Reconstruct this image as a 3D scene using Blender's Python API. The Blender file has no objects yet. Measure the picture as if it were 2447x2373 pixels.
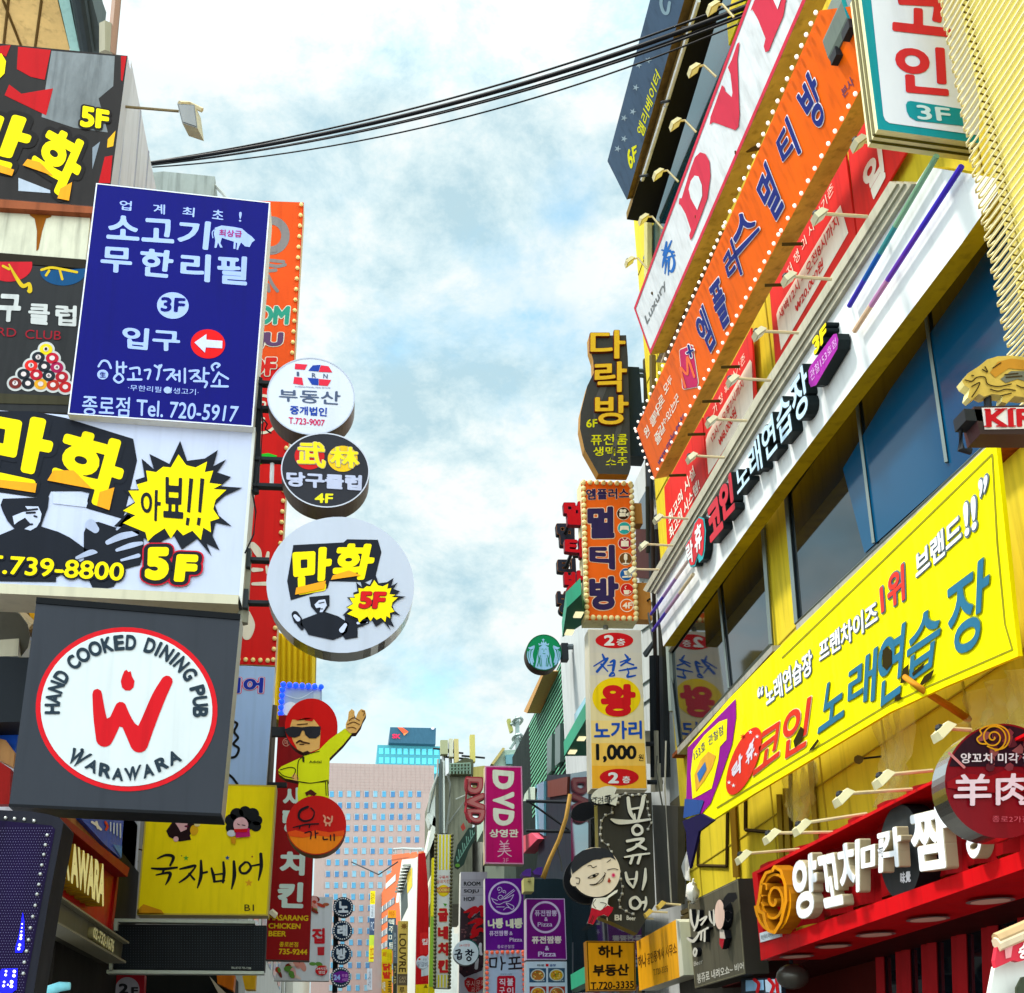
import bpy, math, random
import numpy as np
from mathutils import Vector, Matrix
random.seed(7)
sc = bpy.context.scene
COL = sc.collection
R = math.radians
# ---------------------------------------------------------------- camera
W, H, F, CX, CY = 2447, 2373, 2900.0, 1223.5, 1632.0
def _basis(vx=800, vy=2650, roll=R(0.85)):
    fw = np.array([(vx-CX)/F, (vy-CY)/F, 1.0]); fw /= np.linalg.norm(fw)
    u0 = np.array([math.sin(roll), -math.cos(roll), 0.0]); up = u0-fw*(u0@fw); up /= np.linalg.norm(up)
    rt = np.cross(fw, up)
    if rt[0] < 0: rt = -rt
    return rt, fw, up
RT, FW, UP = _basis()
EYE = Vector((0, 0, 1.6))
cd = bpy.data.cameras.new('camera'); cam = bpy.data.objects.new('camera', cd); COL.objects.link(cam)
cr = Vector((RT[0], FW[0], UP[0])); cu = Vector((-RT[1], -FW[1], -UP[1])); cb = Vector((-RT[2], -FW[2], -UP[2]))
mw = Matrix((cr, cu, cb)).transposed().to_4x4(); mw.translation = EYE
cam.matrix_world = mw
cd.sensor_fit = 'HORIZONTAL'; cd.sensor_width = 36; cd.lens = F/W*36
cd.shift_x = 0; cd.shift_y = (CY-H/2)/W
cd.clip_end = 3000; cd.clip_start = 0.05
sc.camera = cam
# ---------------------------------------------------------------- light
SUN_EL, SUN_AZ = R(58), R(-78)            # azimuth measured from +Y towards +X : the sun stands high on the left
sd = bpy.data.lights.new('sun', 'SUN'); so = bpy.data.objects.new('sun', sd); COL.objects.link(so)
sd.energy = 2.9; sd.angle = R(7); sd.color = (1, .95, .86)
sdir = Vector((math.sin(SUN_AZ)*math.cos(SUN_EL), math.cos(SUN_AZ)*math.cos(SUN_EL), math.sin(SUN_EL)))
so.rotation_euler = sdir.to_track_quat('Z', 'Y').to_euler(); so.location = (0, 0, 40)
sc.view_settings.view_transform = 'Standard'; sc.view_settings.look = 'None'
sc.view_settings.exposure = 0.75; sc.view_settings.gamma = 1
wd = bpy.data.worlds.new('World'); sc.world = wd; wd.use_nodes = True
nt = wd.node_tree; N = nt.nodes; L = nt.links; N.clear()
def nd(t, **k):
    n = N.new(t)
    for a, b in k.items(): setattr(n, a, b)
    return n
def mth(op, a, b=None, c=None):
    n = nd('ShaderNodeMath', operation=op)
    for i, v in enumerate((a, b, c)):
        if v is None: continue
        if isinstance(v, (int, float)): n.inputs[i].default_value = v
        else: L.new(v, n.inputs[i])
    return n.outputs[0]
def ramp(v, stops):
    n = nd('ShaderNodeValToRGB'); L.new(v, n.inputs[0]); e = n.color_ramp.elements
    while len(e) < len(stops): e.new(.5)
    for k, (p, c) in zip(e, stops): k.position = p; k.color = (*c, 1) if len(c) == 3 else c
    return n.outputs[0]
sky = nd('ShaderNodeTexSky', sky_type='NISHITA'); sky.sun_disc = False
sky.sun_elevation = SUN_EL; sky.sun_rotation = SUN_AZ; sky.air_density = 1.2; sky.dust_density = 1.5
tc = nd('ShaderNodeTexCoord'); sep = nd('ShaderNodeSeparateXYZ'); L.new(tc.outputs['Generated'], sep.inputs[0])
dirv = tc.outputs['Generated']
def noise(scale, detail, rough, off=(0, 0, 0), dist=0.0):
    mp = nd('ShaderNodeMapping'); L.new(dirv, mp.inputs[0]); mp.inputs['Location'].default_value = off; mp.inputs['Scale'].default_value = (1, 1, 1.5)
    n = nd('ShaderNodeTexNoise'); L.new(mp.outputs[0], n.inputs['Vector'])
    n.inputs['Scale'].default_value = scale; n.inputs['Detail'].default_value = detail
    n.inputs['Roughness'].default_value = rough; n.inputs['Distortion'].default_value = dist
    return n.outputs['Fac']
def ray_dir(x, y):
    d = np.array([(x-CX)/F, (y-CY)/F, 1.0]); v = np.array([d@RT, d@FW, d@UP]); return v/np.linalg.norm(v)
def blob(x, y, rad, amp):                 # a patch of the cloud layer around one direction of the sky
    dv = ray_dir(x, y); n = nd('ShaderNodeVectorMath', operation='DISTANCE'); L.new(dirv, n.inputs[0]); n.inputs[1].default_value = dv
    m = nd('ShaderNodeMapRange', interpolation_type='SMOOTHERSTEP'); L.new(n.outputs['Value'], m.inputs[0])
    m.inputs[1].default_value = 0; m.inputs[2].default_value = rad; m.inputs[3].default_value = amp; m.inputs[4].default_value = 0
    return m.outputs[0]
n1 = noise(3.1, 9, .62, (1.3, .4, 2.2), .12); n2 = noise(9, 8, .65, (5, 2, 1), .15)
cov = mth('ADD', mth('MULTIPLY', n1, .75), mth('MULTIPLY', n2, .25))
for b in [(1360, 470, .05, -.13), (1120, 760, .10, -.06), (1330, 800, .07, -.05), (900, 830, .06, -.10), (1150, 1150, .12, .10),
          (1000, 1080, .09, .16), (900, 1350, .10, .08), (700, 220, .30, .12), (1100, 430, .12, .05), (1500, 720, .05, -.04)]:
    cov = mth('ADD', cov, blob(*b))
cloud = ramp(cov, [(.34, (0, 0, 0)), (.41, (.6, .6, .6)), (.48, (.92, .92, .92)), (.56, (1, 1, 1))])
n3 = noise(7.5, 9, .68, (3, 8, 1), .15)
zen = ramp(sep.outputs['Z'], [(0, (.88, .90, .90)), (.45, (1, 1, 1)), (.72, (1.0, 1.0, 1.0)), (1, (1.0, 1.0, 1.0))])
shade = ramp(n3, [(.36, (3.1, 4.4, 4.9)), (.47, (4.5, 5.5, 5.7)), (.57, (5.9, 6.2, 6.1))])
zb = nd('ShaderNodeMapRange'); L.new(sep.outputs['Z'], zb.inputs[0]); zb.inputs[1].default_value = .70; zb.inputs[2].default_value = 1; zb.inputs[3].default_value = 1; zb.inputs[4].default_value = 3.2
yb = nd('ShaderNodeMapRange'); L.new(sep.outputs['Y'], yb.inputs[0]); yb.inputs[1].default_value = .35; yb.inputs[2].default_value = -.3; yb.inputs[3].default_value = 1; yb.inputs[4].default_value = 3.3
bright = mth('MAXIMUM', zb.outputs[0], yb.outputs[0])
def vmul(a, b):
    n = nd('ShaderNodeVectorMath', operation='MULTIPLY'); L.new(a, n.inputs[0]); L.new(b, n.inputs[1]); return n.outputs[0]
ccol = vmul(vmul(shade, zen), bright)
tint = nd('ShaderNodeMixRGB', blend_type='MULTIPLY'); tint.inputs[0].default_value = 1; L.new(sky.outputs[0], tint.inputs[1]); tint.inputs[2].default_value = (1.5, 1.9, 1.6, 1)
mx = nd('ShaderNodeMixRGB'); L.new(cloud, mx.inputs[0]); L.new(tint.outputs[0], mx.inputs[1]); L.new(ccol, mx.inputs[2])
bg = nd('ShaderNodeBackground'); L.new(mx.outputs[0], bg.inputs[0]); bg.inputs[1].default_value = 0.1
wo = nd('ShaderNodeOutputWorld'); L.new(bg.outputs[0], wo.inputs[0])
# ---------------------------------------------------------------- helpers
VIEWS = dict(A=(0, 0, .80098), L1=(0, 0, 2.7157), L2=(0, 600, 2.7157), L3=(0, 1200, 2.7157), L4=(0, 1700, 2.8), L5=(560, 800, 2.376),
             L6=(560, 1600, 2.46), R1=(1400, 0, 3.1683), R2=(1847, 0, 3.1683), R3=(1400, 550, 3.1683), R4=(1847, 550, 3.1683),
             R5=(1250, 1100, 3.1683), R6=(1847, 1100, 3.1683), R7=(1250, 1700, 2.8246), R8=(1797, 1700, 2.8246), M1=(780, 1700, 2.8244),
             M2=(1050, 2050, 4.9), L7=(0, 2100, 4.9), P=(0, 0, 1.0))
_v = VIEWS['P']
def V(n):
    global _v; _v = VIEWS[n]
def ray(x, y):
    x = _v[0]+x/_v[2]; y = _v[1]+y/_v[2]
    d = np.array([(x-CX)/F, (y-CY)/F, 1.0]); return Vector((float(d@RT), float(d@FW), float(d@UP)))
class Plane:
    def __init__(s, o, n):
        s.o = Vector(o); s.n = Vector(n).normalized()
        if s.n.dot(EYE-s.o) < 0: s.n = -s.n
    def at(s, x, y, d=0.0):
        r = ray(x, y); t = (s.o-EYE).dot(s.n)/r.dot(s.n); return EYE+r*t+s.n*d
def PX(x): return Plane((x, 0, 0), (1, 0, 0))
def PY(y): return Plane((0, y, 0), (0, 1, 0))
def PT(lo, hi, x):                        # sheet that runs along the street and leans: lower and upper corner of its end edge, lower edge at X = x
    a = PX(x).at(*lo); b = PY(a.y).at(*hi); return Plane(a, Vector((0, 1, 0)).cross(b-a))
def PW(y, x, yaw):                        # upright sheet through (x, y), turned by yaw about the vertical
    return Plane((x, y, 0), (math.sin(yaw), -math.cos(yaw), 0))
def lin(c): return c/12.92 if c <= .04045 else ((c+.055)/1.055)**2.4
def hexc(h): return tuple(lin(int(h[i:i+2], 16)/255) for i in (0, 2, 4))
MATS = {}
def mat(h, rough=.45, metal=0.0, var=.10, name=None, emit=0, streak=True):
    k = (h, rough, metal, var, emit)
    if k in MATS: return MATS[k]
    m = bpy.data.materials.new(name or 'paint_'+h); m.use_nodes = True; t = m.node_tree; b = t.nodes['Principled BSDF']
    c = hexc(h); b.inputs['Roughness'].default_value = rough; b.inputs['Metallic'].default_value = metal; b.inputs['Specular IOR Level'].default_value = .5 if metal else .07
    if var:
        g = t.nodes.new('ShaderNodeNewGeometry'); mp = t.nodes.new('ShaderNodeMapping'); t.links.new(g.outputs['Position'], mp.inputs[0])
        mp.inputs['Scale'].default_value = (1, 1, .35)
        n = t.nodes.new('ShaderNodeTexNoise'); n.inputs['Scale'].default_value = 2.6; n.inputs['Detail'].default_value = 7; n.inputs['Roughness'].default_value = .68
        t.links.new(mp.outputs[0], n.inputs['Vector'])
        r = t.nodes.new('ShaderNodeMapRange'); t.links.new(n.outputs['Fac'], r.inputs[0]); r.inputs[1].default_value = .3; r.inputs[2].default_value = .7
        r.inputs[3].default_value = 1-var; r.inputs[4].default_value = 1+var*.5
        x = t.nodes.new('ShaderNodeVectorMath'); x.operation = 'SCALE'; x.inputs[0].default_value = c; t.links.new(r.outputs[0], x.inputs['Scale'])
        m2 = t.nodes.new('ShaderNodeMapping'); t.links.new(g.outputs['Position'], m2.inputs[0]); m2.inputs['Scale'].default_value = (1, 1, .06)
        n2 = t.nodes.new('ShaderNodeTexNoise'); n2.inputs['Scale'].default_value = 11; n2.inputs['Detail'].default_value = 4; t.links.new(m2.outputs[0], n2.inputs['Vector'])
        r3 = t.nodes.new('ShaderNodeMapRange'); t.links.new(n2.outputs['Fac'], r3.inputs[0]); r3.inputs[1].default_value = .52; r3.inputs[2].default_value = .75; r3.inputs[3].default_value = 1; r3.inputs[4].default_value = 1-min(.4, var*1.6)
        x2 = t.nodes.new('ShaderNodeVectorMath'); x2.operation = 'SCALE'; t.links.new(x.outputs[0], x2.inputs[0]); t.links.new(r3.outputs[0], x2.inputs['Scale'])
        t.links.new(x2.outputs[0], b.inputs['Base Color'])
        r2 = t.nodes.new('ShaderNodeMapRange'); t.links.new(n.outputs['Fac'], r2.inputs[0]); r2.inputs[3].default_value = max(.02, rough-.12); r2.inputs[4].default_value = min(1, rough+.15)
        t.links.new(r2.outputs[0], b.inputs['Roughness'])
    else: b.inputs['Base Color'].default_value = (*c, 1)
    if emit: b.inputs['Emission Color'].default_value = (*c, 1); b.inputs['Emission Strength'].default_value = emit
    MATS[k] = m; return m
def wrinkle(m, scale, strength, stretch=(1, 1, 1)):
    t = m.node_tree; g = t.nodes.new('ShaderNodeNewGeometry'); mp = t.nodes.new('ShaderNodeMapping'); mp.inputs['Scale'].default_value = stretch; t.links.new(g.outputs['Position'], mp.inputs[0])
    n = t.nodes.new('ShaderNodeTexNoise'); n.inputs['Scale'].default_value = scale; n.inputs['Detail'].default_value = 3; t.links.new(mp.outputs[0], n.inputs['Vector'])
    bp = t.nodes.new('ShaderNodeBump'); bp.inputs['Strength'].default_value = strength; bp.inputs['Distance'].default_value = .12; t.links.new(n.outputs['Fac'], bp.inputs['Height']); t.links.new(bp.outputs[0], t.nodes['Principled BSDF'].inputs['Normal'])
class MB:
    def __init__(s): s.v = []; s.f = []; s.m = []; s.mats = []; s.ch = []
    def add(s, vs, fs, m):
        if m not in s.mats: s.mats.append(m)
        i = s.mats.index(m); k = len(s.v); s.ch.append((k, len(s.f))); s.v += [Vector(v) for v in vs]
        for f in fs: s.f.append([a+k for a in f]); s.m.append(i)
        return s
    def box(s, a, b, m):
        (x0, y0, z0), (x1, y1, z1) = a, b
        vs = [(x, y, z) for z in (z0, z1) for y in (y0, y1) for x in (x0, x1)]
        return s.add(vs, [(0, 2, 3, 1), (4, 5, 7, 6), (0, 1, 5, 4), (2, 6, 7, 3), (0, 4, 6, 2), (1, 3, 7, 5)], m)
    def tube(s, pts, r, m, n=6, caps=True):
        pts = [Vector(p) for p in pts]; rings = []
        for i, p in enumerate(pts):
            d = (pts[min(i+1, len(pts)-1)]-pts[max(i-1, 0)]).normalized()
            u = d.cross(Vector((0, 0, 1)));
            if u.length < .05: u = d.cross(Vector((1, 0, 0)))
            u.normalize(); w = d.cross(u); rr = r[i] if isinstance(r, (list, tuple)) else r
            rings.append([p+(u*math.cos(6.2832*k/n)+w*math.sin(6.2832*k/n))*rr for k in range(n)])
        vs = [q for g in rings for q in g]; fs = []
        for i in range(len(pts)-1):
            for k in range(n): fs.append((i*n+k, i*n+(k+1) % n, (i+1)*n+(k+1) % n, (i+1)*n+k))
        if caps: fs += [tuple(range(n))[::-1], tuple(range((len(pts)-1)*n, len(pts)*n))]
        return s.add(vs, fs, m)
    def ball(s, c, r, m, n=8, k=5, sq=(1, 1, 1)):
        c = Vector(c); vs = [c+Vector((0, 0, r*sq[2]))]; fs = []
        for j in range(1, k):
            t = math.pi*j/k
            for i in range(n): a = 6.2832*i/n; vs.append(c+Vector((r*sq[0]*math.sin(t)*math.cos(a), r*sq[1]*math.sin(t)*math.sin(a), r*sq[2]*math.cos(t))))
        vs.append(c-Vector((0, 0, r*sq[2]))); e = len(vs)-1
        for i in range(n): fs.append((0, 1+i, 1+(i+1) % n)); fs.append((e, 1+(k-2)*n+(i+1) % n, 1+(k-2)*n+i))
        for j in range(k-2):
            for i in range(n): a = 1+j*n; fs.append((a+i, a+n+i, a+n+(i+1) % n, a+(i+1) % n))
        return s.add(vs, fs, m)
    def prism(s, pts, back, m, side=None, bk=True):   # pts: 3-D outline of the front; back: vector to the rear
        n = len(pts); pts = [Vector(p) for p in pts]; back = Vector(back); side = side or m
        s.add(pts, [tuple(range(n))], m)
        s.add(pts+[p+back for p in pts], [(i, (i+1) % n, n+(i+1) % n, n+i) for i in range(n)], side)
        if bk: s.add([p+back for p in pts], [tuple(range(n))[::-1]], side)
        return s
    def mesh(s, name, loc, smooth=False):
        me = bpy.data.meshes.new(name); me.from_pydata([v-loc for v in s.v], [], s.f)
        for m in s.mats: me.materials.append(m)
        me.polygons.foreach_set('material_index', s.m)
        if smooth: me.polygons.foreach_set('use_smooth', [True]*len(s.f))
        me.update(); return me
def base(mb):
    xs = [v.x for v in mb.v]; ys = [v.y for v in mb.v]; zs = [v.z for v in mb.v]
    return Vector(((min(xs)+max(xs))/2, (min(ys)+max(ys))/2, min(zs)))
def props(o, label=None, cat=None, group=None, kind=None):
    for k, v in (('label', label), ('category', cat), ('group', group), ('kind', kind)):
        if v: o[k] = v
GAP = dict(bracket=.04, pipe=.03, frame=.04, rail=.04, lettering=.22, raised_letters=.30, window=.05, joint=.01, panel_joint=.002, wall_frame=.03, downpipe=.05, trim=.03, seam=.005, stripe=.02, body=.05, cornice=.02, side_wall=.02, rod=.01, face=.25, marking=.2)
OWNER = dict(lens='head', rim='drum', fan_grille='casing', seam='cabinet', trim='strip', cornice_rib='wall', pixel='screen', rear_bubble='speech_bubble', rear_board='head', tube_lamp='soffit')
def clusters(mb, gap):                    # the pieces of a part that stand clear of each other, as shapes of their own
    ch = mb.ch+[(len(mb.v), len(mb.f))]; bb = []
    for (v0, _), (v1, _) in zip(ch, ch[1:]):
        q = mb.v[v0:v1]; bb.append([f(v[i] for v in q) for f in (min, max) for i in range(3)])
    n = len(bb); p = list(range(n))
    def root(i):
        while p[i] != i: p[i] = p[p[i]]; i = p[i]
        return i
    for i in range(n):
        for j in range(i):
            if all(bb[i][k]-gap <= bb[j][k+3] and bb[j][k]-gap <= bb[i][k+3] for k in range(3)): p[root(i)] = root(j)
    out = {}
    for i in range(n):
        c = out.setdefault(root(i), MB()); (v0, f0), (v1, f1) = ch[i], ch[i+1]; by = {}
        for f, m in zip(mb.f[f0:f1], mb.m[f0:f1]): by.setdefault(m, []).append([a-v0 for a in f])
        for m, fs in by.items(): c.add(mb.v[v0:v1], fs, mb.mats[m])
    return list(out.values())
class Thing:
    def __init__(s, name, label, cat, group=None, kind=None):
        s.name = name; s.root = None; s.last = {}; s.a = (label, cat, group, kind)
    def part(s, name, mb, parent=None, label=None, kind=None, smooth=False):
        if not mb.v: return None
        if name in GAP and len(mb.ch) > 1:
            cl = clusters(mb, GAP[name])
            if 1 < len(cl) < 60:
                for c in cl: o = s._part(name, c, parent, label, kind, smooth)
                return o
        return s._part(name, mb, parent, label, kind, smooth)
    def _part(s, name, mb, parent=None, label=None, kind=None, smooth=False):
        if s.root is None:
            s.root = bpy.data.objects.new(s.name, None); s.root.location = base(mb); s.root.empty_display_size = .2; COL.objects.link(s.root); props(s.root, *s.a)
        o = bpy.data.objects.new(name, mb.mesh(name, s.root.location, smooth)); COL.objects.link(o)
        o.parent = parent or s.last.get(OWNER.get(name)) or s.root; s.last[name] = o
        props(o, label, None, None, kind); return o
    def many(s, name, mb, pts, parent=None):          # the same small part at many places (mb built round the origin)
        me = mb.mesh(name, Vector(), True)
        for p in pts:
            o = bpy.data.objects.new(name, me); COL.objects.link(o); o.parent = parent or s.root; o.location = Vector(p)-s.root.location
def single(name, mb, label, cat, group=None, kind=None, smooth=False):
    b = base(mb); o = bpy.data.objects.new(name, mb.mesh(name, b, smooth)); o.location = b; COL.objects.link(o); props(o, label, cat, group, kind); return o
# ---- shapes from distance fields
def ms(Fd, X, Y):
    ny, nx = Fd.shape; ins = Fd > 0; vs = []; key = {}; fs = []; be = []
    def node(j, i):
        k = (0, j, i)
        if k not in key: key[k] = len(vs); vs.append((X[i], Y[j]))
        return key[k]
    def cross(j0, i0, j1, i1):
        if (j1, i1) < (j0, i0): j0, i0, j1, i1 = j1, i1, j0, i0
        k = (1, j0, i0, j1, i1)
        if k not in key:
            a, b = Fd[j0, i0], Fd[j1, i1]; t = a/(a-b); key[k] = len(vs); vs.append((X[i0]+(X[i1]-X[i0])*t, Y[j0]+(Y[j1]-Y[j0])*t))
        return key[k]
    cnt = ins[:-1, :-1].astype(int)+ins[1:, :-1]+ins[:-1, 1:]+ins[1:, 1:]
    for j in range(ny-1):
        i = 0
        row = cnt[j]
        if not row.any(): continue
        while i < nx-1:
            c = row[i]
            if c == 0: i += 1; continue
            if c == 4:
                e = i
                while e < nx-1 and row[e] == 4: e += 1
                fs.append((node(j, i), node(j, e), node(j+1, e), node(j+1, i))); i = e; continue
            q = [(j, i), (j, i+1), (j+1, i+1), (j+1, i)]; poly = []
            for a in range(4):
                p0, p1 = q[a], q[(a+1) % 4]
                if ins[p0]: poly.append((node(*p0), 0))
                if ins[p0] != ins[p1]: poly.append((cross(*p0, *p1), 1))
            if len(poly) > 2:
                fs.append(tuple(p[0] for p in poly))
                for a in range(len(poly)):
                    p, r_ = poly[a], poly[(a+1) % len(poly)]
                    if p[1] and r_[1]: be.append((p[0], r_[0]))
            i += 1
    return vs, fs, be
def seg_d2(gx, gy, a, b):
    dx, dy = b[0]-a[0], b[1]-a[1]; q = dx*dx+dy*dy
    t = np.clip(((gx-a[0])*dx+(gy-a[1])*dy)/q, 0, 1) if q > 1e-14 else 0.0
    return (gx-a[0]-t*dx)**2+(gy-a[1]-t*dy)**2
_ct = {}
def contours(s):
    if s in _ct: return _ct[s]
    c = bpy.data.curves.new('glyphs', 'FONT'); c.body = s; c.size = 1; c.resolution_u = 4; c.fill_mode = 'NONE'
    o = bpy.data.objects.new('glyphs', c); COL.objects.link(o); dg = bpy.context.evaluated_depsgraph_get()
    me = o.evaluated_get(dg).to_mesh(); co = [v.co.copy() for v in me.vertices]
    nb = {}
    for e in me.edges:
        a, b = e.vertices; nb.setdefault(a, []).append(b); nb.setdefault(b, []).append(a)
    out = []; seen = set()
    for st in range(len(co)):
        if st in seen or st not in nb: continue
        lp = [st]; seen.add(st); cur = st
        while True:
            nx = [n for n in nb[cur] if n not in seen]
            if not nx: break
            cur = nx[0]; seen.add(cur); lp.append(cur)
        if len(lp) > 2: out.append(np.array([(co[i].x, co[i].y) for i in lp]))
    o.evaluated_get(dg).to_mesh_clear(); bpy.data.objects.remove(o); bpy.data.curves.remove(c)
    _ct[s] = out; return out
_sf = {}
def text_field(s, n, pad):
    k = (s, n, pad)
    if k in _sf: return _sf[k]
    cs = contours(s); al = np.concatenate(cs); x0, y0 = al.min(0); x1, y1 = al.max(0); st = (y1-y0)/n
    st = min(st, .05)
    X = np.arange(x0-pad-2*st, x1+pad+2*st, st); Y = np.arange(y0-pad-2*st, y1+pad+2*st, st); gx, gy = np.meshgrid(X, Y)
    d2 = np.full(gx.shape, 1e9); ins = np.zeros(gx.shape, bool)
    for c in cs:
        for a, b in zip(c, np.roll(c, -1, 0)):
            np.minimum(d2, seg_d2(gx, gy, a, b), out=d2)
            if a[1] != b[1]:
                m = ((a[1] > gy) != (b[1] > gy)) & (gx < (b[0]-a[0])*(gy-a[1])/(b[1]-a[1])+a[0]); ins ^= m
    r = (np.where(ins, 1, -1)*np.sqrt(d2), X, Y, (x0, y0, x1, y1)); _sf[k] = r; return r
LAY = .004
def quad(q):
    if len(q) == 8: return [(q[0], q[1]), (q[2], q[3]), (q[4], q[5]), (q[6], q[7])]
    x0, y0, x1, y1, h = q[:5]; sk = q[5] if len(q) > 5 else 0
    return [(x0, y0), (x1, y1), (x1+sk*h, y1+h), (x0+sk*h, y0+h)]
def T(mb, pl, s, q, m, b=.02, lay=1, out=(), depth=0, side=None, res=1.0):
    """lettering s inside the frame q (top left, top right, bottom right, bottom left), flat on pl or standing out by depth"""
    c = quad(q); P4 = [pl.at(*p) for p in c]
    hp = max(math.dist(c[0], c[3]), math.dist(c[1], c[2]))/_v[2]*.4185
    n = int(min(64, max(15, hp*1.0*res)))
    mxb = max([b]+[o[1]+b for o in out]); fd, X, Y, (x0, y0, x1, y1) = text_field(s, n, round(max(mxb, .01), 3))
    x0 -= b; x1 += b; y0 -= b; y1 += b; nrm = pl.n
    def mp(p, d):
        u = (p[0]-x0)/(x1-x0); v = (y1-p[1])/(y1-y0)
        return P4[0]*(1-u)*(1-v)+P4[1]*u*(1-v)+P4[2]*u*v+P4[3]*(1-u)*v+nrm*d
    lays = [(m, b)]+[(o[0], o[1]+b) for o in out]
    for k, (mm, bb) in enumerate(lays):
        vs, fs, be = ms(fd+bb, X, Y); top = LAY*(lay+len(lays)-1-k)
        if depth:
            top += depth; w = [mp(p, top) for p in vs]; mb.add(w, fs, mm)
            bs = [i for e in be for i in e]
            mb.add([w[i] for i in bs]+[mp(vs[i], .001) for i in bs], [(2*i, 2*i+1, 2*i+1+len(bs), 2*i+len(bs)) for i in range(len(be))], side or mm)
        else: mb.add([mp(p, top) for p in vs], fs, mm)
def TC(mb, pl, s, x, y0, w, h, step, m, **k):            # one character below the other
    for i, ch in enumerate(s):
        if ch != ' ': T(mb, pl, ch, (x+i*k.get('dx', 0)-w/2, y0+i*step, x+i*k.get('dx', 0)+w/2, y0+i*step, h), m, **{a: b for a, b in k.items() if a != 'dx'})
def smooth(l, k=5):                       # rounds a stroke through its points
    cl = l[0][:2] == l[-1][:2]; n = len(l); o = []
    for i in range(n-1):
        a = l[i-1] if i else (l[-2] if cl else l[0]); b, c = l[i], l[i+1]; d = l[i+2] if i+2 < n else (l[1] if cl else l[-1])
        for j in range(k):
            t = j/k; o.append(tuple(.5*(2*q+(r-p)*t+(2*p-5*q+4*r-s_)*t*t+(3*q-p-3*r+s_)*t**3) for p, q, r, s_ in zip(a, b, c, d)))
    o = [(x, y, max(w, .3*min(p[2] for p in l))) for x, y, w in o]; o.append(l[-1]); return o
def ST(mb, pl, lines, m, w=4, lay=1, depth=0, side=None, res=1.0, sm=True):
    """brush strokes: each line is [(x, y[, width])...]"""
    pts = [[(p[0], p[1], (p[2] if len(p) > 2 else w)/2) for p in l] for l in lines]
    if sm: pts = [smooth(l) if 2 < len(l) < 16 else l for l in pts]
    al = np.array([p for l in pts for p in l]); mr = al[:, 2].max(); st = max(_v[2]/.4185*.55/res, .35*mr if mr > 12 else 0)
    st = min(st, al[:, 2].min()*.8)
    X = np.arange(al[:, 0].min()-mr-2*st, al[:, 0].max()+mr+2.5*st, st); Y = np.arange(al[:, 1].min()-mr-2*st, al[:, 1].max()+mr+2.5*st, st)
    gx, gy = np.meshgrid(X, Y); fd = np.full(gx.shape, -1e9)
    for l in pts:
        if len(l) == 1: l = l*2
        for a, b in zip(l, l[1:]):
            dx, dy = b[0]-a[0], b[1]-a[1]; q = dx*dx+dy*dy
            t = np.clip(((gx-a[0])*dx+(gy-a[1])*dy)/q, 0, 1) if q > 1e-9 else np.zeros(gx.shape)
            fd = np.maximum(fd, a[2]+t*(b[2]-a[2])-np.sqrt((gx-a[0]-t*dx)**2+(gy-a[1]-t*dy)**2))
    vs, fs, be = ms(fd, X, Y); top = LAY*lay+depth; w_ = [pl.at(p[0], p[1], top) for p in vs]; mb.add(w_, fs, m)
    if depth:
        bs = [i for e in be for i in e]
        mb.add([w_[i] for i in bs]+[pl.at(*vs[i], .001) for i in bs], [(2*i, 2*i+1, 2*i+1+len(bs), 2*i+len(bs)) for i in range(len(be))], side or m)
def PG(mb, pl, pts, m, lay=1): mb.add([pl.at(x, y, LAY*lay) for x, y in pts], [tuple(range(len(pts)))], m)
def el(cx, cy, rx, ry, n=40, a0=0, a1=360, rot=0):
    o = []; c, s = math.cos(R(rot)), math.sin(R(rot)); k = n if a1-a0 == 360 else n+1
    for i in range(k):
        t = R(a0+(a1-a0)*i/n); x, y = rx*math.cos(t), ry*math.sin(t); o.append((cx+x*c-y*s, cy+x*s+y*c))
    return o
def ring(mb, pl, cx, cy, rx, ry, t, m, lay=1, n=44, rot=0):
    a = el(cx, cy, rx, ry, n, rot=rot); b = el(cx, cy, rx-t, ry-t, n, rot=rot)
    mb.add([pl.at(x, y, LAY*lay) for x, y in a+b], [(i, (i+1) % n, n+(i+1) % n, n+i) for i in range(n)], m)
def star(cx, cy, r, r2=None, n=5, rot=-90, jit=0):
    o = []; r2 = r2 or r*.42
    for i in range(2*n):
        q = (r if i % 2 == 0 else r2)*(1+random.uniform(-jit, jit)); t = R(rot+180*i/n); o.append((cx+q*math.cos(t), cy+q*math.sin(t)))
    return o
def slab(pl, pts, depth, m, side=None, lay=0):           # a flat board of real thickness: its front outline in the photograph, on pl
    return MB().prism([pl.at(x, y, LAY*lay) for x, y in pts], -pl.n*depth, m, side)
def border(mb, pl, q, t, m, lay=1):
    P = [pl.at(*p, LAY*lay) for p in q]; c = sum(P, Vector())/4
    w = (P[1]-P[0]).normalized(); h = (P[3]-P[0]).normalized()
    I = [P[0]+(w+h)*t, P[1]+(h-w)*t, P[2]-(w+h)*t, P[3]+(w-h)*t]
    mb.add(P+I, [(i, (i+1) % 4, 4+(i+1) % 4, 4+i) for i in range(4)], m)
def along(a, b, n): return [(a[0]+(b[0]-a[0])*i/(n-1), a[1]+(b[1]-a[1])*i/(n-1)) for i in range(n)]
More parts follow.
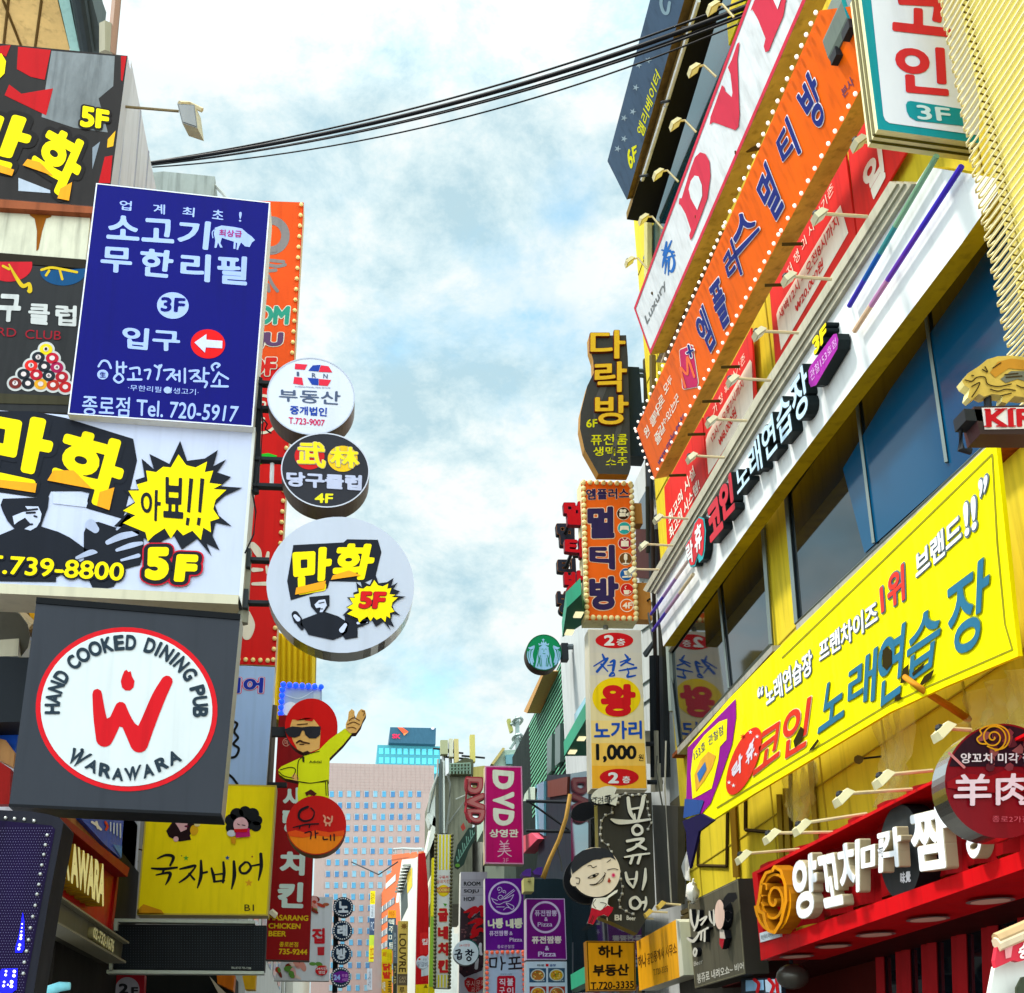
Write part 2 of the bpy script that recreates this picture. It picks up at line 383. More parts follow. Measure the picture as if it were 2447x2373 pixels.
# ---- common paints
WH = mat('e4e4e6', .35); BK = mat('16171b', .4); CREAM = mat('e6e0c8', .4); RED = mat('c8101c', .4); YEL = mat('f2d800', .4); NAVY = mat('14246e', .4)
STEEL = mat('8c8e90', .35, .6); DARK = mat('2a2c30', .5); GALV = mat('b4b6b4', .4, .5); ORG = mat('e06410', .4)
def chrome():
    m = bpy.data.materials.new('polished_steel'); m.use_nodes = True; b = m.node_tree.nodes['Principled BSDF']
    b.inputs['Base Color'].default_value = (.62, .6, .57, 1); b.inputs['Metallic'].default_value = 1; b.inputs['Roughness'].default_value = .18; return m
CHROME = chrome()
def glass(h, name, rough=.04, spec=.9):
    m = bpy.data.materials.new(name); m.use_nodes = True; t = m.node_tree; b = t.nodes['Principled BSDF']
    b.inputs['Base Color'].default_value = (*hexc(h), 1); b.inputs['Roughness'].default_value = rough; b.inputs['IOR'].default_value = 1.6
    b.inputs['Specular IOR Level'].default_value = spec
    n = t.nodes.new('ShaderNodeTexNoise'); n.inputs['Scale'].default_value = .9; bp = t.nodes.new('ShaderNodeBump'); bp.inputs['Strength'].default_value = .02
    g = t.nodes.new('ShaderNodeNewGeometry'); t.links.new(g.outputs['Position'], n.inputs['Vector']); t.links.new(n.outputs['Fac'], bp.inputs['Height']); t.links.new(bp.outputs[0], b.inputs['Normal'])
    return m
GLASS = glass('10181f', 'dark_window_glass', .04, .55); GLASSB = glass('044468', 'blue_curtain_behind_glass', .1, .16); GLASSP = glass('6fb0c4', 'pale_window_glass')
# ================================================================ setting
g = MB(); g.add([(-60, -40, 0), (60, -40, 0), (60, 400, 0), (-60, 400, 0)], [(0, 1, 2, 3)], mat('7a7672', .9)); single('pavement', g, None, None, kind='structure')
# ================================================================ right: yellow corner building
YW = mat('d2bc30', .55, var=.16); YD = mat('b39a22', .6, var=.2); WX = 4.6
bld = Thing('commercial_building', 'yellow clad corner building covered in stacked long signboards on the right', 'building')
w = MB(); w.box((WX, 5.2, 3.05), (13, 15.7, 17.0), YW); w.box((5.35, 5.2, 0), (13, 15.7, 3.05), mat('5a1a16', .6)); w.box((4.4, 14.6, 0), (5.35, 15.7, 3.05), mat('55504a', .7))
bld.part('wall', w)
def wallquad(mb, X, pts, m, d=.05): mb.prism([PX(X).at(*p) for p in pts], (d, 0, 0), m)
GFR = mat('6c7674', .4, .4)
def window(pts, X, bars, gm, extra=None):
    f = MB(); pl = PX(X); P = [pl.at(*p) for p in pts]
    for i in range(4):
        a, b = P[i], P[(i+1) % 4]; f.tube([a, b], .028, GFR, 4)
    for a, b in bars: f.tube([pl.at(*a), pl.at(*b)], .018, GFR, 4)
    fo = bld.part('window', f); q = MB(); q.add([PX(X+.02).at(*p) for p in pts], [(0, 1, 2, 3)], gm); bld.part('pane', q, fo)
    if extra: e = MB(); PG(e, PX(X+.02), extra, GLASSB, 2); bld.part('curtain', e, fo)
V('P')
window([(1597, 1563), (1822, 1243), (1843, 1540), (1622, 1785)], 4.55, [((1716, 1395), (1742, 1645))], GLASS)
window([(1878, 1177), (2420, 400), (2470, 960), (1904, 1491)], 4.55, [((2206, 715), (2262, 1105)), ((2044, 940), (2088, 1298))], GLASS,
       [(2016, 1120), (2130, 930), (2300, 690), (2440, 480), (2470, 960), (2068, 1322)])
s = MB()
for q in ([(1618, 1788), (1845, 1542), (1846, 1556), (1619, 1803)], [(1902, 1493), (2400, 1025), (2400, 1042), (1903, 1509)]): wallquad(s, 4.42, q, mat('a8a69a', .5, .2, .25), .2)
for q in ([(1606, 1803), (1846, 1558), (1846, 1566), (1606, 1812)], [(1903, 1510), (2400, 1043), (2400, 1054), (1903, 1520)]): wallquad(s, 4.44, q, mat('8a4a28', .8, 0, .4), .2)
bld.part('sill', s)
# upper glass strip above the DVD board, posters' windows
V('R1'); u = MB(); wallquad(u, 4.56, [(430, 1960), (1130, -330), (1420, -330), (520, 1960)], glass('1c4048', 'teal_window_glass', .08, .4)); bld.part('window', u)
u = MB(); wallquad(u, 4.54, [(1066, 150), (1180, -300), (1330, -300), (1082, 345)], mat('f0d800', .4)); bld.part('wall_panel', u)
u = MB(); wallquad(u, 4.53, [(880, 1330), (1640, -500), (1860, -500), (1000, 1400)], mat('b89a6a', .6, 0, .25)); bld.part('wall_panel', u)
u = MB(); V('R3'); u.tube([PX(4.5).at(475, -60), PX(4.5).at(475, 420)], .07, mat('cfc68a', .6), 6); bld.part('downpipe', u); u = MB(); u.tube([PX(4.5).at(505, 950), PX(4.5).at(510, 1500)], .05, mat('6a5a38', .6), 6); bld.part('downpipe', u)
u = MB()
for y_ in (6.6, 8.0, 9.4, 10.8, 12.2, 13.6, 15.0): u.box((WX-.012, y_, 3.1), (WX+.01, y_+.02, 16.9), mat('a8942a', .6))
for z_ in (4.4, 6.1, 10.0, 12.0, 14.0): u.box((WX-.01, 5.3, z_), (WX+.008, 15.68, z_+.012), mat('a8942a', .6))
bld.part('panel_joint', u)
# lower wall: panel frames
V('R7'); u = MB()
for q in ([(1185, 735), (1380, 600), (1375, 1045), (1180, 1040)], [(1500, 520), (1800, 330), (1810, 830), (1500, 800)]):
    pl = PX(4.58)
    for i in range(4): u.tube([pl.at(*q[i]), pl.at(*q[(i+1) % 4])], .02, mat('3a2c10', .6), 4)
for a, b in (((1415, 560), (1445, 1120)),): u.tube([PX(4.56).at(*a), PX(4.56).at(*b)], .05, mat('8a6a1c', .6), 4)
V('R8')
for a, b in (((185, 560), (205, 1010)), ((395, 330), (440, 870)), ((228, 520), (250, 960))): u.tube([PX(4.56).at(*a), PX(4.56).at(*b)], .035, mat('8a7420', .6), 4)
bld.part('wall_frame', u)
# clear plastic sheets hanging on the lower wall
def plastic():
    m = bpy.data.materials.new('clear_plastic_sheet'); m.use_nodes = True; b = m.node_tree.nodes['Principled BSDF']
    b.inputs['Base Color'].default_value = (.85, .75, .25, 1); b.inputs['Roughness'].default_value = .25; b.inputs['Alpha'].default_value = .28; return m
PLAS = plastic()
PLASW = plastic(); PLASW.node_tree.nodes['Principled BSDF'].inputs['Base Color'].default_value = (.8, .82, .82, 1); PLASW.node_tree.nodes['Principled BSDF'].inputs['Alpha'].default_value = .5
def drape(pl, cols, m, name, label, cat, amp=.05, nx=14, ny=16):
    l, r = cols; mb = MB(); vs = []
    for j in range(ny+1):
        t = j/ny
        def lp(c): k = t*(len(c)-1); i = min(int(k), len(c)-2); u_ = k-i; return (c[i][0]*(1-u_)+c[i+1][0]*u_, c[i][1]*(1-u_)+c[i+1][1]*u_)
        a, b = lp(l), lp(r)
        for i in range(nx+1):
            s_ = i/nx; vs.append(pl.at(a[0]*(1-s_)+b[0]*s_, a[1]*(1-s_)+b[1]*s_, amp*(math.sin(s_*17+t*3)+.6*math.sin(s_*31-t*7)+.5*random.random())))
    mb.add(vs, [(j*(nx+1)+i, j*(nx+1)+i+1, (j+1)*(nx+1)+i+1, (j+1)*(nx+1)+i) for j in range(ny) for i in range(nx)], m)
    single(name, mb, label, cat, smooth=True)
V('R8'); drape(PX(4.45), ([(835, 0), (900, 250), (930, 420), (830, 660)], [(1050, -20), (1050, 300), (1020, 480), (1010, 620)]), PLAS, 'plastic_sheet', 'narrow twisted sheet of clear plastic hanging on the yellow wall above the red shop sign', 'plastic sheet')
drape(PX(4.45), ([(1480, -120), (1485, 40), (1450, 110), (1420, 140)], [(1836, -300), (1900, -100), (1900, 60), (1900, 160)]), PLAS, 'plastic_sheet', 'wide sheet of clear plastic hanging above the round dark red skewer sign', 'plastic sheet')
drape(PX(4.5), ([(250, 380), (240, 560), (300, 700), (330, 790)], [(390, 330), (420, 470), (400, 600), (350, 790)]), PLAS, 'plastic_sheet', 'loose scrap of clear plastic between brown battens below the yellow banner', 'plastic sheet')
# ---------------- roof-level dark sign box
BR = mat('7d6436', .6, 0, .3)
V('R1'); pl = PT((310, 1512), (163, 1220), 4.0)
th = Thing('signboard', 'topmost dark slate signboard with stars and yellow 6F elevator lettering', 'sign')
o = [(163, 1220), (645, -600), (917, -600), (310, 1512)]; SL = mat('3c5068', .3, 0, .2)
th.part('cabinet', slab(pl, o, .30, SL, BR))
a = MB(); YT = mat('d8d400', .4)
T(a, pl, '6F', (300, 1140, 385, 1095, 385, 1195, 340, 1295), YT, .03); T(a, pl, '엘리베이터', (385, 985, 530, 515, 568, 590, 435, 1050), YT, .012)
for x, y in ((475, 455), (402, 492), (380, 662), (358, 845), (292, 893), (292, 1050), (243, 1126)): PG(a, pl, star(x, y, 28, 10, rot=-70), mat('8ea0ac', .4))
ST(a, pl, [[(585, -40), (570, 20), (590, 90), (620, 95), (635, 20)]], mat('7b93a0', .4), 24)
th.part('lettering', a)
b = MB(); z0 = pl.at(310, 1512).z; ps = Plane((0, 0, z0-.02), (0, 0, 1))
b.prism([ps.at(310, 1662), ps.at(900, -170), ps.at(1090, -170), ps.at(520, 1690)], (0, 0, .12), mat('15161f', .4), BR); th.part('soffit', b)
b = MB(); b.tube([ps.at(425, 1340, .0)-Vector((0, 0, .05)), ps.at(600, 780)-Vector((0, 0, .05))], .03, WH, 6); b.tube([ps.at(606, 770)-Vector((0, 0, .05)), ps.at(850, -20)-Vector((0, 0, .05))], .03, WH, 6); th.part('tube_lamp', b)
b = MB()
for y in (1335, 775, 215): x = 310+(740-310)*(1512-y)/1512; b.tube([pl.at(x+50, y), pl.at(x+110, y-10)], .02, DARK, 4)
th.part('bracket', b)
# ---------------- white DVD board
V('R3'); pl = PT((490, 945), (365, 590), 4.1); o = [(365, 590), (1325, -2000), (1780, -2000), (490, 945)]
th = Thing('signboard', 'long white DVD signboard with red letters and a red edge, above the orange board', 'sign'); WG = mat('d2d6da', .35, 0, .125); wrinkle(WG, 3.5, .45, (1, 1, .25)); DR = mat('c83048', .4)
th.part('cabinet', slab(pl, o, .22, WG, mat('c8b06c', .55, 0, .3)))
a = MB(); border(a, pl, o, .05, DR, 1)
T(a, pl, 'Luxury', (445, 655, 590, 370, 620, 420, 470, 735), mat('6e7274', .4), .018)
HB = mat('1c64b4', .4)
ST(a, pl, [[(612, 90, 14), (602, 150, 20), (585, 190, 10)], [(650, 80, 10), (600, 200, 22), (580, 280, 8)], [(575, 150, 10), (665, 165, 18)], [(590, 215, 10), (672, 190, 16)], [(640, 150, 12), (672, 240, 18), (655, 310, 22), (630, 300, 8)], [(610, 230, 18), (600, 330, 8)], [(630, 210, 20), (625, 340, 8)]], HB)
V('R1')
PG(a, pl, [(795, 1820), (787, 1780), (800, 1740), (760, 1620), (720, 1550), (708, 1545), (712, 1500), (730, 1500), (790, 1300), (830, 1190), (870, 1152), (910, 1165), (940, 1220), (948, 1330), (925, 1500), (870, 1650), (815, 1790)], DR, 2)
PG(a, pl, [(850, 1590), (800, 1500), (785, 1430), (800, 1370), (830, 1328), (860, 1335), (885, 1400), (888, 1480)], WG, 3)
PG(a, pl, [(940, 945), (950, 880), (1035, 645), (1050, 655), (1060, 690), (1110, 735), (1115, 700), (1100, 560), (1080, 510), (1110, 450), (1150, 330), (1168, 318), (1152, 450), (1168, 870), (1160, 960), (1135, 985), (1000, 935), (965, 925)], DR, 2)
PG(a, pl, [(1365, 395), (1352, 350), (1365, 290), (1310, 150), (1265, 70), (1250, 85), (1262, 50), (1330, -120), (1420, -230), (1490, -200), (1530, -60), (1500, 120), (1440, 260), (1390, 385)], DR, 2)
PG(a, pl, [(1460, 70), (1420, -20), (1410, -80), (1440, -150), (1470, -120), (1495, -40)], WG, 3)
th.part('lettering', a)
b = MB()
for x, y in ((1130, 1155), (830, 1640), (500, 2220)): b.tube([pl.at(x, y), pl.at(x+60, y-20, -.2)], .025, mat('5a4520', .6), 5)
th.part('bracket', b)
# ---------------- orange multi room board
V('R3'); pl = PT((520, 1885), (385, 1505), 4.05); o = [(385, 1505), (1420, -720), (1900, -500), (520, 1885)]; OR_ = mat('e25e06', .4, 0, .14); NB = mat('1c2a74', .4)
o = [(385, 1505), (1062, -30), (1770, -1663), (2420, -1750), (2075, -1053), (1490, 20), (520, 1885)]
th = Thing('signboard', 'long orange multi room signboard with navy bubble letters, bulb edging and a magenta badge', 'sign')
th.part('cabinet', slab(pl, o, .22, OR_, mat('d8a650', .55, 0, .3)))
a = MB(); WL = [(WH, .02)]
def bub(s_, q): T(a, pl, s_, q, NB, .028, 2, [(mat('e8e0e8', .4), .022)])
bub('엠', (820, 700, 890, 555, 992, 850, 940, 950, )); bub('플', (930, 455, 1020, 340, 1100, 680, 1040, 765)); bub('러', (1040, 205, 1110, 55, 1195, 330, 1095, 405))
V('R1'); bub('스', (1095, 1800-160, 1270, 1590, 1325, 1740, 1135, 1960)); bub('멀', (1290, 1420, 1370, 1200, 1510, 1560, 1435, 1695)); bub('티', (1440, 1060, 1530, 870, 1640, 1150, 1515, 1275)); bub('방', (1590, 720, 1710, 500, 1835, 870, 1760, 1000))
T(a, pl, '본사', (1930, 680, 2010, 570, 2040, 640, 1955, 750), mat('6c3c50', .4), .02)
V('R3')
WT = mat('e8e0d0', .4)
for s_, q in (('원', (435, 1515, 465, 1470, 490, 1530, 460, 1590)), ('클', (480, 1440, 510, 1385, 540, 1440, 505, 1500)), ('릭', (505, 1390, 535, 1330, 560, 1400, 528, 1460)), ('으', (520, 1340, 560, 1290, 580, 1340, 540, 1390)), ('로', (545, 1285, 580, 1235, 600, 1290, 565, 1340)), ('모', (585, 1190, 615, 1145, 632, 1195, 602, 1250)), ('두', (615, 1140, 645, 1090, 660, 1140, 630, 1200)),
             ('즐', (515, 1560, 550, 1510, 580, 1570, 540, 1640)), ('길', (545, 1500, 580, 1450, 605, 1510, 568, 1570)), ('수', (575, 1450, 605, 1405, 620, 1440, 590, 1490)), ('있', (605, 1390, 640, 1340, 655, 1400, 620, 1455)), ('는', (640, 1330, 668, 1270, 690, 1330, 655, 1400)), ('곳', (665, 1280, 695, 1225, 712, 1290, 680, 1340))):
    T(a, pl, s_, q, WT, .012)
T(a, pl, 'www.mplus.pe.kr', (540, 1740, 740, 1370, 750, 1420, 560, 1800), NB, .01)
MG = mat('c01858', .35); PG(a, pl, [(708, 915), (715, 900), (800, 865), (815, 870), (858, 1150), (850, 1190), (745, 1208), (732, 1195)], WT, 1); PG(a, pl, [(713, 918), (720, 905), (800, 872), (812, 880), (852, 1150), (845, 1185), (748, 1202), (738, 1192)], MG, 2)
ST(a, pl, [[(760, 1190), (722, 1040), (775, 1090), (775, 960), (828, 1110)]], mat('e86838', .4), 17, 3); ST(a, pl, [[(785, 870), (805, 960)], [(772, 930), (820, 905)]], mat('e8e0e8', .4), 26, 3); ST(a, pl, [[(785, 873), (804, 955)], [(775, 928), (817, 907)]], NB, 16, 4)
th.part('lettering', a)
b = MB(); BW = mat('f4f0e8', .2, var=0, emit=.35); b.ball((0, 0, 0), .02, BW, 6, 4)
pts = []
for p0, p1, n in (((388, 1500), (1062, -30), 30), ((1075, -60), (1765, -1650), 20), ((525, 1875), (1480, 30), 28), ((1500, 0), (2065, -1035), 12), ((395, 1520), (515, 1870), 8)): pts += [pl.at(x, y, .03) for x, y in along(p0, p1, n)]
th.many('bulb', b, pts)
b = MB()
for x, y in ((1010, 1040), (870, 1300), (760, 1550), (620, 1860), (1340, 420), (1470, 110)): b.tube([pl.at(x, y, -.02), pl.at(x+30, y+16, -.2)], .02, mat('4a3a18', .6), 4)
th.part('bracket', b)
# ragged plastic behind the orange board
V('R3'); drape(PX(4.4), ([(1010, 0), (880, 260), (740, 620), (560, 1000)], [(1070, 0), (930, 290), (800, 640), (640, 1010)]), mat('b8a890', .5, 0, .4), 'tarpaulin', 'torn grey tarpaulin tucked above the orange board', 'tarpaulin', .06)
# ---------------- red and white price posters
PR = mat('dc2c28', .4, 0, .16); PW_ = mat('f6efe2', .4); pp = PX(4.52)
def poster(label, q, inner, lines):
    t = Thing('poster', label, 'poster', 'red price posters above the white band'); V('P'); t.part('sheet', slab(pp, q, .02, PR)); a_ = MB()
    if inner: PG(a_, pp, inner, PW_)
    for s_, qq, m_, b_ in lines: T(a_, pp, s_, qq, m_, b_, 2)
    t.part('lettering', a_)
V('R3')
def cv(l): return [(_v[0]+x/_v[2], _v[1]+y/_v[2]) for x, y in l]
def cq(q): return [c for i in range(0, 8, 2) for c in (_v[0]+q[i]/_v[2], _v[1]+q[i+1]/_v[2])]
V('R5'); poster('farthest red poster with white slanted slogans behind the spotlights', cv([(1068, 205), (1355, -325), (1395, 130), (1095, 720)]), None,
    [('최고의 시설', cq((1100, 420, 1290, 30, 1310, 110, 1110, 560-60)), PW_, .02), ('최고의 시스템!', cq((1105, 520, 1330, 130, 1345, 215, 1120, 610)), PW_, .02), ('최고의 서비스', cq((1120, 625, 1350, 240, 1360, 300, 1130, 690)), PW_, .02)])
V('R3'); poster('red poster with an 8,000 won price on white, behind two spotlights', cv([(890, 1408), (1250, 740), (1290, 1312), (920, 1885)]), cv([(910, 1590), (925, 1540), (1245, 980), (1258, 1000), (1270, 1310), (930, 1850)]),
    [('가 장 북 단기존', cq((960, 1350, 1205, 920, 1215, 985, 975, 1410)), PW_, .0), ('12시 ~ 오후7시까지', cq((945, 1560, 1190, 1110, 1200, 1185, 965, 1610)), PR, .012), ('₩8,000원', cq((1005, 1580, 1130, 1330, 1150, 1410, 1020, 1650)), PR, .02)])
V('R3'); poster('red poster with a 20,000 won price on white, right of the yellow wall strip', cv([(1390, 450), (1953, -670), (2045, 50), (1440, 1072)]), cv([(1445, 640), (1460, 590), (1880, -120), (1930, -190), (1990, 20), (1480, 910)]),
    [('저 쟁 의 시 인기존', cq((1520, 300, 1870, -370, 1885, -300, 1545, 370)), PW_, .0), ('새벽12시 ~ 오전8시까지', cq((1460, 625, 1900, -130, 1925, -40, 1475, 690)), PR, .012), ('₩20,000원', cq((1585, 570, 1795, 200, 1805, 290, 1600, 640)), PR, .02)])
V('R2'); poster('nearest red poster with one huge white syllable below the teal sign', cv([(560, 1060), (740, 700), (1010, 1150), (640, 1785)]), None, [('일', cq((670, 1300, 830, 1060, 860, 1340, 750, 1550)), PW_, .04)])
# ---------------- white karaoke band with raised letters
V('R5'); pl = PT((1060, 1410), (1010, 1010), 4.2); th = Thing('karaoke_signboard', 'white band with raised black edged karaoke letters, a purple pill and two coloured stripes', 'sign')
V('P'); WB = mat('dcdfe0', .3, 0, .08)
th.part('cabinet', slab(pl, [(1569, 1419), (1847, 967), (2118, 550), (2215, 398), (2405, 430), (2298, 582), (1869, 1150), (1585, 1545)], .16, WB, mat('b8a010', .5, 0, .2)))  # sides and underside painted yellow for the yellow light on the band
c = MB(); MO = mat('b0ab98', .45, 0, .15)
for k, (dx, dd) in enumerate(((0, .04), (-7, .06), (-13, .08))):
    c.prism([pl.at(1572+dx, 1419+dx*.35, dd), pl.at(1850+dx*1.3, 964+dx*.3, dd), pl.at(2121+dx*1.7, 547, dd), pl.at(2190+dx*1.8, 440, dd), pl.at(2190+dx*1.8-17, 434, dd), pl.at(2121+dx*1.7-16, 540, dd), pl.at(1850+dx*1.3-13, 957+dx*.3, dd), pl.at(1572+dx-9, 1414+dx*.35, dd)], -pl.n*.14, MO)
th.part('cornice', c)
def stripe(pts, cols):
    for i in range(len(pts)-1):
        b_ = MB()
    b_ = MB()
    for i in range(len(pts)-1): b_.tube([pl.at(*pts[i], .06), pl.at(*pts[i+1], .06)], .022, mat(cols[i], .35, var=.05), 8)
    th.part('stripe', b_)
V('R5'); stripe(along((1003, 1165), (1290, 752), 4), ['4a38b0', '9a7ab4', 'c8b4b0']); stripe(along((1015, 1290), (1325, 862), 4), ['4a38b0', 'a884a8', 'd0bc98'])
V('R4'); stripe(along((630, 575), (985, -30), 4)+[(1300, -560)], ['4038b0', '1c58a8', '3c8c90', '7ca888'][:4]); stripe(along((670, 765), (1180, -10), 5)+[(1490, -480)], ['d8b898', 'b880b0', '6a3cb0', '5a34b0', '4030b8'])
V('R5'); BS = mat('1c2426', .4); LB = mat('b8d4e8', .3); a = MB()
b = MB(); b.prism([pl.at(x, y, .10) for x, y in [(1290, 640), (1335, 570), (1360, 470), (1395, 425), (1435, 440), (1448, 530), (1440, 680), (1425, 745), (1395, 775), (1385, 735), (1365, 800), (1330, 810), (1300, 740)]], -pl.n*.09, mat('2ca0a8', .3), BS)
b.add([pl.at(x, y, .106) for x, y in [(1296, 645), (1338, 578), (1366, 478), (1396, 436), (1428, 448), (1440, 530), (1432, 675), (1420, 725), (1390, 700), (1362, 785), (1334, 795), (1306, 735)]], [tuple(range(12))], mat('d0202c', .35))
th.part('badge', b); a = MB()
T(a, pl, '락', (1295, 655, 1350, 585, 1360, 760, 1320, 800), WH, .03, 28); T(a, pl, '휴', (1365, 520, 1420, 450, 1425, 650, 1370, 720), WH, .03, 28)
V('R5'); CR = mat('c0182c', .3)
T(a, pl, '코', (1455, 385, 1550, 250, 1590, 510, 1488, 630), CR, .05, 1, [(BS, .014)], .10, BS); T(a, pl, '인', (1545, 215, 1650, 80, 1680, 365, 1575, 480), CR, .05, 1, [(BS, .014)], .10, BS)
V('P')
T(a, pl, '노래연습장', (1779, 1128, 1950, 862, 1966, 972, 1787, 1190), LB, .018, 1, [(BS, .022)], .10, BS, 1.5)
V('R4'); T(a, pl, '3F', (390, 840, 500, 695, 505, 820, 410, 955), YEL, .05, 1, [(BS, .016)], .11, BS)
th.part('raised_letters', a)
b = MB(); b.prism([pl.at(x, y, .12) for x, y in [(365, 1065), (380, 1030), (560, 790), (585, 785), (598, 830), (590, 900), (425, 1175), (385, 1190), (370, 1160)]], -pl.n*.11, mat('9c1c98', .25), BS)
T(b, pl, '관철153호점', (378, 1075, 578, 812, 588, 872, 392, 1150), mat('d8a8dc', .4), .0, 31); th.part('pill_plate', b)
# ---------------- spotlights
def spot(head, end, X, label, group, rise=0, hm=None, size=.17, turn=0):
    """arm stands straight out from the facade; head hangs at its tip"""
    e = PX(X).at(*end); h = PY(e.y).at(*head); t = Thing('spotlight', label, 'spotlight', group); hm = hm or mat('cfcaa8', .35, .3)
    d = (h-e).normalized(); m_ = MB(); s_ = size
    ax = Vector((-.75, 0, -.66)); n_ = Vector((.66, 0, -.75)); yv = Vector((0, 1, 0))
    def P_(a_, b_, c_): return h+ax*a_+yv*b_+n_*c_
    fr = [P_(-s_, -s_*.9, .02), P_(s_, -s_*.9, .02), P_(s_, s_*.9, .02), P_(-s_, s_*.9, .02)]
    bk = [P_(-s_*.75, -s_*.7, -.035), P_(s_*.75, -s_*.7, -.035), P_(s_*.75, s_*.7, -.035), P_(-s_*.75, s_*.7, -.035)]
    m_.add(fr+bk, [(0, 1, 2, 3), (7, 6, 5, 4), (0, 4, 5, 1), (1, 5, 6, 2), (2, 6, 7, 3), (3, 7, 4, 0)], hm); t.part('head', m_)
    g_ = MB(); i_ = s_*.78; g_.add([P_(-i_, -i_*.85, .024), P_(i_, -i_*.85, .024), P_(i_, i_*.85, .024), P_(-i_, i_*.85, .024)], [(0, 1, 2, 3)], mat('efeee6', .12, var=0)); t.part('lens', g_)
    a_ = MB(); a_.tube([e, e+(h-e)*.5+Vector((0, 0, rise)), h-n_*.04] if rise else [e, h-n_*.04], .014, mat('d8c8a0', .4, .3), 6); a_.ball(h-n_*.03, .035, DARK, 6, 4); t.part('arm', a_)
G1 = 'spotlights on arms over the red posters'; V('R3')
k = ['highest', 'second highest', 'third highest', 'fourth highest', 'fifth highest', 'sixth highest', 'seventh highest', 'eighth highest', 'lowest']
for i, (v_, hd, en) in enumerate((('R2', (350, 1640), (715, 1640)), ('R3', (1535, 370), (1860, 372)), ('R3', (1310, 785), (1610, 778)), ('R3', (1110, 1140), (1400, 1138)), ('R3', (950, 1450), (1220, 1444)), ('R3', (800, 1725), (1050, 1722)), ('R5', (1020, 445), (1250, 443)), ('R5', (910, 650), (1135, 646)), ('R5', (820, 840), (1030, 828)))):
    V(v_); spot(hd, en, 4.05, k[i]+' of the small lit spotlights on straight arms beside the red posters', G1, size=.062)
V('R2'); spot((650, 1085), (760, 1085), 4.05, 'bright spotlight just below the corner of the teal edged sign', G1, size=.062)
G2 = 'spotlights over the white DVD board'
for i, (v_, hd, en) in enumerate((('R1', (960, 60), (1120, 130)), ('R1', (815, 530), (985, 580)), ('R1', (675, 940), (835, 1000)), ('R1', (545, 1320), (700, 1375)), ('R1', (435, 1660), (580, 1730)), ('R3', (330, 240), (465, 290)))):
    V(v_); spot(hd, en, 4.2, k[i if i < 5 else 8]+' of the cream spotlights on bent arms above the white DVD board', G2, rise=.12, hm=mat('d8ccA0'.lower(), .4), size=.075)
G3 = 'spotlights over the red shop sign'; V('R8')
for i, (hd, en) in enumerate((((1290, 140), (1480, 125)), ((885, 460), (1220, 398)), ((615, 585), (1080, 525)), ((335, 785), (775, 690)), ((130, 845), (545, 815)), ((-60, 985), (320, 930)))):
    spot(hd, en, 4.15, ['nearest', 'second nearest', 'third nearest', 'fourth nearest', 'fifth nearest', 'farthest'][i]+' of the pale spotlights on long arms above the red shop sign', G3, hm=mat('d4cca4', .4), size=.075)
u = Thing('spotlight', 'small dark spotlight clipped to the yellow wall under the banner', 'spotlight'); b = MB(); q = PX(4.4).at(735, 320); b.tube([q, q+Vector((-.06, -.08, -.03))], [.025, .04], mat('5a4c20', .5), 8); u.part('head', b); b = MB(); b.tube([q, q+Vector((.2, .03, .03))], .01, DARK, 5); u.part('arm', b)
# ---------------- yellow banner
V('P'); pl = PX(4.0); th = Thing('banner', 'bright yellow cloth banner with blue and red karaoke lettering, torn at its lower edge', 'banner'); BY = mat('f0e400', .5, 0, .07); wrinkle(BY, 1.6, .55, (1, 1, .35))
o = [(1645, 1783), (1740, 1672), (1847, 1562), (2080, 1335), (2240, 1180), (2366, 1061), (2380, 1062), (2400, 1250), (2420, 1450), (2433, 1568), (2380, 1590), (2260, 1640), (2126, 1702), (1950, 1808), (1797, 1900), (1703, 1960), (1640, 1990)]
b = MB()
ol = [pl.at(*p) for p in o]; b.prism(ol, (.03, 0, 0), BY); th.part('cloth', b)
a = MB(); OLV = mat('8a8418', .5)
ST(a, pl, [[(1870, 1572), (2100, 1350), (2372, 1085), (2384, 1300), (2402, 1490), (2420, 1552), (2260, 1622), (2126, 1682), (1800, 1878), (1715, 1930)]], OLV, 4, sm=False)
GO = mat('5e6e7a', .5)
def bt(s_, q, m_=WH, b_=.028): T(a, pl, s_, q, m_, b_, 2, [(GO, .04)], res=1.4)
bt('“', (1812, 1645, 1826, 1640, 1826, 1660, 1813, 1668)); bt('노래연습장', (1828, 1640, 1942, 1550, 1945, 1608, 1835, 1692)); bt('프랜차이즈', (1959, 1535, 2098, 1432, 2101, 1488, 1961, 1586)); bt('1위', (2104, 1395, 2163, 1345, 2166, 1432, 2110, 1472), mat('d8382c', .5)); bt('브랜드', (2189, 1326, 2298, 1223, 2302, 1290, 2193, 1387)); bt('!!', (2305, 1205, 2335, 1182, 2338, 1262, 2310, 1285)); bt('”', (2341, 1150, 2365, 1132, 2362, 1170, 2345, 1190))
V('R6'); BB = mat('2a6684', .5); GE = mat('8a9428', .5)
for s_, q in (('노', (400, 1705, 565, 1580, 545, 1935, 345, 2075)), ('래', (585, 1570, 805, 1405, 780, 1815, 570, 1905)), ('연', (815, 1350, 1025, 1215, 975, 1760, 790, 1895)), ('습', (1035, 1230, 1310, 1050, 1245, 1540, 1015, 1705)), ('장', (1320, 950, 1665, 690, 1615, 1385, 1355, 1510))):
    T(a, pl, s_, q, BB, .016, 2, [(GE, .012)])
V('R8'); RE = mat('c8301c', .5)
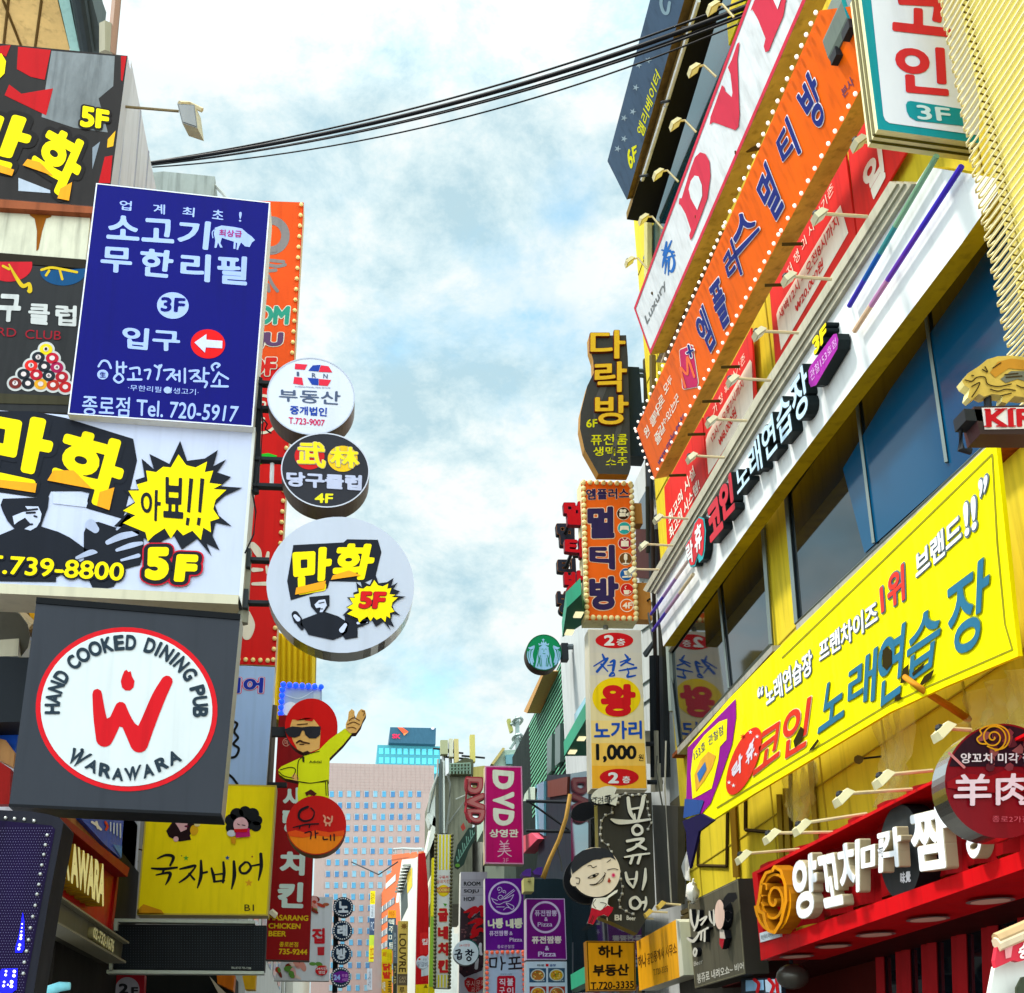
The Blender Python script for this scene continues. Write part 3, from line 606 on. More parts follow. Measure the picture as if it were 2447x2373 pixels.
T(a, pl, '코', (60, 150, 215, 50, 190, 300, 10, 440), RE, .018, 2, [(mat('f0c8a0', .5), .014)]); T(a, pl, '인', (225, 0, 418, -110, 370, 235, 200, 340), RE, .018, 2, [(mat('f0c8a0', .5), .014)])
V('R7'); PUR = mat('8a1088', .5); PG(a, pl, [(1115, 245), (1440, -85), (1442, 40), (1415, 220), (1340, 440), (1270, 620), (1200, 700), (1105, 600)], PUR, 2)
PG(a, pl, [(1138, 420), (1155, 260), (1230, 160), (1330, 70), (1385, 50), (1380, 190), (1335, 240), (1325, 330), (1300, 440), (1280, 520), (1210, 560), (1150, 590)], BY, 3)
T(a, pl, '153호', (1158, 275, 1235, 195, 1240, 255, 1165, 330), NAVY, .0, 4); T(a, pl, '관철점', (1255, 170, 1355, 90, 1360, 150, 1262, 235), NAVY, .0, 4)
PG(a, pl, [(1165, 430), (1205, 330), (1260, 270), (1310, 300), (1285, 380), (1230, 470), (1175, 540)], mat('d8a030', .5), 4); PG(a, pl, [(1185, 420), (1240, 340), (1250, 390), (1200, 480)], mat('3a6aa8', .5), 5)
PG(a, pl, [(1100, 590), (1230, 600), (1200, 690), (1090, 720)], mat('2a4a8a', .5), 4)
PG(a, pl, el(1497, 335, 85, 245, 30, rot=22), mat('d4301c', .5), 3)
T(a, pl, '락', (1415, 390, 1490, 260, 1490, 400, 1425, 470), mat('d8ccd8', .5), .035, 4); T(a, pl, '휴', (1510, 280, 1575, 150, 1570, 300, 1515, 380), mat('d8ccd8', .5), .035, 4)
for x, y in ((1545, 140), (1590, 170), (1400, 480), (1430, 500), (1580, 290)): PG(a, pl, star(x, y, 16, 5), WH, 4)
PG(a, pl, star(1492, 170, 26, 9, 6), mat('d8381c', .5), 3)
V('R6'); HOLE = mat('2c2408', .9)
for h_ in ([(845, 1440), (880, 1412), (915, 1440), (915, 1540), (875, 1590), (845, 1560)], [(1000, 1580), (1045, 1540), (1040, 1620), (1010, 1685), (978, 1690)], [(1070, 1610), (1170, 1525), (1150, 1570), (1075, 1635)], [(1125, 1700), (1160, 1635), (1240, 1580), (1215, 1650), (1130, 1720)], [(940, 1790), (975, 1765), (990, 1800), (935, 1830)]): PG(a, pl, h_, HOLE, 4)
V('R8')
for h_ in ([(290, 200), (340, 100), (362, 120), (350, 190), (300, 245)], [(405, 250), (455, 185), (465, 200), (430, 250), (395, 270)]): PG(a, pl, h_, HOLE, 4)
th.part('lettering', a)
V('R7'); fl = MB(); fl.prism([PX(3.96).at(*p) for p in [(1075, 740), (1200, 690), (1285, 735), (1185, 810), (1150, 960), (1125, 1060), (1105, 950), (1100, 820)]], (.03, 0, 0), mat('1c1640', .6)); th.part('torn_flap', fl)
drape(PX(4.05), ([(1120, 900), (1105, 960), (1090, 1040), (1085, 1120)], [(1150, 900), (1150, 980), (1130, 1080), (1135, 1150)]), PLASW, 'plastic_strip', 'thin strip of clear plastic hanging under the torn left end of the yellow banner', 'plastic sheet', .02, 6, 10)
V('R6'); b = MB(); b.tube([PX(3.97).at(1000, 1640), PX(3.97).at(1120, 1730), PX(4.25).at(1330, 1860), PX(4.5).at(1480, 1960)], [.022, .025, .028, .028], mat('b87818', .6), 8); single('wooden_pole', b, 'brown wooden pole poking through the torn edge of the yellow banner', 'pole', smooth=True)
# ================================================================ red skewer shop sign
RD = mat('c00c14', .35, 0, .12); RDK = mat('8c0c12', .45, 0, .15); V('R8'); pl = PX(4.0); pb = PX(4.3)
th = Thing('shop_sign', 'long red framed shop sign with chunky white letters and an orange ram curl', 'shop sign')
b = MB(); TL, TR, BR_, BL = (0, 1092), (2300, -85), (2300, 775), (52, 1565)
n_ = 46; vs = []
for i in range(n_+1):
    t = i/n_; x0, y0 = TL[0]+(TR[0]-TL[0])*t, TL[1]+(TR[1]-TL[1])*t; x1, y1 = BL[0]+(BR_[0]-BL[0])*t, BL[1]+(BR_[1]-BL[1])*t
    dd = .07 if (i//2) % 2 else 0
    vs += [pb.at(x0, y0, dd), pb.at(x1, y1, dd)]
b.add(vs, [(2*i, 2*i+1, 2*i+3, 2*i+2) for i in range(n_)], RDK); th.part('corrugated_back', b)
b = MB()
def rail(q, d=.30): b.prism([pl.at(*p) for p in q], (d, 0, 0), RD)
rail([(0, 1090), (2300, -90), (2300, -70), (3, 1112)], 1.0); rail([(3, 1112), (36, 1094), (82, 1552), (52, 1568)]); rail([(52, 1568), (2300, 770), (2300, 900), (60, 1682)], .62)
th.part('frame', b)
a = MB(); LS = mat('a89a7c', .45); LF = mat('e2e4ea', .3)
for s_, q in (('양', (332, 1000, 500, 945, 512, 1365, 350, 1420)), ('꼬', (498, 985, 640, 950, 690, 1300, 560, 1330)), ('치', (636, 900, 800, 860, 800, 1215, 676, 1245)), ('미', (806, 905, 965, 855, 960, 1085, 812, 1110)), ('각', (910, 815, 1080, 770, 1095, 1045, 940, 1060)), ('짬', (1135, 680, 1390, 620, 1430, 1050, 1175, 1085)), ('뽕', (1440, 640, 1700, 560, 1640, 965, 1545, 1010))):
    T(a, pl, s_, q, LF, .034, 1, [(mat('c8c0a8', .4), .010)], .08, LS, 1.5)
th.part('raised_letters', a)
b = MB(); b.prism([PX(4.07).at(x, y) for x, y in el(1003, 950, 142, 322, 40)], (.16, 0, 0), mat('34383a', .4), mat('1c1e20', .5)); T(b, PX(4.065), '味覺', (1002, 1085, 1075, 1075, 1075, 1150, 1005, 1165), LF, .03); th.part('round_plate', b)
OG = mat('e0900c', .35); OS = mat('a8660c', .45); b = MB()
sp = [(238+(12+t*11.2)*math.cos(t)*.72, 1270+(12+t*11.2)*1.25*math.sin(t)) for t in np.linspace(0, 15.5, 60)]
ST(b, pl, [sp], OG, 17, 1, .12, OS, 1.2); ST(b, pl, [[(255, 1048), (300, 1075), (330, 1170), (335, 1280), (300, 1420), (255, 1492), (215, 1480), (190, 1420), (178, 1360), (150, 1350), (138, 1310), (150, 1260), (158, 1200), (165, 1150), (195, 1090), (240, 1075), (255, 1048)]], OG, 20, 1, .14, OS)
ST(b, pl, [[(165, 1165), (195, 1165), (200, 1200)], [(160, 1240), (172, 1245)], [(165, 1290), (180, 1310)]], OG, 12, 1, .14, OS); th.part('ram_emblem', b)
b = MB(); b.prism([PX(3.98).at(*p) for p in [(50, 1497), (182, 1460), (192, 1520), (56, 1560)]], (.02, 0, 0), mat('c8d4dc', .4)); T(b, PX(3.98), '제인옥의 미식락이야기', (62, 1512, 176, 1478, 182, 1508, 66, 1545), DARK, .0); th.part('plate', b)
# soffit with round lamps, porch and red doors
zs = pl.at(60, 1682).z+.01; po = Thing('storefront', 'dark red shop front of glazed doors under the red sign', 'shop front')
b = MB(); b.box((4.62, 5.0, zs+.02), (5.4, 14.6, zs+.14), mat('3a0c0c', .6)); po.part('soffit', b)
psz = Plane((0, 0, zs-.004), (0, 0, 1)); b = MB()
DL = MB(); DL.add([(.13*math.cos(t), .13*math.sin(t), 0) for t in np.linspace(0, 6.28, 20)[:-1]], [tuple(range(19))], mat('e8b8a8', .3, var=0))
DL.add([((.13 if k < 19 else .16)*math.cos(t), (.13 if k < 19 else .16)*math.sin(t), .003) for k, t in enumerate(list(np.linspace(0, 6.28, 20)[:-1])*2)], [(i, (i+1) % 19, 19+(i+1) % 19, 19+i) for i in range(19)], STEEL)
pts = [psz.at(*p) for p in ((1605, 1255), (1185, 1380), (832, 1485), (545, 1565), (300, 1635))]
for p in pts: p.z = 2.782
po.many('downlight', DL, pts)
pd = PX(5.3); RF = mat('a8141c', .4)
for x0, x1, yt0, yt1 in ((870, 1005, 1590, 1530), (1045, 1180, 1530, 1480), (1220, 1385, 1480, 1420), (1420, 1590, 1425, 1360), (1630, 1836, 1350, 1290), (1880, 2080, 1280, 1200)):
    b = MB(); q = [(x0, yt0+30), (x1, yt1+30), (x1+25, 2300), (x0+25, 2300)]
    P_ = [pd.at(*p) for p in q]
    for i in range(4): b.tube([P_[i], P_[(i+1) % 4]], .06, RF, 4)
    do = po.part('door', b); q_ = MB(); q_.add([p+Vector((.02, 0, 0)) for p in P_], [(0, 1, 2, 3)], GLASS); po.part('pane', q_, do)
V('R8'); b = MB(); q = PX(4.3).at(275, 1790); b.ball(q, .16, mat('4a4640', .3, .4), 14, 8, (1, 1, .75)); b.tube([q+Vector((0, 0, .1)), q+Vector((0, 0, .4))], .02, DARK, 5); single('dome_lamp', b, 'grey dome lamp hanging left of the red shop front', 'lamp', smooth=True)
b = slab(PX(4.25), [(-75, 1800), (200, 1800), (205, 2000), (-70, 2000)], .04, mat('1c2430', .4)); th = Thing('menu_board', 'small blue white and red board under the dark brush lettered facade sign', 'sign'); th.part('board', b)
a = MB(); PG(a, PX(4.25), [(-40, 1815), (80, 1812), (85, 1880), (-40, 1890)], mat('88b4d8', .4)); PG(a, PX(4.25), [(90, 1812), (198, 1805), (200, 1900), (95, 1895)], mat('b8cce0', .4)); ST(a, PX(4.25), [[(20, 1810), (50, 1840), (40, 1890)], [(120, 1810), (150, 1850), (130, 1910)], [(170, 1810), (180, 1910)]], RED, 22, 2); th.part('lettering', a)
# ================================================================ round mutton skewer sign
pl = PY(6.5); th = Thing('round_sign', 'round dark red sign with a broad steel rim, golden ram curl and white Chinese characters', 'sign')
DKR = mat('7c0c18', .3, 0, .15); b = MB(); cx, cy = 1690, 470
b.prism([pl.at(x, y) for x, y in el(cx, cy, 388, 388, 56)], (0, .17, 0), DKR, CHROME); th.part('drum', b)
a = MB(); PG(a, pl, [p for p in el(cx, cy, 374, 374, 40, 195, 345)], mat('2e1420', .3, 0, .3))
for i in range(26):
    x, y = random.uniform(1360, 2000), random.uniform(110, 420)
    if math.hypot(x-cx, y-cy) < 340: PG(a, pl, star(x, y, random.uniform(25, 50), 30, 3, random.uniform(0, 360), .4), mat(random.choice(['7a3038', '5a2028', '8e4a4a', '3c1420']), .4), 2+i*.036)
PG(a, pl, [(1310, 480), (1420, 420), (1600, 440), (1700, 400), (1900, 440), (2060, 430), (2062, 520), (1690, 560), (1312, 520)], mat('8c0a14', .3, 0, .12), 3)
ST(a, pl, [[(1325, 285), (1425, 380)]], mat('c87878', .4), 18, 3)
ST(a, pl, [[(1620+(8+t*6)*math.cos(t), 180+(8+t*6)*math.sin(t)) for t in np.linspace(0, 14, 60)], [(1560, 110), (1530, 130), (1540, 160), (1510, 190), (1530, 220), (1570, 225)], [(1560, 110), (1640, 95), (1710, 130), (1728, 190), (1700, 245), (1640, 262), (1580, 240)]], mat('d09018', .35), 10, 4)
T(a, pl, '양꼬치 미각 짬뽕', (1400, 285, 1960, 285, 70), mat('d8c8cc', .4), .02, 4); T(a, pl, '羊肉串', (1350, 430, 2130, 415, 215), mat('e0c4cc', .4), .022, 5); T(a, pl, '종로2가점', (1612, 708, 1860, 712, 42), mat('c0505c', .4), 0, 4)
th.part('face', a); b = MB(); b.tube([pl.at(2060, 470)+Vector((0, .15, 0)), pl.at(2400, 470)+Vector((0, .15, 0))], .05, STEEL, 8); th.part('bracket', b)
# ================================================================ coin karaoke blade sign
V('R2'); pl = PY(6.3); TE = mat('148a98', .35); th = Thing('blade_sign', 'large teal edged white blade sign with red lettering near the top right corner', 'sign')
o = [(655, -120), (795, 978), (1560, 1085), (1560, -120)]; th.part('cabinet', slab(pl, o, .17, TE, mat('dcd4a4', .4, 0, .1)))
a = MB(); PG(a, pl, [(712, -120), (742, 0), (835, 880), (850, 915), (880, 935), (1560, 1028), (1560, -120)], mat('d4d8e8', .3, 0, .06)); RC = mat('c82c34', .4)
T(a, pl, '코', (905, -160, 1330, -110, 1345, 290, 900, 240), RC, .03, 2); T(a, pl, '인', (915, 335, 1310, 370, 1330, 735, 935, 700), RC, .035, 2)
PG(a, pl, [(1003, 800), (1015, 775), (1040, 770), (1420, 830), (1440, 960), (1080, 920), (1030, 890), (1010, 850)], TE, 2); T(a, pl, '3F', (1075, 800, 1330, 828, 1350, 935, 1090, 912), mat('c0d4dc', .4), .02, 3)
th.part('lettering', a)
b = MB()
for f_ in (.33, .66): b.tube([pl.at(655, -120)+Vector((-.006, .17*f_, 0)), pl.at(795, 978)+Vector((-.006, .17*f_, 0))], .012, mat('6a6240', .5), 4); b.tube([pl.at(795, 978)+Vector((0, .17*f_, -.004)), pl.at(1560, 1085)+Vector((0, .17*f_, -.004))], .012, mat('4a4410', .5), 4)
th.part('seam', b)
pl = PY(6.95); th = Thing('blade_sign', 'grey green rounded blade sign with a teal rim, left of the large teal edged sign', 'sign')
o = [(515, -160), (520, 10), (560, 130), (590, 172), (690, 172), (690, -160)]; th.part('cabinet', slab(pl, o, .4, TE, mat('667068', .4, 0, .1))); a = MB(); PG(a, pl, [(545, -160), (552, 10), (585, 115), (610, 146), (690, 150), (690, -160)], mat('8a96a8', .4)); PG(a, pl, el(635, 72, 14, 12), RC, 2); th.part('face', a)
b = MB(); q = pl.at(640, 205); b.box((q.x-.08, q.y-.02, q.z-.03), (q.x+.12, q.y+.12, q.z+.06), DARK); q = pl.at(640, 205); b.box((q.x-.08, q.y+.25, q.z-.03), (q.x+.12, q.y+.36, q.z+.06), DARK); th.part('bracket', b)
# ================================================================ yellow wire screen wall
V('P'); XW = 4.05; ye = PX(XW).at(2352, 300).y; SY = mat('d8c766', .5, 0, .12)
th = Thing('screen_wall', 'yellow wall wrapped in rows of bent cream rods at the right edge', 'wall')
b = MB(); b.box((XW, 2.0, 4.2), (5.2, ye, 10.2), SY)
th.part('wall_panel', b); b = MB(); RO = mat('ece0b0', .35, .2, .05); z = 4.25; k = 0
while z < 10.1:
    e = ye+.13+.02*(k % 2); x0 = XW-.065; b.tube([(x0, 2.0, z), (x0, e-.03, z), (x0+.02, e, z+.005), (x0+.045, e, z+.02), (x0+.06, e-.03, z+.03), (x0+.062, ye-.1, z+.04)], .0075, RO, 5, False); z += .062; k += 1
th.part('rod_grille', b); b = MB()
for j in range(95):
    z = 4.3+j*.062
    for y in (ye-.12, ye-.75): b.tube([(XW-.065, y, z), (XW, y+.03, z+.015)], .007, mat('7c6a20', .5), 4, False)
th.part('tie', b)
# ================================================================ beast cut-out and beer sign
V('R4'); pl = PY(5.2); th = Thing('sign_cutout', 'golden mythical beast cut out standing on the red lettered beer sign', 'sign'); BO = mat('c8a850', .5, 0, .15); BD = mat('3c2c14', .5); BG = mat('b8802c', .5)
o = [(1430, 1140), (1480, 1080), (1560, 1030), (1620, 980), (1700, 955), (1820, 950), (1940, 965), (2060, 1010), (2080, 1100), (2040, 1180), (1990, 1250), (1900, 1265), (1830, 1255), (1770, 1310), (1730, 1300), (1740, 1250), (1660, 1240), (1600, 1260), (1560, 1240), (1500, 1285), (1475, 1265), (1490, 1200), (1450, 1175)]
th.part('beast', slab(pl, o, .06, BO, mat('e8d890', .4))); a = MB()
PG(a, pl, [(1640, 1080), (1700, 1000), (1800, 975), (1930, 990), (2040, 1040), (2040, 1120), (1900, 1060), (1780, 1050), (1680, 1120)], BG); PG(a, pl, [(1720, 1130), (1800, 1070), (1900, 1070), (2020, 1120), (1990, 1170), (1850, 1130), (1760, 1160)], mat('6c6c60', .5))
ST(a, pl, [[(1450, 1140), (1500, 1150), (1540, 1120), (1600, 1120), (1620, 1170), (1700, 1190), (1800, 1170)], [(1500, 1190), (1560, 1160), (1540, 1210), (1500, 1270)], [(1640, 1210), (1700, 1225), (1760, 1210), (1830, 1220)], [(1580, 1060), (1620, 1080), (1600, 1040)], [(1500, 1105), (1515, 1108)], [(1660, 1050), (1720, 1010)], [(1750, 1100), (1850, 1090)], [(1760, 1120), (1880, 1110)], [(1840, 1180), (1900, 1200), (1980, 1170)], [(1720, 1260), (1800, 1240)]], BD, 9, 2); th.part('marking', a)
b = MB(); b.tube([pl.at(1645, 1235)+Vector((0, .03, 0)), pl.at(1650, 1330)+Vector((0, .03, 0))], .02, DARK, 6); th.part('post', b)
pl = PY(5.15); th = Thing('beer_sign', 'dark framed cream sign with big red serif letters below the golden beast', 'sign'); DF = mat('3a2c2c', .4)
th.part('cabinet', slab(pl, [(1520, 1335), (2300, 1315), (2300, 1545), (1570, 1545)], .14, DF, mat('4a3030', .4))); a = MB()
PG(a, pl, [(1578, 1348), (2250, 1338), (2250, 1500), (1600, 1512)], mat('dcd4d4', .35)); KR = mat('b81824', .4)
T(a, pl, 'KIRIN', (1600, 1362, 2230, 1350, 2230, 1490, 1610, 1498), KR, .035, 2)
for x, y in ((1612, 1366), (1612, 1494), (1700, 1492), (1690, 1364), (1740, 1362), (1742, 1492), (1805, 1360), (1806, 1492)): ST(a, pl, [[(x-16, y), (x+22, y)]], KR, 11, 3)
th.part('lettering', a); b = MB(); q = pl.at(1480, 1390); b.box((q.x-.02, q.y, q.z-.04), (q.x+.08, q.y+.12, q.z+.03), DARK); b.tube([pl.at(1490, 1400)+Vector((0, .1, 0)), pl.at(1495, 1590)+Vector((0, .1, 0)), pl.at(1570, 1600)+Vector((0, .1, 0))], .02, DARK, 6); th.part('bracket', b)
# stall awning, lower right
V('R8'); pl = PY(4.8); th = Thing('awning', 'red and white fabric stall awning on a pale rail in the lower right corner', 'awning'); b = MB(); b.tube([pl.at(1650, 1545), pl.at(1800, 1480), pl.at(2000, 1390)], .03, mat('b89870', .5), 8); b.tube([pl.at(1650, 1575), pl.at(1800, 1510), pl.at(2000, 1420)], .03, mat('e0c8a8', .5), 8); th.part('rail', b)
b = slab(pl, [(1655, 1590), (2000, 1430), (2000, 1640), (1800, 1690), (1760, 1680), (1650, 1730), (1640, 1680)], .03, mat('c83040', .5, 0, .2)); PG(b, pl, [(1700, 1580), (1760, 1560), (1745, 1660), (1710, 1670)], mat('d89090', .5)); PG(b, pl, [(1805, 1520), (1900, 1480), (1900, 1530), (1808, 1560)], mat('e8b060', .5)); T(b, pl, '송', (1795, 1570, 1880, 1545, 110), mat('f0dcd8', .5), .03); th.part('valance', b)
b = slab(Plane(pl.o+Vector((0, .1, 0)), pl.n), [(1640, 1720), (1840, 1660), (2000, 1640), (2000, 2000), (1590, 2000), (1610, 1880)], .03, mat('dcdcd4', .5, 0, .1)); th.part('curtain', b)
b = slab(pl, [(1800, 1860), (1836, 1790), (2000, 1780), (2000, 2000), (1800, 2000)], .03, mat('3a4030', .5)); th.part('side_flap', b)
# ================================================================ attic room blade sign
def blade(name, label, y, quad_, depth, face, side, cat='sign', group=None):
    t = Thing(name, label, cat, group); p = PY(y); t.part('cabinet', slab(p, quad_, depth, face, side)); return t, p
V('R3'); DB = mat('3c3c3e', .35, 0, .12); YG = mat('d4aa2c', .35); BRN = mat('6a2c10', .5)
th, pl = blade('blade_sign', 'dark wavy edged blade sign with yellow brush letters, topmost of the right hand column', 16.0, [(25, 800), (305, 795), (318, 960), (340, 1800), (325, 1850), (95, 1845), (-10, 1660), (-45, 1500), (-40, 1380), (10, 1180), (60, 1080), (55, 980), (30, 900)], .18, DB, mat('a8782c', .4))
a = MB(); E_ = [(BRN, .014)]
for s_, q in (('다', (30, 770, 295, 770, 215)), ('락', (62, 1015, 305, 1005, 230)), ('방', (65, 1265, 318, 1260, 220))): T(a, pl, s_, q, YG, .02, 1, E_, .04, BRN, 1.4)
th.part('raised_letters', a); a = MB(); YL = mat('c8c414', .4)
T(a, pl, '6F', (3, 1432, 88, 1430, 64), YL, .02); T(a, pl, '퓨전룸', (35, 1548, 315, 1543, 82), YL, .01); T(a, pl, '생맥주', (55, 1640, 316, 1640, 70), YL, .015); T(a, pl, '소주', (150, 1725, 316, 1720, 64), YL, .01)
ST(a, pl, [[(60, 1440, 4), (90, 1300, 50), (150, 1150, 40), (180, 1060, 10)], [(180, 1800, 10), (250, 1500, 40), (290, 1350, 10)]], mat('4c4c50', .35), 20, 1); th.part('lettering', a)
b = MB(); b.box(tuple(pl.at(318, 1660)+Vector((0, .19, 0))), tuple(pl.at(425, 985)+Vector((0, .5, 0))), mat('24303a', .5)); th.part('mount_box', b)
b = MB()
for y in (980, 1018, 1240, 1272): b.tube([pl.at(400, y)+Vector((0, .3, 0)), pl.at(520, y+6)+Vector((0, .3, 0))], .035, mat('4a5a68', .5), 6)
b.tube([pl.at(492, 900)+Vector((0, .3, 0)), pl.at(520, 1960)+Vector((0, .3, 0))], .06, mat('4a4028', .6), 6); th.part('bracket', b)
# ================================================================ orange multi room blade sign
V('R5'); th, pl = blade('blade_sign', 'tall orange blade sign ringed with cream bulbs, round icons down its right side', 16.3, [(437, 155), (823, 172), (868, 1215), (474, 1210)], .32, mat('e2621a', .4, 0, .08), mat('d8cca0', .4, 0, .15))
a = MB(); WO = [(mat('e8c8b0', .4), .024)]; NV = mat('2e2450', .4)
T(a, pl, '엠플러스', (475, 218, 800, 212, 802, 292, 478, 302), NV, .03, 1, WO)
for s_, q in (('멀', (485, 355, 690, 350, 692, 590, 488, 595)), ('티', (500, 645, 693, 640, 697, 832, 502, 800)), ('방', (498, 885, 722, 875, 725, 1132, 505, 1138))): T(a, pl, s_, q, NV, .055, 1, WO)
for (x, y), h_ in zip(((758, 405), (765, 515), (768, 630), (775, 748), (780, 865), (785, 980)), ('3c2014', '2ca0a0', '9c1838', '6a4420', '1c5ca0', 'c81c1c')):
    PG(a, pl, el(x, y, 51, 49, 26), mat('e8d8c0', .4), 1); PG(a, pl, el(x, y, 47, 45, 26), mat(h_, .4), 2)
IW = mat('e8dcc8', .4)
PG(a, pl, [(728, 400), (775, 400), (775, 428), (728, 428)], IW, 3); PG(a, pl, [(778, 408), (798, 396), (798, 428), (778, 420)], IW, 3); PG(a, pl, el(742, 385, 13, 13, 14), IW, 3); PG(a, pl, el(768, 385, 13, 13, 14), IW, 3)
PG(a, pl, [(730, 540), (735, 500), (755, 498), (775, 498), (797, 500), (802, 540), (785, 528), (748, 528)], IW, 3)
PG(a, pl, [(740, 612), (798, 612), (798, 655), (740, 655)], IW, 3); ST(a, pl, [[(752, 592), (768, 610), (788, 592)]], IW, 6, 3)
ST(a, pl, [[(775, 722, 26), (775, 748, 26)]], IW, 26, 3); ST(a, pl, [[(775, 760), (775, 782)], [(755, 784), (797, 784)]], IW, 8, 3)
PG(a, pl, [(760, 840), (808, 836), (815, 868), (768, 872)], IW, 3); PG(a, pl, [(748, 880), (818, 874), (822, 888), (750, 892)], IW, 3)
PG(a, pl, [(758, 985), (802, 985), (798, 1018), (766, 1018)], IW, 3); ST(a, pl, [[(802, 990), (816, 998), (800, 1008)], [(775, 975), (770, 962), (780, 955)]], IW, 5, 3)
ring(a, pl, 785, 1100, 52, 50, 6, IW, 2); T(a, pl, '4F', (752, 1078, 825, 1076, 46), IW, .03, 2)
th.part('lettering', a); b = MB(); b.ball((0, 0, 0), .042, mat('f0dca0', .25, var=0), 8, 5); pts = []
for p0, p1, n in (((452, 178), (480, 1160), 24), ((480, 1195), (850, 1205), 9), ((452, 172), (808, 186), 8), ((815, 200), (852, 1170), 24)): pts += [pl.at(x, y, .035) for x, y in along(p0, p1, n)]
th.many('bulb', b, pts)
b = MB(); q = pl.at(835, 300); b.box((q.x, q.y+.1, q.z-.35), (q.x+.15, q.y+.3, q.z), mat('c0823c', .5)); q = pl.at(862, 905); b.box((q.x, q.y+.1, q.z-.6), (q.x+.22, q.y+.3, q.z), mat('c0823c', .5)); b.tube([pl.at(640, 1225)+Vector((0, .15, 0)), pl.at(642, 1290)+Vector((0, .15, 0))], .04, STEEL, 6); th.part('bracket', b)
RL = mat('b8101c', .3); 
for k_, (s_, q) in enumerate((('멀', (295, 335, 442, 335, 445, 515, 310, 508)), ('티', (305, 612, 445, 612, 452, 762, 310, 740)), ('방', (300, 858, 448, 855, 445, 1040, 310, 1045)))):
    t = Thing('channel_letter', ['red channel letter nearest the top, left of the orange bulb ringed sign', 'middle red channel letter left of the orange bulb ringed sign', 'lowest red channel letter left of the orange bulb ringed sign'][k_], 'letter', 'red letters beside the orange blade sign'); a = MB(); p_ = PY(16.5)
    T(a, p_, s_, q, RL, .05, 1, [(mat('5c1c4c', .4), .01)], .1, mat('701018', .4)); t.part('letter_face', a)
    a = MB(); q2 = (q[0]+4, q[1]+8, q[2]+4, q[3]+8, q[4]+4, q[5]+8, q[6]+4, q[7]+8); P4 = [p_.at(*p)+Vector((0, .7, 0)) for p in quad(q2)]
    class PP:                                        # rear letter of the pair, one metre further down the street
        n = Vector((0, -1, 0))
        def at(s, x, y, d=0): return p_.at(x, y)+Vector((0, .7-d, 0))
    T(a, PP(), s_, q2, mat('30303c', .4), .05, 1, [(mat('c8742c', .4), .012)], .12, mat('22222a', .5)); t.part('rear_letter', a)
    a = MB(); a.tube([p_.at((q[0]+q[2])/2, (q[1]+q[5])/2, .04), p_.at((q[0]+q[2])/2, (q[1]+q[5])/2, .04)+Vector((0, .7, 0))], .03, DARK, 5); a.tube([p_.at((q[0]+q[2])/2+20, (q[1]+q[5])/2)+Vector((0, .2, 0)), p_.at(465, (q[1]+q[5])/2)+Vector((0, .2, 0))], .03, DARK, 5); t.part('bracket', a)
# ================================================================ king dried pollack sign
V('P'); th, pl = blade('blade_sign', 'tall cream to orange blade sign with blue brush letters and a 1,000 won price', 16.3, [(1406, 1504), (1531, 1506), (1547, 1887), (1413, 1885)], .3, CREAM, mat('d8d0b8', .4, 0, .12))
a = MB()
for i, h_ in enumerate(('ccc6bc', 'd0c8ba', 'd8cdb4', 'e4d2a0', 'eed084', 'f0c058', 'f0ae30')):
    t0, t1 = i/7, (i+1)/7; q = lambda t, s_: (1408+7*t if s_ == 0 else 1530+15*t, 1506+378*t); PG(a, pl, [q(t0, 0), q(t0, 1), q(t1, 1), q(t1, 0)], mat(h_, .35, 0, .06))
V('R5'); RE2 = mat('cc1820', .4); BL2 = mat('1c50b0', .4)
PG(a, pl, el(690, 1365, 143, 59), RE2, 2); T(a, pl, '2', (610, 1325, 690, 1325, 80), WH, .04, 3); T(a, pl, '층', (705, 1352, 772, 1352, 52), WH, .015, 3)
ST(a, pl, [[(600, 1470, 12), (612, 1498, 20)], [(535, 1560, 10), (640, 1500, 16), (560, 1600, 22)], [(590, 1545, 14), (640, 1600, 10)], [(660, 1530, 14), (690, 1520, 22), (680, 1590, 22)], [(640, 1555, 10), (680, 1550, 12)], [(672, 1612, 22), (650, 1635, 8), (690, 1630, 12), (684, 1608, 10)]], BL2, 16, 2)
ST(a, pl, [[(770, 1470, 10), (790, 1495, 20)], [(735, 1530, 10), (810, 1505, 14), (740, 1555, 14)], [(780, 1530, 10), (835, 1550, 14)], [(725, 1595, 10), (855, 1572, 18)], [(790, 1580, 14), (800, 1610, 10)], [(800, 1610, 12), (790, 1640, 18), (850, 1630, 12)]], BL2, 16, 2)
PG(a, pl, el(706, 1795, 183, 150), mat('f0cc10', .4), 2); T(a, pl, '왕', (585, 1695, 850, 1695, 852, 1940, 588, 1945), RE2, .06, 3)
V('R7'); T(a, pl, '노가리', (475, 70, 800, 62, 803, 188, 478, 192), BL2, .03, 2); T(a, pl, '1,000', (490, 218, 765, 232, 766, 336, 492, 348), BK, .035, 2); T(a, pl, '원', (777, 290, 812, 290, 46), BK, .01, 2)
PG(a, pl, el(648, 445, 132, 57), RE2, 2); T(a, pl, '2', (572, 412, 645, 412, 75), WH, .04, 3); T(a, pl, '층', (668, 438, 722, 438, 48), WH, .02, 3); th.part('lettering', a)
b = MB(); b.tube([pl.at(835, 200)+Vector((0, .15, 0)), pl.at(960, 200)+Vector((0, .15, 0))], .035, DARK, 6); b.tube([pl.at(835, 460)+Vector((0, .15, 0)), pl.at(960, 460)+Vector((0, .15, 0))], .035, DARK, 6); th.part('bracket', b)
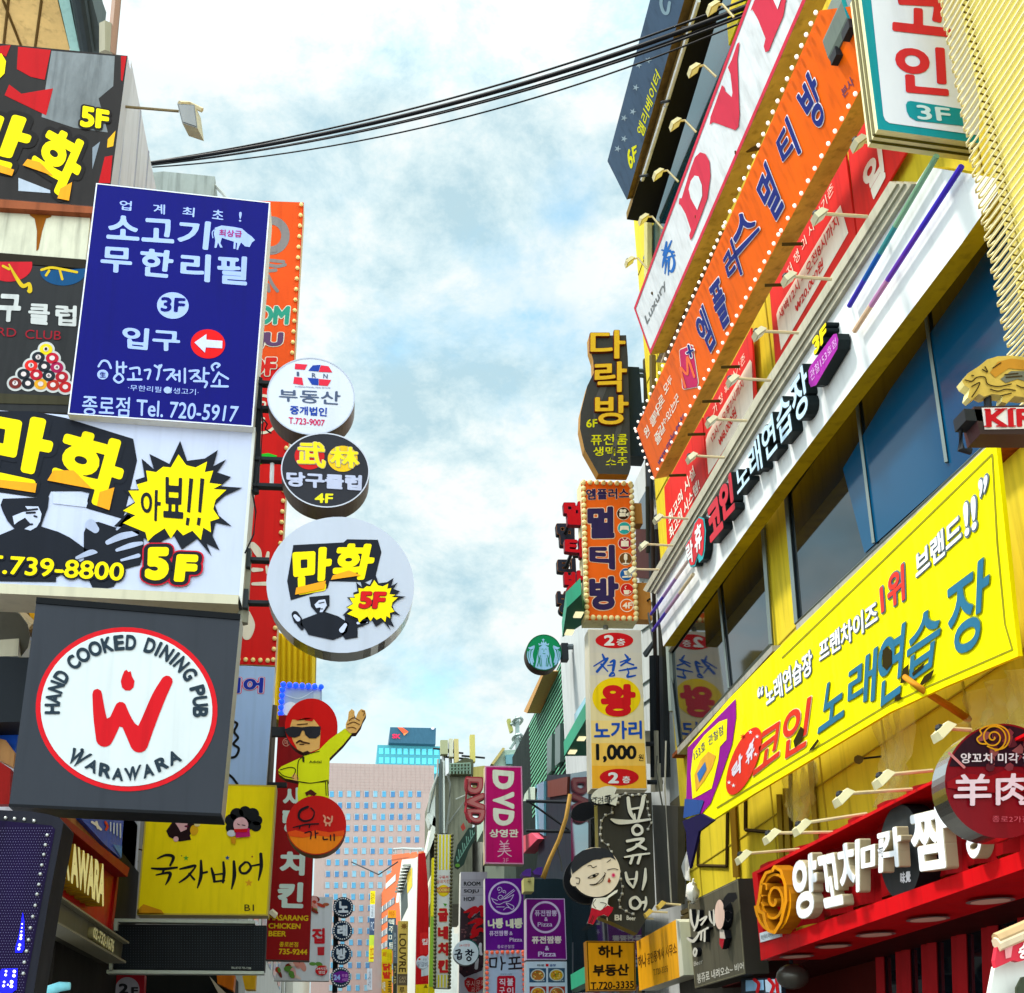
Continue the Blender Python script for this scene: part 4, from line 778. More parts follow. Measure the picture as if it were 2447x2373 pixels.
# ================================================================ dark beer hall blade sign with the running boy
V('R7'); CH = mat('3e3c36', .5, 0, .12); th, pl = blade('blade_sign', 'charcoal blade sign with white brush letters, a string of square bulbs and a speech bubble', 15.95, [(500, 560), (866, 548), (893, 1300), (772, 1500), (610, 1425), (520, 1390)], .22, CH, mat('8a7c3c', .5))
a = MB(); LW = mat('dcd8cc', .35)
ST(a, pl, [[(702, 592, 22), (714, 680, 26), (748, 742, 14)], [(806, 585, 26), (792, 660, 26), (768, 745, 14)], [(716, 668, 14), (790, 655, 14)], [(588, 735, 12), (640, 752, 34), (740, 750, 22), (850, 735, 14)], [(745, 700, 10), (752, 748, 10)],
    [(790, 790), (760, 775), (732, 800), (742, 832), (770, 838), (795, 820), (790, 790)], [(695, 882), (805, 868), (745, 925), (700, 945)], [(760, 905), (820, 935)], [(678, 990, 12), (760, 975, 14), (845, 965, 12)], [(735, 980), (718, 1030)], [(785, 975), (768, 1030)],
    [(686, 1095, 16), (700, 1150, 22), (735, 1195, 12)], [(760, 1090, 16), (755, 1140, 20), (738, 1195, 12)], [(695, 1140, 10), (755, 1135, 10)], [(818, 1068, 14), (815, 1140, 24), (798, 1208, 12)],
    [(755, 1260), (718, 1280), (722, 1325), (760, 1335), (785, 1300), (755, 1260)], [(785, 1298), (822, 1290)], [(820, 1258, 12), (822, 1300, 18), (808, 1345, 10)]], LW, 19, 1, .06, BK, 1.3)
th.part('raised_letters', a); a = MB(); T(a, pl, 'BI', (617, 1372, 665, 1372, 40), LW, .04); T(a, pl, 'Beer', (698, 1378, 760, 1382, 30), LW, .02); ST(a, pl, [[(565, 1380), (568, 1412)]], LW, 7); th.part('lettering', a)
pts = [(648, 580), (690, 558), (735, 570), (778, 565), (820, 570), (836, 615), (838, 660), (848, 705), (862, 755), (840, 798), (636, 620), (600, 645), (598, 688), (553, 703), (526, 742), (522, 790), (518, 835), (530, 878), (570, 905), (593, 950), (603, 995), (628, 1035), (648, 1082), (655, 1135), (668, 1185), (665, 1235), (645, 1278), (652, 1325), (692, 1350), (738, 1370)]
b = MB(); b.box((-.016, -.012, -.016), (.016, .012, .016), mat('c8c4b8', .3)); th.many('bulb', b, [pl.at(x, y, .03) for x, y in pts])
b = MB()
for i in list(range(9))+list(range(10, 29)):
    b.tube([pl.at(*pts[i], .012), pl.at(*pts[i+1], .012)], .008, mat('8a8880', .5), 4, False)
th.part('wire', b)
b = MB(); b.prism([pl.at(x, y, .30) for x, y in el(522, 600, 95, 55, 30, 20, 340, -18)+[(560, 660), (595, 672)]], (0, .1, 0), mat('d4d2c4', .4), BK); T(b, Plane(pl.o-Vector((0, .30, 0)), pl.n), '달려라', (455, 592, 590, 560, 592, 615, 462, 650), BK, .0); th.part('speech_bubble', b); b = MB(); b.prism([pl.at(x, y, -.5) for x, y in el(470, 615, 100, 60, 30, rot=-12)], (0, .1, 0), BK); th.part('rear_bubble', b)
b = MB(); wallquad(b, 4.42, [(872, 632), (1046, 640), (1042, 1300), (902, 1335)], CH, .1); th.part('side_panel', b)
# boy cut out
p2 = PY(15.5); th = Thing('sign_cutout', 'cut out running boy with black bowl hair and red trousers on the charcoal sign', 'sign'); SK = mat('e2d2bc', .4, 0, .05); b = MB()
p2p = [p2.at(x, y) for x, y in el(490, 1085, 165, 168, 40, rot=-10)]; b.prism(p2p, (0, .09, 0), SK, BK); bb = MB(); bb.prism([p+Vector((.0, .55, 0)) for p in p2p], (0, .09, 0), BK); bb.tube([p2.at(490, 1085)+Vector((0, .08, 0)), p2.at(490, 1085)+Vector((0, .56, 0))], .05, BK); th.part('rear_board', bb)
PG(b, p2, el(345, 1145, 28, 35, 20), SK, 1); PG(b, p2, [(332, 1100), (322, 1040), (345, 980), (400, 940), (480, 920), (550, 925), (600, 955), (625, 1005), (590, 985), (540, 990), (520, 1000), (495, 1000), (470, 1005), (400, 1045), (350, 1085)], mat('2c2e34', .4), 2)
ST(b, p2, [[(435, 1045), (455, 1040), (470, 1055), (495, 1045)], [(565, 1020), (590, 1002)], [(437, 1125), (470, 1105), (508, 1095), (480, 1120), (437, 1125)], [(568, 1072), (610, 1062), (640, 1070)], [(450, 1170), (490, 1165), (530, 1130), (552, 1100), (530, 1150), (480, 1172), (450, 1170)], [(355, 1125), (380, 1130), (375, 1165), (358, 1160)], [(548, 1090), (556, 1095)]], mat('30261c', .5), 5, 3)
PG(b, p2, el(478, 1110, 12, 9, 12), BK, 3); PG(b, p2, el(608, 1107, 14, 15, 14), mat('e08898', .4), 3); PG(b, p2, el(608, 1107, 8, 9, 12), mat('d0205c', .4), 4); PG(b, p2, [(578, 1120), (592, 1145), (580, 1160), (568, 1150)], mat('a03c2c', .4), 3)
th.part('head', b); b = MB()
b.prism([p2.at(x, y) for x, y in [(478, 1262), (560, 1255), (620, 1210), (640, 1203), (635, 1220), (575, 1262), (570, 1300), (590, 1320), (605, 1322), (600, 1350), (575, 1385), (545, 1375), (500, 1380), (470, 1440), (435, 1430), (460, 1370), (462, 1310)]], (0, .09, 0), mat('e8e4d8', .4), BK)
PG(b, p2, [(462, 1325), (520, 1345), (570, 1310), (608, 1325), (600, 1352), (573, 1386), (545, 1372), (505, 1384), (472, 1440), (436, 1430)], mat('b0182c', .4), 2); PG(b, p2, [(436, 1440), (452, 1436), (440, 1475), (390, 1480), (400, 1465)], BK, 2)
ST(b, p2, [[(490, 1270), (470, 1300), (490, 1330)], [(520, 1290), (560, 1300), (540, 1330)], [(470, 1380), (450, 1428)], [(478, 1384), (460, 1430)]], mat('2a2018', .5), 4, 3); th.part('figure', b); b = MB(); b.tube([p2.at(470, 1440)+Vector((0, .1, 0)), p2.at(478, 1240)+Vector((0, .1, 0))], .03, BK, 5); th.part('post', b)
# yellow real-estate blade sign and its facade board
YO = mat('eea414', .4, 0, .10); th, pl = blade('blade_sign', 'square amber blade sign with bold black estate agent lettering and a phone number', 17.4, [(425, 1550), (756, 1553), (762, 1882), (440, 1886)], .2, YO, mat('8a5c14', .5))
a = MB(); BN = mat('30200c', .5); border(a, pl, [(428, 1553), (753, 1556), (759, 1879), (443, 1883)], .015, mat('5a3c10', .5)); T(a, pl, '하나', (505, 1580, 672, 1578, 85), BN, .04); T(a, pl, '부동산', (470, 1708, 715, 1702, 82), BN, .04); T(a, pl, 'T.720-3335', (455, 1828, 748, 1818, 50), BN, .025); th.part('lettering', a)
pl = PX(4.15); th = Thing('facade_sign', 'amber facade board with slim brown lettering, right of the square amber sign', 'sign'); th.part('cabinet', slab(pl, [(765, 1552), (1036, 1403), (1062, 1792), (785, 1886)], .25, mat('e8a41c', .4, 0, .14), mat('b8b4a0', .5))); a = MB()
T(a, pl, '하나', (775, 1650, 830, 1625, 835, 1725, 780, 1735), mat('6a4010', .5), .02); T(a, pl, '공인중개사', (838, 1635, 950, 1590, 955, 1665, 842, 1712), mat('6a4010', .5), .01); T(a, pl, '사무소', (960, 1585, 1035, 1555, 1040, 1635, 965, 1665), mat('6a4010', .5), .01); T(a, pl, 'T.720-3335', (880, 1742, 978, 1715, 980, 1755, 882, 1785), mat('6a4010', .5), .0); th.part('lettering', a)
b = MB(); b.prism([pl.at(*p, .01) for p in [(1036, 1403), (1062, 1420), (1090, 1780), (1062, 1792)]], (.3, 0, 0), mat('c8c8b4', .5)); th.part('end_cap', b)
b = MB()
for i in range(12): b.prism([PX(4.3).at(x, y) for x, y in [(1062, 1345+i*40), (1112, 1325+i*38), (1114, 1352+i*38), (1066, 1375+i*40)]], (.05, 0, 0), mat('4a4028', .5))
th.part('louvre', b)
pl = PX(4.1); OL = mat('565244', .4, 0, .2); th = Thing('facade_sign', 'weathered grey brown facade board with dangling brush letters, left of the red shop sign', 'sign'); th.part('cabinet', slab(pl, [(1112, 1292), (1452, 1128), (1502, 1772), (1160, 1872)], .25, OL, mat('33302a', .5))); a = MB(); LW2 = mat('c4c0b4', .4)
ST(a, pl, [[(1160, 1340, 14), (1168, 1420, 18), (1190, 1470, 10)], [(1215, 1345, 14), (1205, 1430, 18), (1185, 1480, 10)], [(1140, 1530, 14), (1180, 1550, 22), (1225, 1490, 10)], [(1190, 1600), (1180, 1630), (1192, 1650), (1202, 1615), (1190, 1600)], [(1225, 1410), (1270, 1385), (1235, 1440)], [(1215, 1495), (1280, 1460)], [(1235, 1490), (1232, 1540)], [(1258, 1475), (1256, 1550)], [(1290, 1350, 10), (1295, 1400, 16), (1310, 1430, 8)], [(1318, 1340, 10), (1322, 1440, 14)], [(1335, 1370), (1322, 1400), (1340, 1425), (1352, 1390), (1335, 1370)], [(1365, 1345, 10), (1368, 1450, 14)]], LW2, 13, 1, .05, BK, 1.3); th.part('raised_letters', a)
a = MB(); T(a, pl, '봉쥬로 내려오쇼~ 비어', (1175, 1770, 1490, 1690, 1495, 1740, 1180, 1840), LW2, .02); T(a, pl, 'Beer', (1155, 1690, 1215, 1670, 1215, 1700, 1155, 1720), LW2, .0); ST(a, pl, [[(1118, 1300), (1448, 1140), (1496, 1765), (1165, 1862), (1118, 1300)]], mat('8a8468', .5), 3, sm=False); th.part('lettering', a)
b = MB(); b.prism([pl.at(x, y, .1) for x, y in el(1388, 1370, 34, 100, 30)], (.09, 0, 0), mat('d8b8a8', .4), BK); PG(b, Plane(pl.o-Vector((.1, 0, 0)), pl.n), [(1354, 1340), (1356, 1260), (1385, 1225), (1440, 1222), (1450, 1260), (1420, 1290), (1400, 1285)], BK, 1); ST(b, Plane(pl.o-Vector((.1, 0, 0)), pl.n), [[(1365, 1350), (1380, 1345)], [(1395, 1350), (1410, 1360)], [(1370, 1400), (1385, 1420), (1400, 1400)]], BK, 5, 1); th.part('face_plate', b); b = MB(); b.prism([pl.at(*p, .08) for p in [(1375, 1465), (1405, 1475), (1415, 1530), (1395, 1600), (1378, 1560)]], (.07, 0, 0), mat('c8bcb0', .4), BK); b.prism([pl.at(*p, .09) for p in [(1380, 1530), (1415, 1535), (1400, 1605), (1380, 1570)]], (.05, 0, 0), mat('a81828', .4), BK); th.part('body_plate', b)
for i, (hd, en) in enumerate((((930, 1310), (1065, 1306)), ((845, 1365), (975, 1357)), ((775, 1408), (880, 1400)), ((708, 1442), (800, 1440)))): spot(hd, en, 4.2, ['nearest', 'second', 'third', 'farthest'][i]+' in the row of four old yellow spotlights above the amber facade board', 'old spotlights over the amber facade board', hm=mat('c8a850', .5), size=.062)
V('R7'); b = MB(); b.ball(PX(4.0).at(1140, 1225), .085, mat('d8d4c8', .4), 12, 9, (.8, 1, 1.4))
for v in b.v: v += Vector((random.uniform(-.022, .022), random.uniform(-.022, .022), random.uniform(-.02, .02)))
b.tube([PX(4.0).at(1140, 1200), PX(4.0).at(1150, 1130)], .012, mat('d8d4c8', .4), 5); single('plastic_bag', b, 'small white plastic bag hung at the corner of the weathered grey brown facade board', 'plastic bag', smooth=True)
# ================================================================ LEFT SIDE
XL = -2.62
def ztop(y, px, py): V('P'); return PY(y).at(px, py).z
zt = ztop(11.8, 303, 136)
th = Thing('corner_building', 'white sided building on the left whose gable carries the comic cafe and billiard signs', 'building'); b = MB()
b.box((-9, 11.85, 0), (XL, 16.4, zt), mat('c4c4d0', .5, 0, .16)); th.part('wall', b)
b = MB()
for y in (12.6, 13.3, 14.1, 15.0, 15.8): b.box((XL, y, 8), (XL+.012, y+.03, zt-.02), mat('9c9ca8', .5))
th.part('panel_joint', b)
th = Thing('row_building', 'plain grey row of buildings running down the left side behind the signs', 'building'); b = MB(); b.box((-9, 16.4, 0), (XL-.05, 34, 11.5), mat('8c8a88', .6, 0, .2)); b.box((-9, 34, 0), (XL+.2, 62, 12.5), mat('a8a8a4', .6, 0, .15)); b.box((-9, 62, 0), (XL+.5, 100, 13.5), mat('b8b4a8', .6, 0, .15)); th.part('wall', b)
b = MB()
for y in range(36, 62, 4):
    for z in (6.5, 9.5): b = MB(); b.box((XL+.15, y, z), (XL+.22, y+2.4, z+1.6), GLASS); th.part('window', b)
# roof edge above: cream soffit, teal fascia, gutters, pole
V('L1'); zs = zt+2.0; ps = Plane((0, 0, zs), (0, 0, 1)); th = Thing('roof_canopy', 'cream roof soffit with a pale teal fascia in the top left corner', 'canopy')
def flat(pts, h, m): b_ = MB(); b_.prism([ps.at(*p) for p in pts], (0, 0, h), m); return b_
th.part('soffit', flat([(-200, -150), (335, -150), (452, 322), (440, 400), (-200, 400)], .15, mat('d2b070', .6, 0, .22)))
th.part('fascia', flat([(345, -150), (420, -150), (530, 400), (475, 400), (455, 322)], .3, mat('9cc4b8', .4)))
b = flat([(425, -150), (560, -150), (650, 200), (672, 260), (640, 420), (545, 400)], .5, mat('4a5454', .45)); b.tube([ps.at(500, -150, .0)-Vector((0, 0, .1)), ps.at(575, 330)-Vector((0, 0, .1))], .10, mat('2e3638', .4), 10); th.part('gutter', b)
b = MB()
for p, q in (((20, 0), (150, 330)), ((270, 0), (225, 330)), ((60, -40), (20, 330))): b.tube([ps.at(*p)-Vector((0, 0, .01)), ps.at(*q)-Vector((0, 0, .01))], .018, mat('5a4420', .6), 4)
th.part('seam', b)
b = MB(); pp = PY(12.2); b.tube([pp.at(775, -200), pp.at(722, 360)], .06, mat('8a6a58', .5), 6); b.tube([pp.at(690, 170), pp.at(690, 360)], .09, mat('8a8470', .6), 6); single('roof_pole', b, 'thin brown pole rising behind the topmost left sign', 'pole')
b = MB(); q0 = PY(11.7).at(780, 690); q1 = PY(11.7).at(1160, 722); b.tube([q0, q1], .016, mat('7c6c50', .5), 6); th = Thing('floodlight', 'square floodlight on a long thin arm against the sky, upper left', 'floodlight'); th.part('arm', b)
b = MB(); P_ = [PY(11.6).at(*p) for p in [(1150, 672), (1262, 680), (1282, 832), (1182, 798)]]; b.prism(P_, (.05, .22, .02), mat('5c5c5c', .4, .3), mat('b8b098', .4)); th.part('head', b); b = MB(); b.add([p+Vector((0, -.006, 0))+(sum(P_, Vector())/4-p)*.12 for p in P_], [(0, 1, 2, 3)], mat('8a8a8c', .2)); th.part('lens', b)
b = MB(); qa = PY(11.6).at(1165, 670); b.tube([qa, qa+Vector((.1, .1, .1)), qa+Vector((.25, .1, .02))], .03, mat('c0b090', .5), 5); th.part('bracket', b)
# top comic cafe sign (its masked hero is left out: plain panels instead)
pl = PY(11.5); th = Thing('signboard', 'topmost left comic cafe sign, yellow letters on grey and red panels', 'sign'); o = [(-260, 258), (828, 362), (795, 640), (745, 960), (700, 1290), (590, 1345), (-260, 1262)]; o = [(-260, 258), (828, 362), (700, 1345), (-260, 1268)]
th.part('cabinet', slab(pl, o, .3, mat('2a2626', .35, 0, .15), mat('b8b8c4', .5))); a = MB(); GR = mat('787c80', .4, 0, .4); RR = mat('b00c14', .35, 0, .12)
PG(a, pl, [(335, 330), (745, 365), (735, 560), (640, 640), (700, 860), (480, 830), (270, 760), (300, 540)], GR, .5); PG(a, pl, [(118, 305), (330, 326), (290, 520), (200, 500), (110, 450)], RR); PG(a, pl, [(60, 550), (140, 610), (345, 575), (300, 750), (30, 620)], RR); PG(a, pl, [(0, 300), (70, 295), (40, 370), (0, 350)], RR)
PG(a, pl, [(785, 365), (822, 366), (795, 530), (785, 520)], RR); PG(a, pl, [(700, 905), (750, 850), (735, 950), (695, 960)], mat('e0a820', .4)); PG(a, pl, [(680, 1020), (730, 1010), (715, 1190), (640, 1190)], RR, 1); PG(a, pl, [(120, 1155), (335, 1240), (330, 1255), (120, 1240)], mat('a8b0c0', .4)); PG(a, pl, [(600, 960), (650, 920), (600, 1100)], mat('7c8490', .4))
PG(a, pl, [(-40, 360), (10, 350), (40, 400), (30, 480), (-10, 520), (-60, 520)], YEL, 2)
BKL = mat('1e1a1a', .4)
T(a, pl, '5F', (530, 690, 712, 725, 705, 845, 520, 830), YEL, .05, 3, [(BKL, .07)]); T(a, pl, '만', (-230, 660, 250, 790, 110, 1130, -330, 1030), YEL, .045, 2, [(BKL, .08)]); T(a, pl, '화', (330, 810, 590, 945, 440, 1320, 165, 1110), YEL, .045, 2, [(BKL, .08)])
PG(a, pl, [(180, 1040), (260, 1060), (350, 1150), (150, 1080)], mat('e8981c', .4), 5); PG(a, pl, [(-20, 1070), (95, 1110), (80, 1150), (-20, 1120)], mat('e8981c', .4), 5); PG(a, pl, [(395, 1230), (470, 1190), (450, 1310), (375, 1295)], mat('e8981c', .4), 5); th.part('lettering', a)
# rust streaked light box and billiard club sign
pl = PY(11.55); th = Thing('light_box', 'dirty white light box with a rust streak under the topmost left sign', 'light box'); b = slab(pl, [(-260, 1335), (588, 1382), (556, 1692), (-260, 1625)], .4, mat('c8c4b0', .4, 0, .3)); th.part('diffuser', b)
a = MB(); RU = mat('8a4e10', .7, 0, .5); PG(a, pl, [(175, 1352), (360, 1362), (330, 1410), (300, 1420), (275, 1500), (250, 1620), (236, 1630), (240, 1500), (225, 1420), (195, 1400)], RU); th.part('rust', a)
b = slab(Plane(pl.o-Vector((0, .08, 0)), pl.n), [(-260, 1272), (606, 1342), (600, 1384), (-260, 1330)], .5, mat('8c4c30', .6, 0, .3)); b.prism([pl.at(*p, .02) for p in [(-260, 1628), (560, 1692), (552, 1750), (-260, 1690)]], (0, .5, 0), mat('28221a', .6)); th.part('frame', b)
V('L2'); pl = PY(11.5); th = Thing('signboard', 'dark billiard club sign with a pyramid of pool balls, half hidden by the blue sign', 'sign'); th.part('cabinet', slab(pl, [(-260, 50), (552, 125), (440, 1050), (-260, 1025)], .3, mat('2c2c2e', .35, 0, .12), mat('3a3830', .5)))
a = MB(); PG(a, pl, el(60, 90, 150, 110, 30, -10, 190), mat('b81824', .4)); PG(a, pl, el(410, 130, 150, 95, 30, -10, 180), mat('0c4470', .4)); GD = mat('c8a818', .4)
ST(a, pl, [[(60, 90, 10), (110, 180, 22), (150, 230, 26), (190, 215, 20), (195, 260, 30), (180, 260, 8)], [(20, 100), (60, 120)], [(270, 125), (330, 110), (400, 120), (500, 140)], [(320, 130), (300, 160)], [(390, 130), (405, 185)]], GD, 16, 2)
WS = mat('c0c0c0', .4); T(a, pl, '당구', (-160, 260, 145, 275, 130, 465, -170, 455), WS, .045, 2); T(a, pl, '클', (185, 342, 328, 348, 320, 485, 185, 472), WS, .03, 2); T(a, pl, '럽', (362, 350, 500, 358, 495, 492, 358, 485), WS, .03, 2)
T(a, pl, 'BILLIARD', (-280, 482, 108, 505, 105, 560, -280, 540), mat('901424', .4), .0, 2); T(a, pl, 'CLUB', (165, 512, 400, 522, 395, 580, 165, 570), mat('901424', .4), .0, 2)
rows = [[(300, 640, 'e8c818')], [(250, 692, '20242c'), (340, 698, 'b81830')], [(203, 745, 'd82820'), (288, 752, '24242c'), (370, 758, 'a0184c')], [(155, 802, '20242c'), (237, 806, 'b01828'), (318, 812, '1c2830'), (402, 820, 'a81828')], [(100, 860, '6c2420'), (183, 862, '20242c'), (265, 866, 'd89820'), (345, 872, 'a82c20'), (425, 885, 'b81c20')]]
for r_ in rows:
    for x, y, h_ in r_: PG(a, pl, el(x, y, 56, 50, 22), WS, .6+x*.001+y*.0004)
for r_ in rows:
    for x, y, h_ in r_: PG(a, pl, el(x, y, 42, 36, 20), mat(h_, .35), 2); PG(a, pl, el(x, y, 18, 16, 14), mat('d8c8c8', .35), 3)
for x, y, s_ in ((300, 640, '1'), (250, 692, '2'), (203, 745, '3'), (370, 758, '4'), (100, 860, '7'), (318, 812, '6')): T(a, pl, s_, (x-8, y-9, x+8, y-9, 18), BK, .02, 4)
PG(a, pl, [(-260, 915), (455, 945), (445, 1000), (-260, 985)], mat('3c3828', .5), 2); th.part('lettering', a)
# ---------------- deep blue beef sign
V('L1'); pl = PY(9.95); th = Thing('blade_sign', 'deep blue blade sign with pale blue rounded lettering and a red arrow disc', 'sign'); NV2 = mat('05066a', .35, 0, .08)
V('P'); Q = [(230, 438), (646, 484), (604, 1021), (162, 990)]; th.part('cabinet', slab(pl, Q, .35, NV2, mat('e0e0dc', .4))); b = MB(); border(b, pl, Q, .012, mat('dcdce8', .4)); th.part('frame', b)
a = MB(); V('L1'); LB2 = mat('9cb0ec', .35, 0, .05)
for s_, q in (('업', (778, 1300, 857, 1308, 852, 1370, 775, 1362)), ('계', (990, 1322, 1072, 1330, 1070, 1395, 1000, 1388)), ('최', (1185, 1342, 1265, 1350, 1260, 1412, 1182, 1402)), ('초', (1378, 1360, 1455, 1366, 1450, 1430, 1374, 1420)), ('!', (1552, 1375, 1570, 1378, 1566, 1442, 1550, 1440))): T(a, pl, s_, q, LB2, .012)
for s_, q in (('소', (700, 1390, 905, 1412, 905, 1565, 690, 1550)), ('고', (925, 1415, 1130, 1428, 1130, 1582, 918, 1568)), ('기', (1155, 1425, 1370, 1440, 1350, 1625, 1150, 1600)), ('무', (660, 1600, 860, 1612, 855, 1780, 648, 1762)), ('한', (912, 1610, 1135, 1630, 1110, 1808, 910, 1790)), ('리', (1175, 1640, 1370, 1655, 1362, 1835, 1168, 1815)), ('필', (1410, 1655, 1612, 1668, 1602, 1855, 1408, 1840))): T(a, pl, s_, q, LB2, .03)
PG(a, pl, [(1395, 1480), (1440, 1465), (1520, 1475), (1570, 1485), (1610, 1520), (1632, 1535), (1655, 1560), (1635, 1575), (1620, 1605), (1590, 1600), (1565, 1575), (1552, 1600), (1545, 1622), (1535, 1622), (1540, 1580), (1530, 1575), (1528, 1618), (1515, 1615), (1518, 1570), (1470, 1555), (1440, 1545), (1430, 1580), (1445, 1608), (1430, 1608), (1415, 1575), (1405, 1610), (1392, 1610), (1398, 1560), (1388, 1520)], LB2); ST(a, pl, [[(1395, 1490), (1378, 1510), (1382, 1545)]], LB2, 6)
T(a, pl, '최상급', (1422, 1490, 1572, 1500, 1568, 1545, 1422, 1535), mat('a02870', .4), .02, 2)
V('L2'); PG(a, pl, el(1122, 355, 103, 86, 36, rot=4), LB2); T(a, pl, '3F', (1045, 300, 1205, 308, 1198, 402, 1042, 394), NV2, .03, 2)
T(a, pl, '입', (792, 488, 970, 505, 958, 645, 800, 630), LB2, .03); T(a, pl, '구', (990, 512, 1170, 525, 1168, 655, 988, 645), LB2, .03)
PG(a, pl, el(1350, 604, 112, 95, 36, rot=4), mat('d81418', .35)); PG(a, pl, [(1262, 596), (1340, 542), (1340, 578), (1444, 586), (1442, 634), (1336, 628), (1330, 662)], mat('c8ccf0', .35), 2)
ST(a, pl, [[(640, 750), (665, 715), (700, 720), (720, 760)], [(760, 720), (760, 790)], [(800, 725), (800, 790)], [(760, 755), (820, 752)], [(765, 800), (740, 830), (770, 855), (800, 835), (785, 805), (765, 800)], [(845, 765), (900, 760), (905, 800)], [(865, 795), (868, 830)], [(830, 835), (918, 835)], [(940, 775), (975, 775), (960, 830)], [(1035, 745), (1030, 800), (1020, 835)], [(1005, 745), (1035, 760), (1048, 742)],
    [(1065, 775), (1130, 775), (1085, 835)], [(1110, 800), (1140, 835)], [(1165, 780), (1165, 845)], [(1200, 765), (1200, 855)], [(1135, 805), (1165, 805)], [(1230, 780), (1290, 780), (1240, 830)], [(1265, 800), (1300, 830)], [(1325, 760), (1322, 835)], [(1325, 795), (1355, 795)], [(1260, 845), (1340, 850), (1330, 885)], [(1385, 775), (1375, 750), (1400, 730), (1425, 740), (1410, 755)], [(1420, 790), (1385, 850)], [(1430, 800), (1480, 830)], [(1425, 840), (1425, 875)], [(1372, 878), (1478, 880)]], LB2, 14)
PG(a, pl, el(667, 803, 36, 32, 20), LB2); T(a, pl, '生', (648, 785, 688, 785, 38), NV2, .02, 2)
T(a, pl, '·무한리필 생생고기·', (832, 868, 1290, 898, 1288, 938, 830, 905), LB2, .0); PG(a, pl, el(1088, 905, 25, 22, 16), LB2, 2); T(a, pl, '종로점', (535, 935, 845, 950, 838, 1080, 532, 1065), LB2, .012); T(a, pl, 'Tel. 720-5917', (888, 962, 1552, 1008, 1535, 1112, 885, 1070), LB2, .012); th.part('lettering', a)
# ---------------- white comic cafe sign
V('P'); pl = PY(10.05); th = Thing('blade_sign', 'broad pale comic cafe sign with yellow letters, a yellow burst and a black clad fighter', 'sign'); PAL = mat('bcc2dc', .35, 0, .06); AL = mat('b8b098', .4, .2, .1)
th.part('cabinet', slab(pl, [(-90, 975), (604, 1021), (571, 1425), (-90, 1393)], .4, PAL, AL)); b = MB(); b.prism([pl.at(*p, .03) for p in [(-90, 1393), (571, 1425), (569, 1447), (-90, 1417)]], (0, .42, 0), AL); b.prism([pl.at(*p, .01) for p in [(604, 1021), (611, 1022), (578, 1447), (571, 1425)]], (0, .4, 0), mat('d0d0cc', .4)); th.part('frame', b)
a = MB(); V('L2'); INK = mat('191c26', .4)
PG(a, pl, [(-60, 1040), (215, 1040), (430, 1085), (865, 1220), (890, 1360), (800, 1740), (560, 1670), (590, 1560), (330, 1560), (310, 1610), (-60, 1560)], INK); PG(a, pl, [(345, 1565), (580, 1612), (560, 1665), (345, 1640)], PAL, 2)
T(a, pl, '만', (-150, 1010, 385, 1110, 265, 1580, -180, 1480), YEL, .045, 2, [(INK, .06)]); T(a, pl, '화', (430, 1140, 855, 1250, 735, 1695, 305, 1540), YEL, .045, 2, [(INK, .06)])
OG2 = mat('e89a1c', .4); PG(a, pl, [(0, 1490), (242, 1515), (232, 1575), (0, 1540)], OG2, 5); PG(a, pl, [(350, 1430), (480, 1430), (600, 1550), (310, 1495)], OG2, 5); PG(a, pl, [(650, 1570), (745, 1540), (712, 1688), (632, 1660)], OG2, 5)
def burst(cx, cy, k, blk, yel, lay=2):
    pts_b = [(1170, 1235), (1215, 1365), (1330, 1350), (1415, 1295), (1385, 1400), (1470, 1355), (1410, 1440), (1500, 1470), (1430, 1530), (1575, 1540), (1460, 1590), (1395, 1650), (1420, 1720), (1505, 1790), (1400, 1765), (1380, 1850), (1425, 1945), (1340, 1900), (1375, 1985), (1280, 1870), (1180, 1940), (1130, 1850), (1060, 1880), (1000, 1940), (960, 1880), (820, 1800), (740, 1790), (830, 1700), (790, 1680), (880, 1630), (800, 1550), (900, 1550), (880, 1490), (940, 1470), (920, 1350), (1000, 1420), (970, 1320), (1100, 1385)]
    pts_y = [(1160, 1325), (1210, 1395), (1270, 1410), (1345, 1372), (1330, 1440), (1385, 1430), (1360, 1510), (1440, 1520), (1385, 1550), (1470, 1555), (1400, 1620), (1385, 1680), (1425, 1740), (1365, 1760), (1370, 1830), (1320, 1800), (1305, 1880), (1250, 1820), (1190, 1850), (1150, 1810), (1110, 1870), (1070, 1805), (1000, 1850), (960, 1890), (945, 1830), (800, 1770), (880, 1720), (800, 1690), (880, 1640), (835, 1560), (905, 1560), (890, 1520), (960, 1500), (950, 1430), (1015, 1440), (1060, 1405), (1110, 1410)]
    PG(a, pl, [(cx+(x-1150)*k, cy+(y-1600)*k) for x, y in pts_b], blk, lay); PG(a, pl, [(cx+(x-1150)*k, cy+(y-1600)*k) for x, y in pts_y], yel, lay+1)
burst(1150, 1600, 1, INK, YEL, 3)
T(a, pl, '아', (912, 1560, 1050, 1555, 1040, 1765, 920, 1740), INK, .02, 5); T(a, pl, '뵤', (1060, 1470, 1200, 1480, 1190, 1745, 1062, 1735), INK, .03, 5)
for x in (1240, 1312): PG(a, pl, [(x-10, 1480), (x+16, 1485), (x-5, 1705), (x-25, 1698)], INK, 5); PG(a, pl, [(x-28, 1735), (x-6, 1740), (x-14, 1790), (x-34, 1782)], INK, 5)
V('L3'); PG(a, pl, [(5, 20), (20, -20), (320, -30), (312, 40), (285, 110), (268, 160), (380, 195), (455, 232), (560, 308), (640, 325), (500, 372), (470, 430), (365, 490), (365, 520), (-60, 515), (-60, 240), (0, 215), (95, 175), (50, 125), (18, 60)], INK, 2)
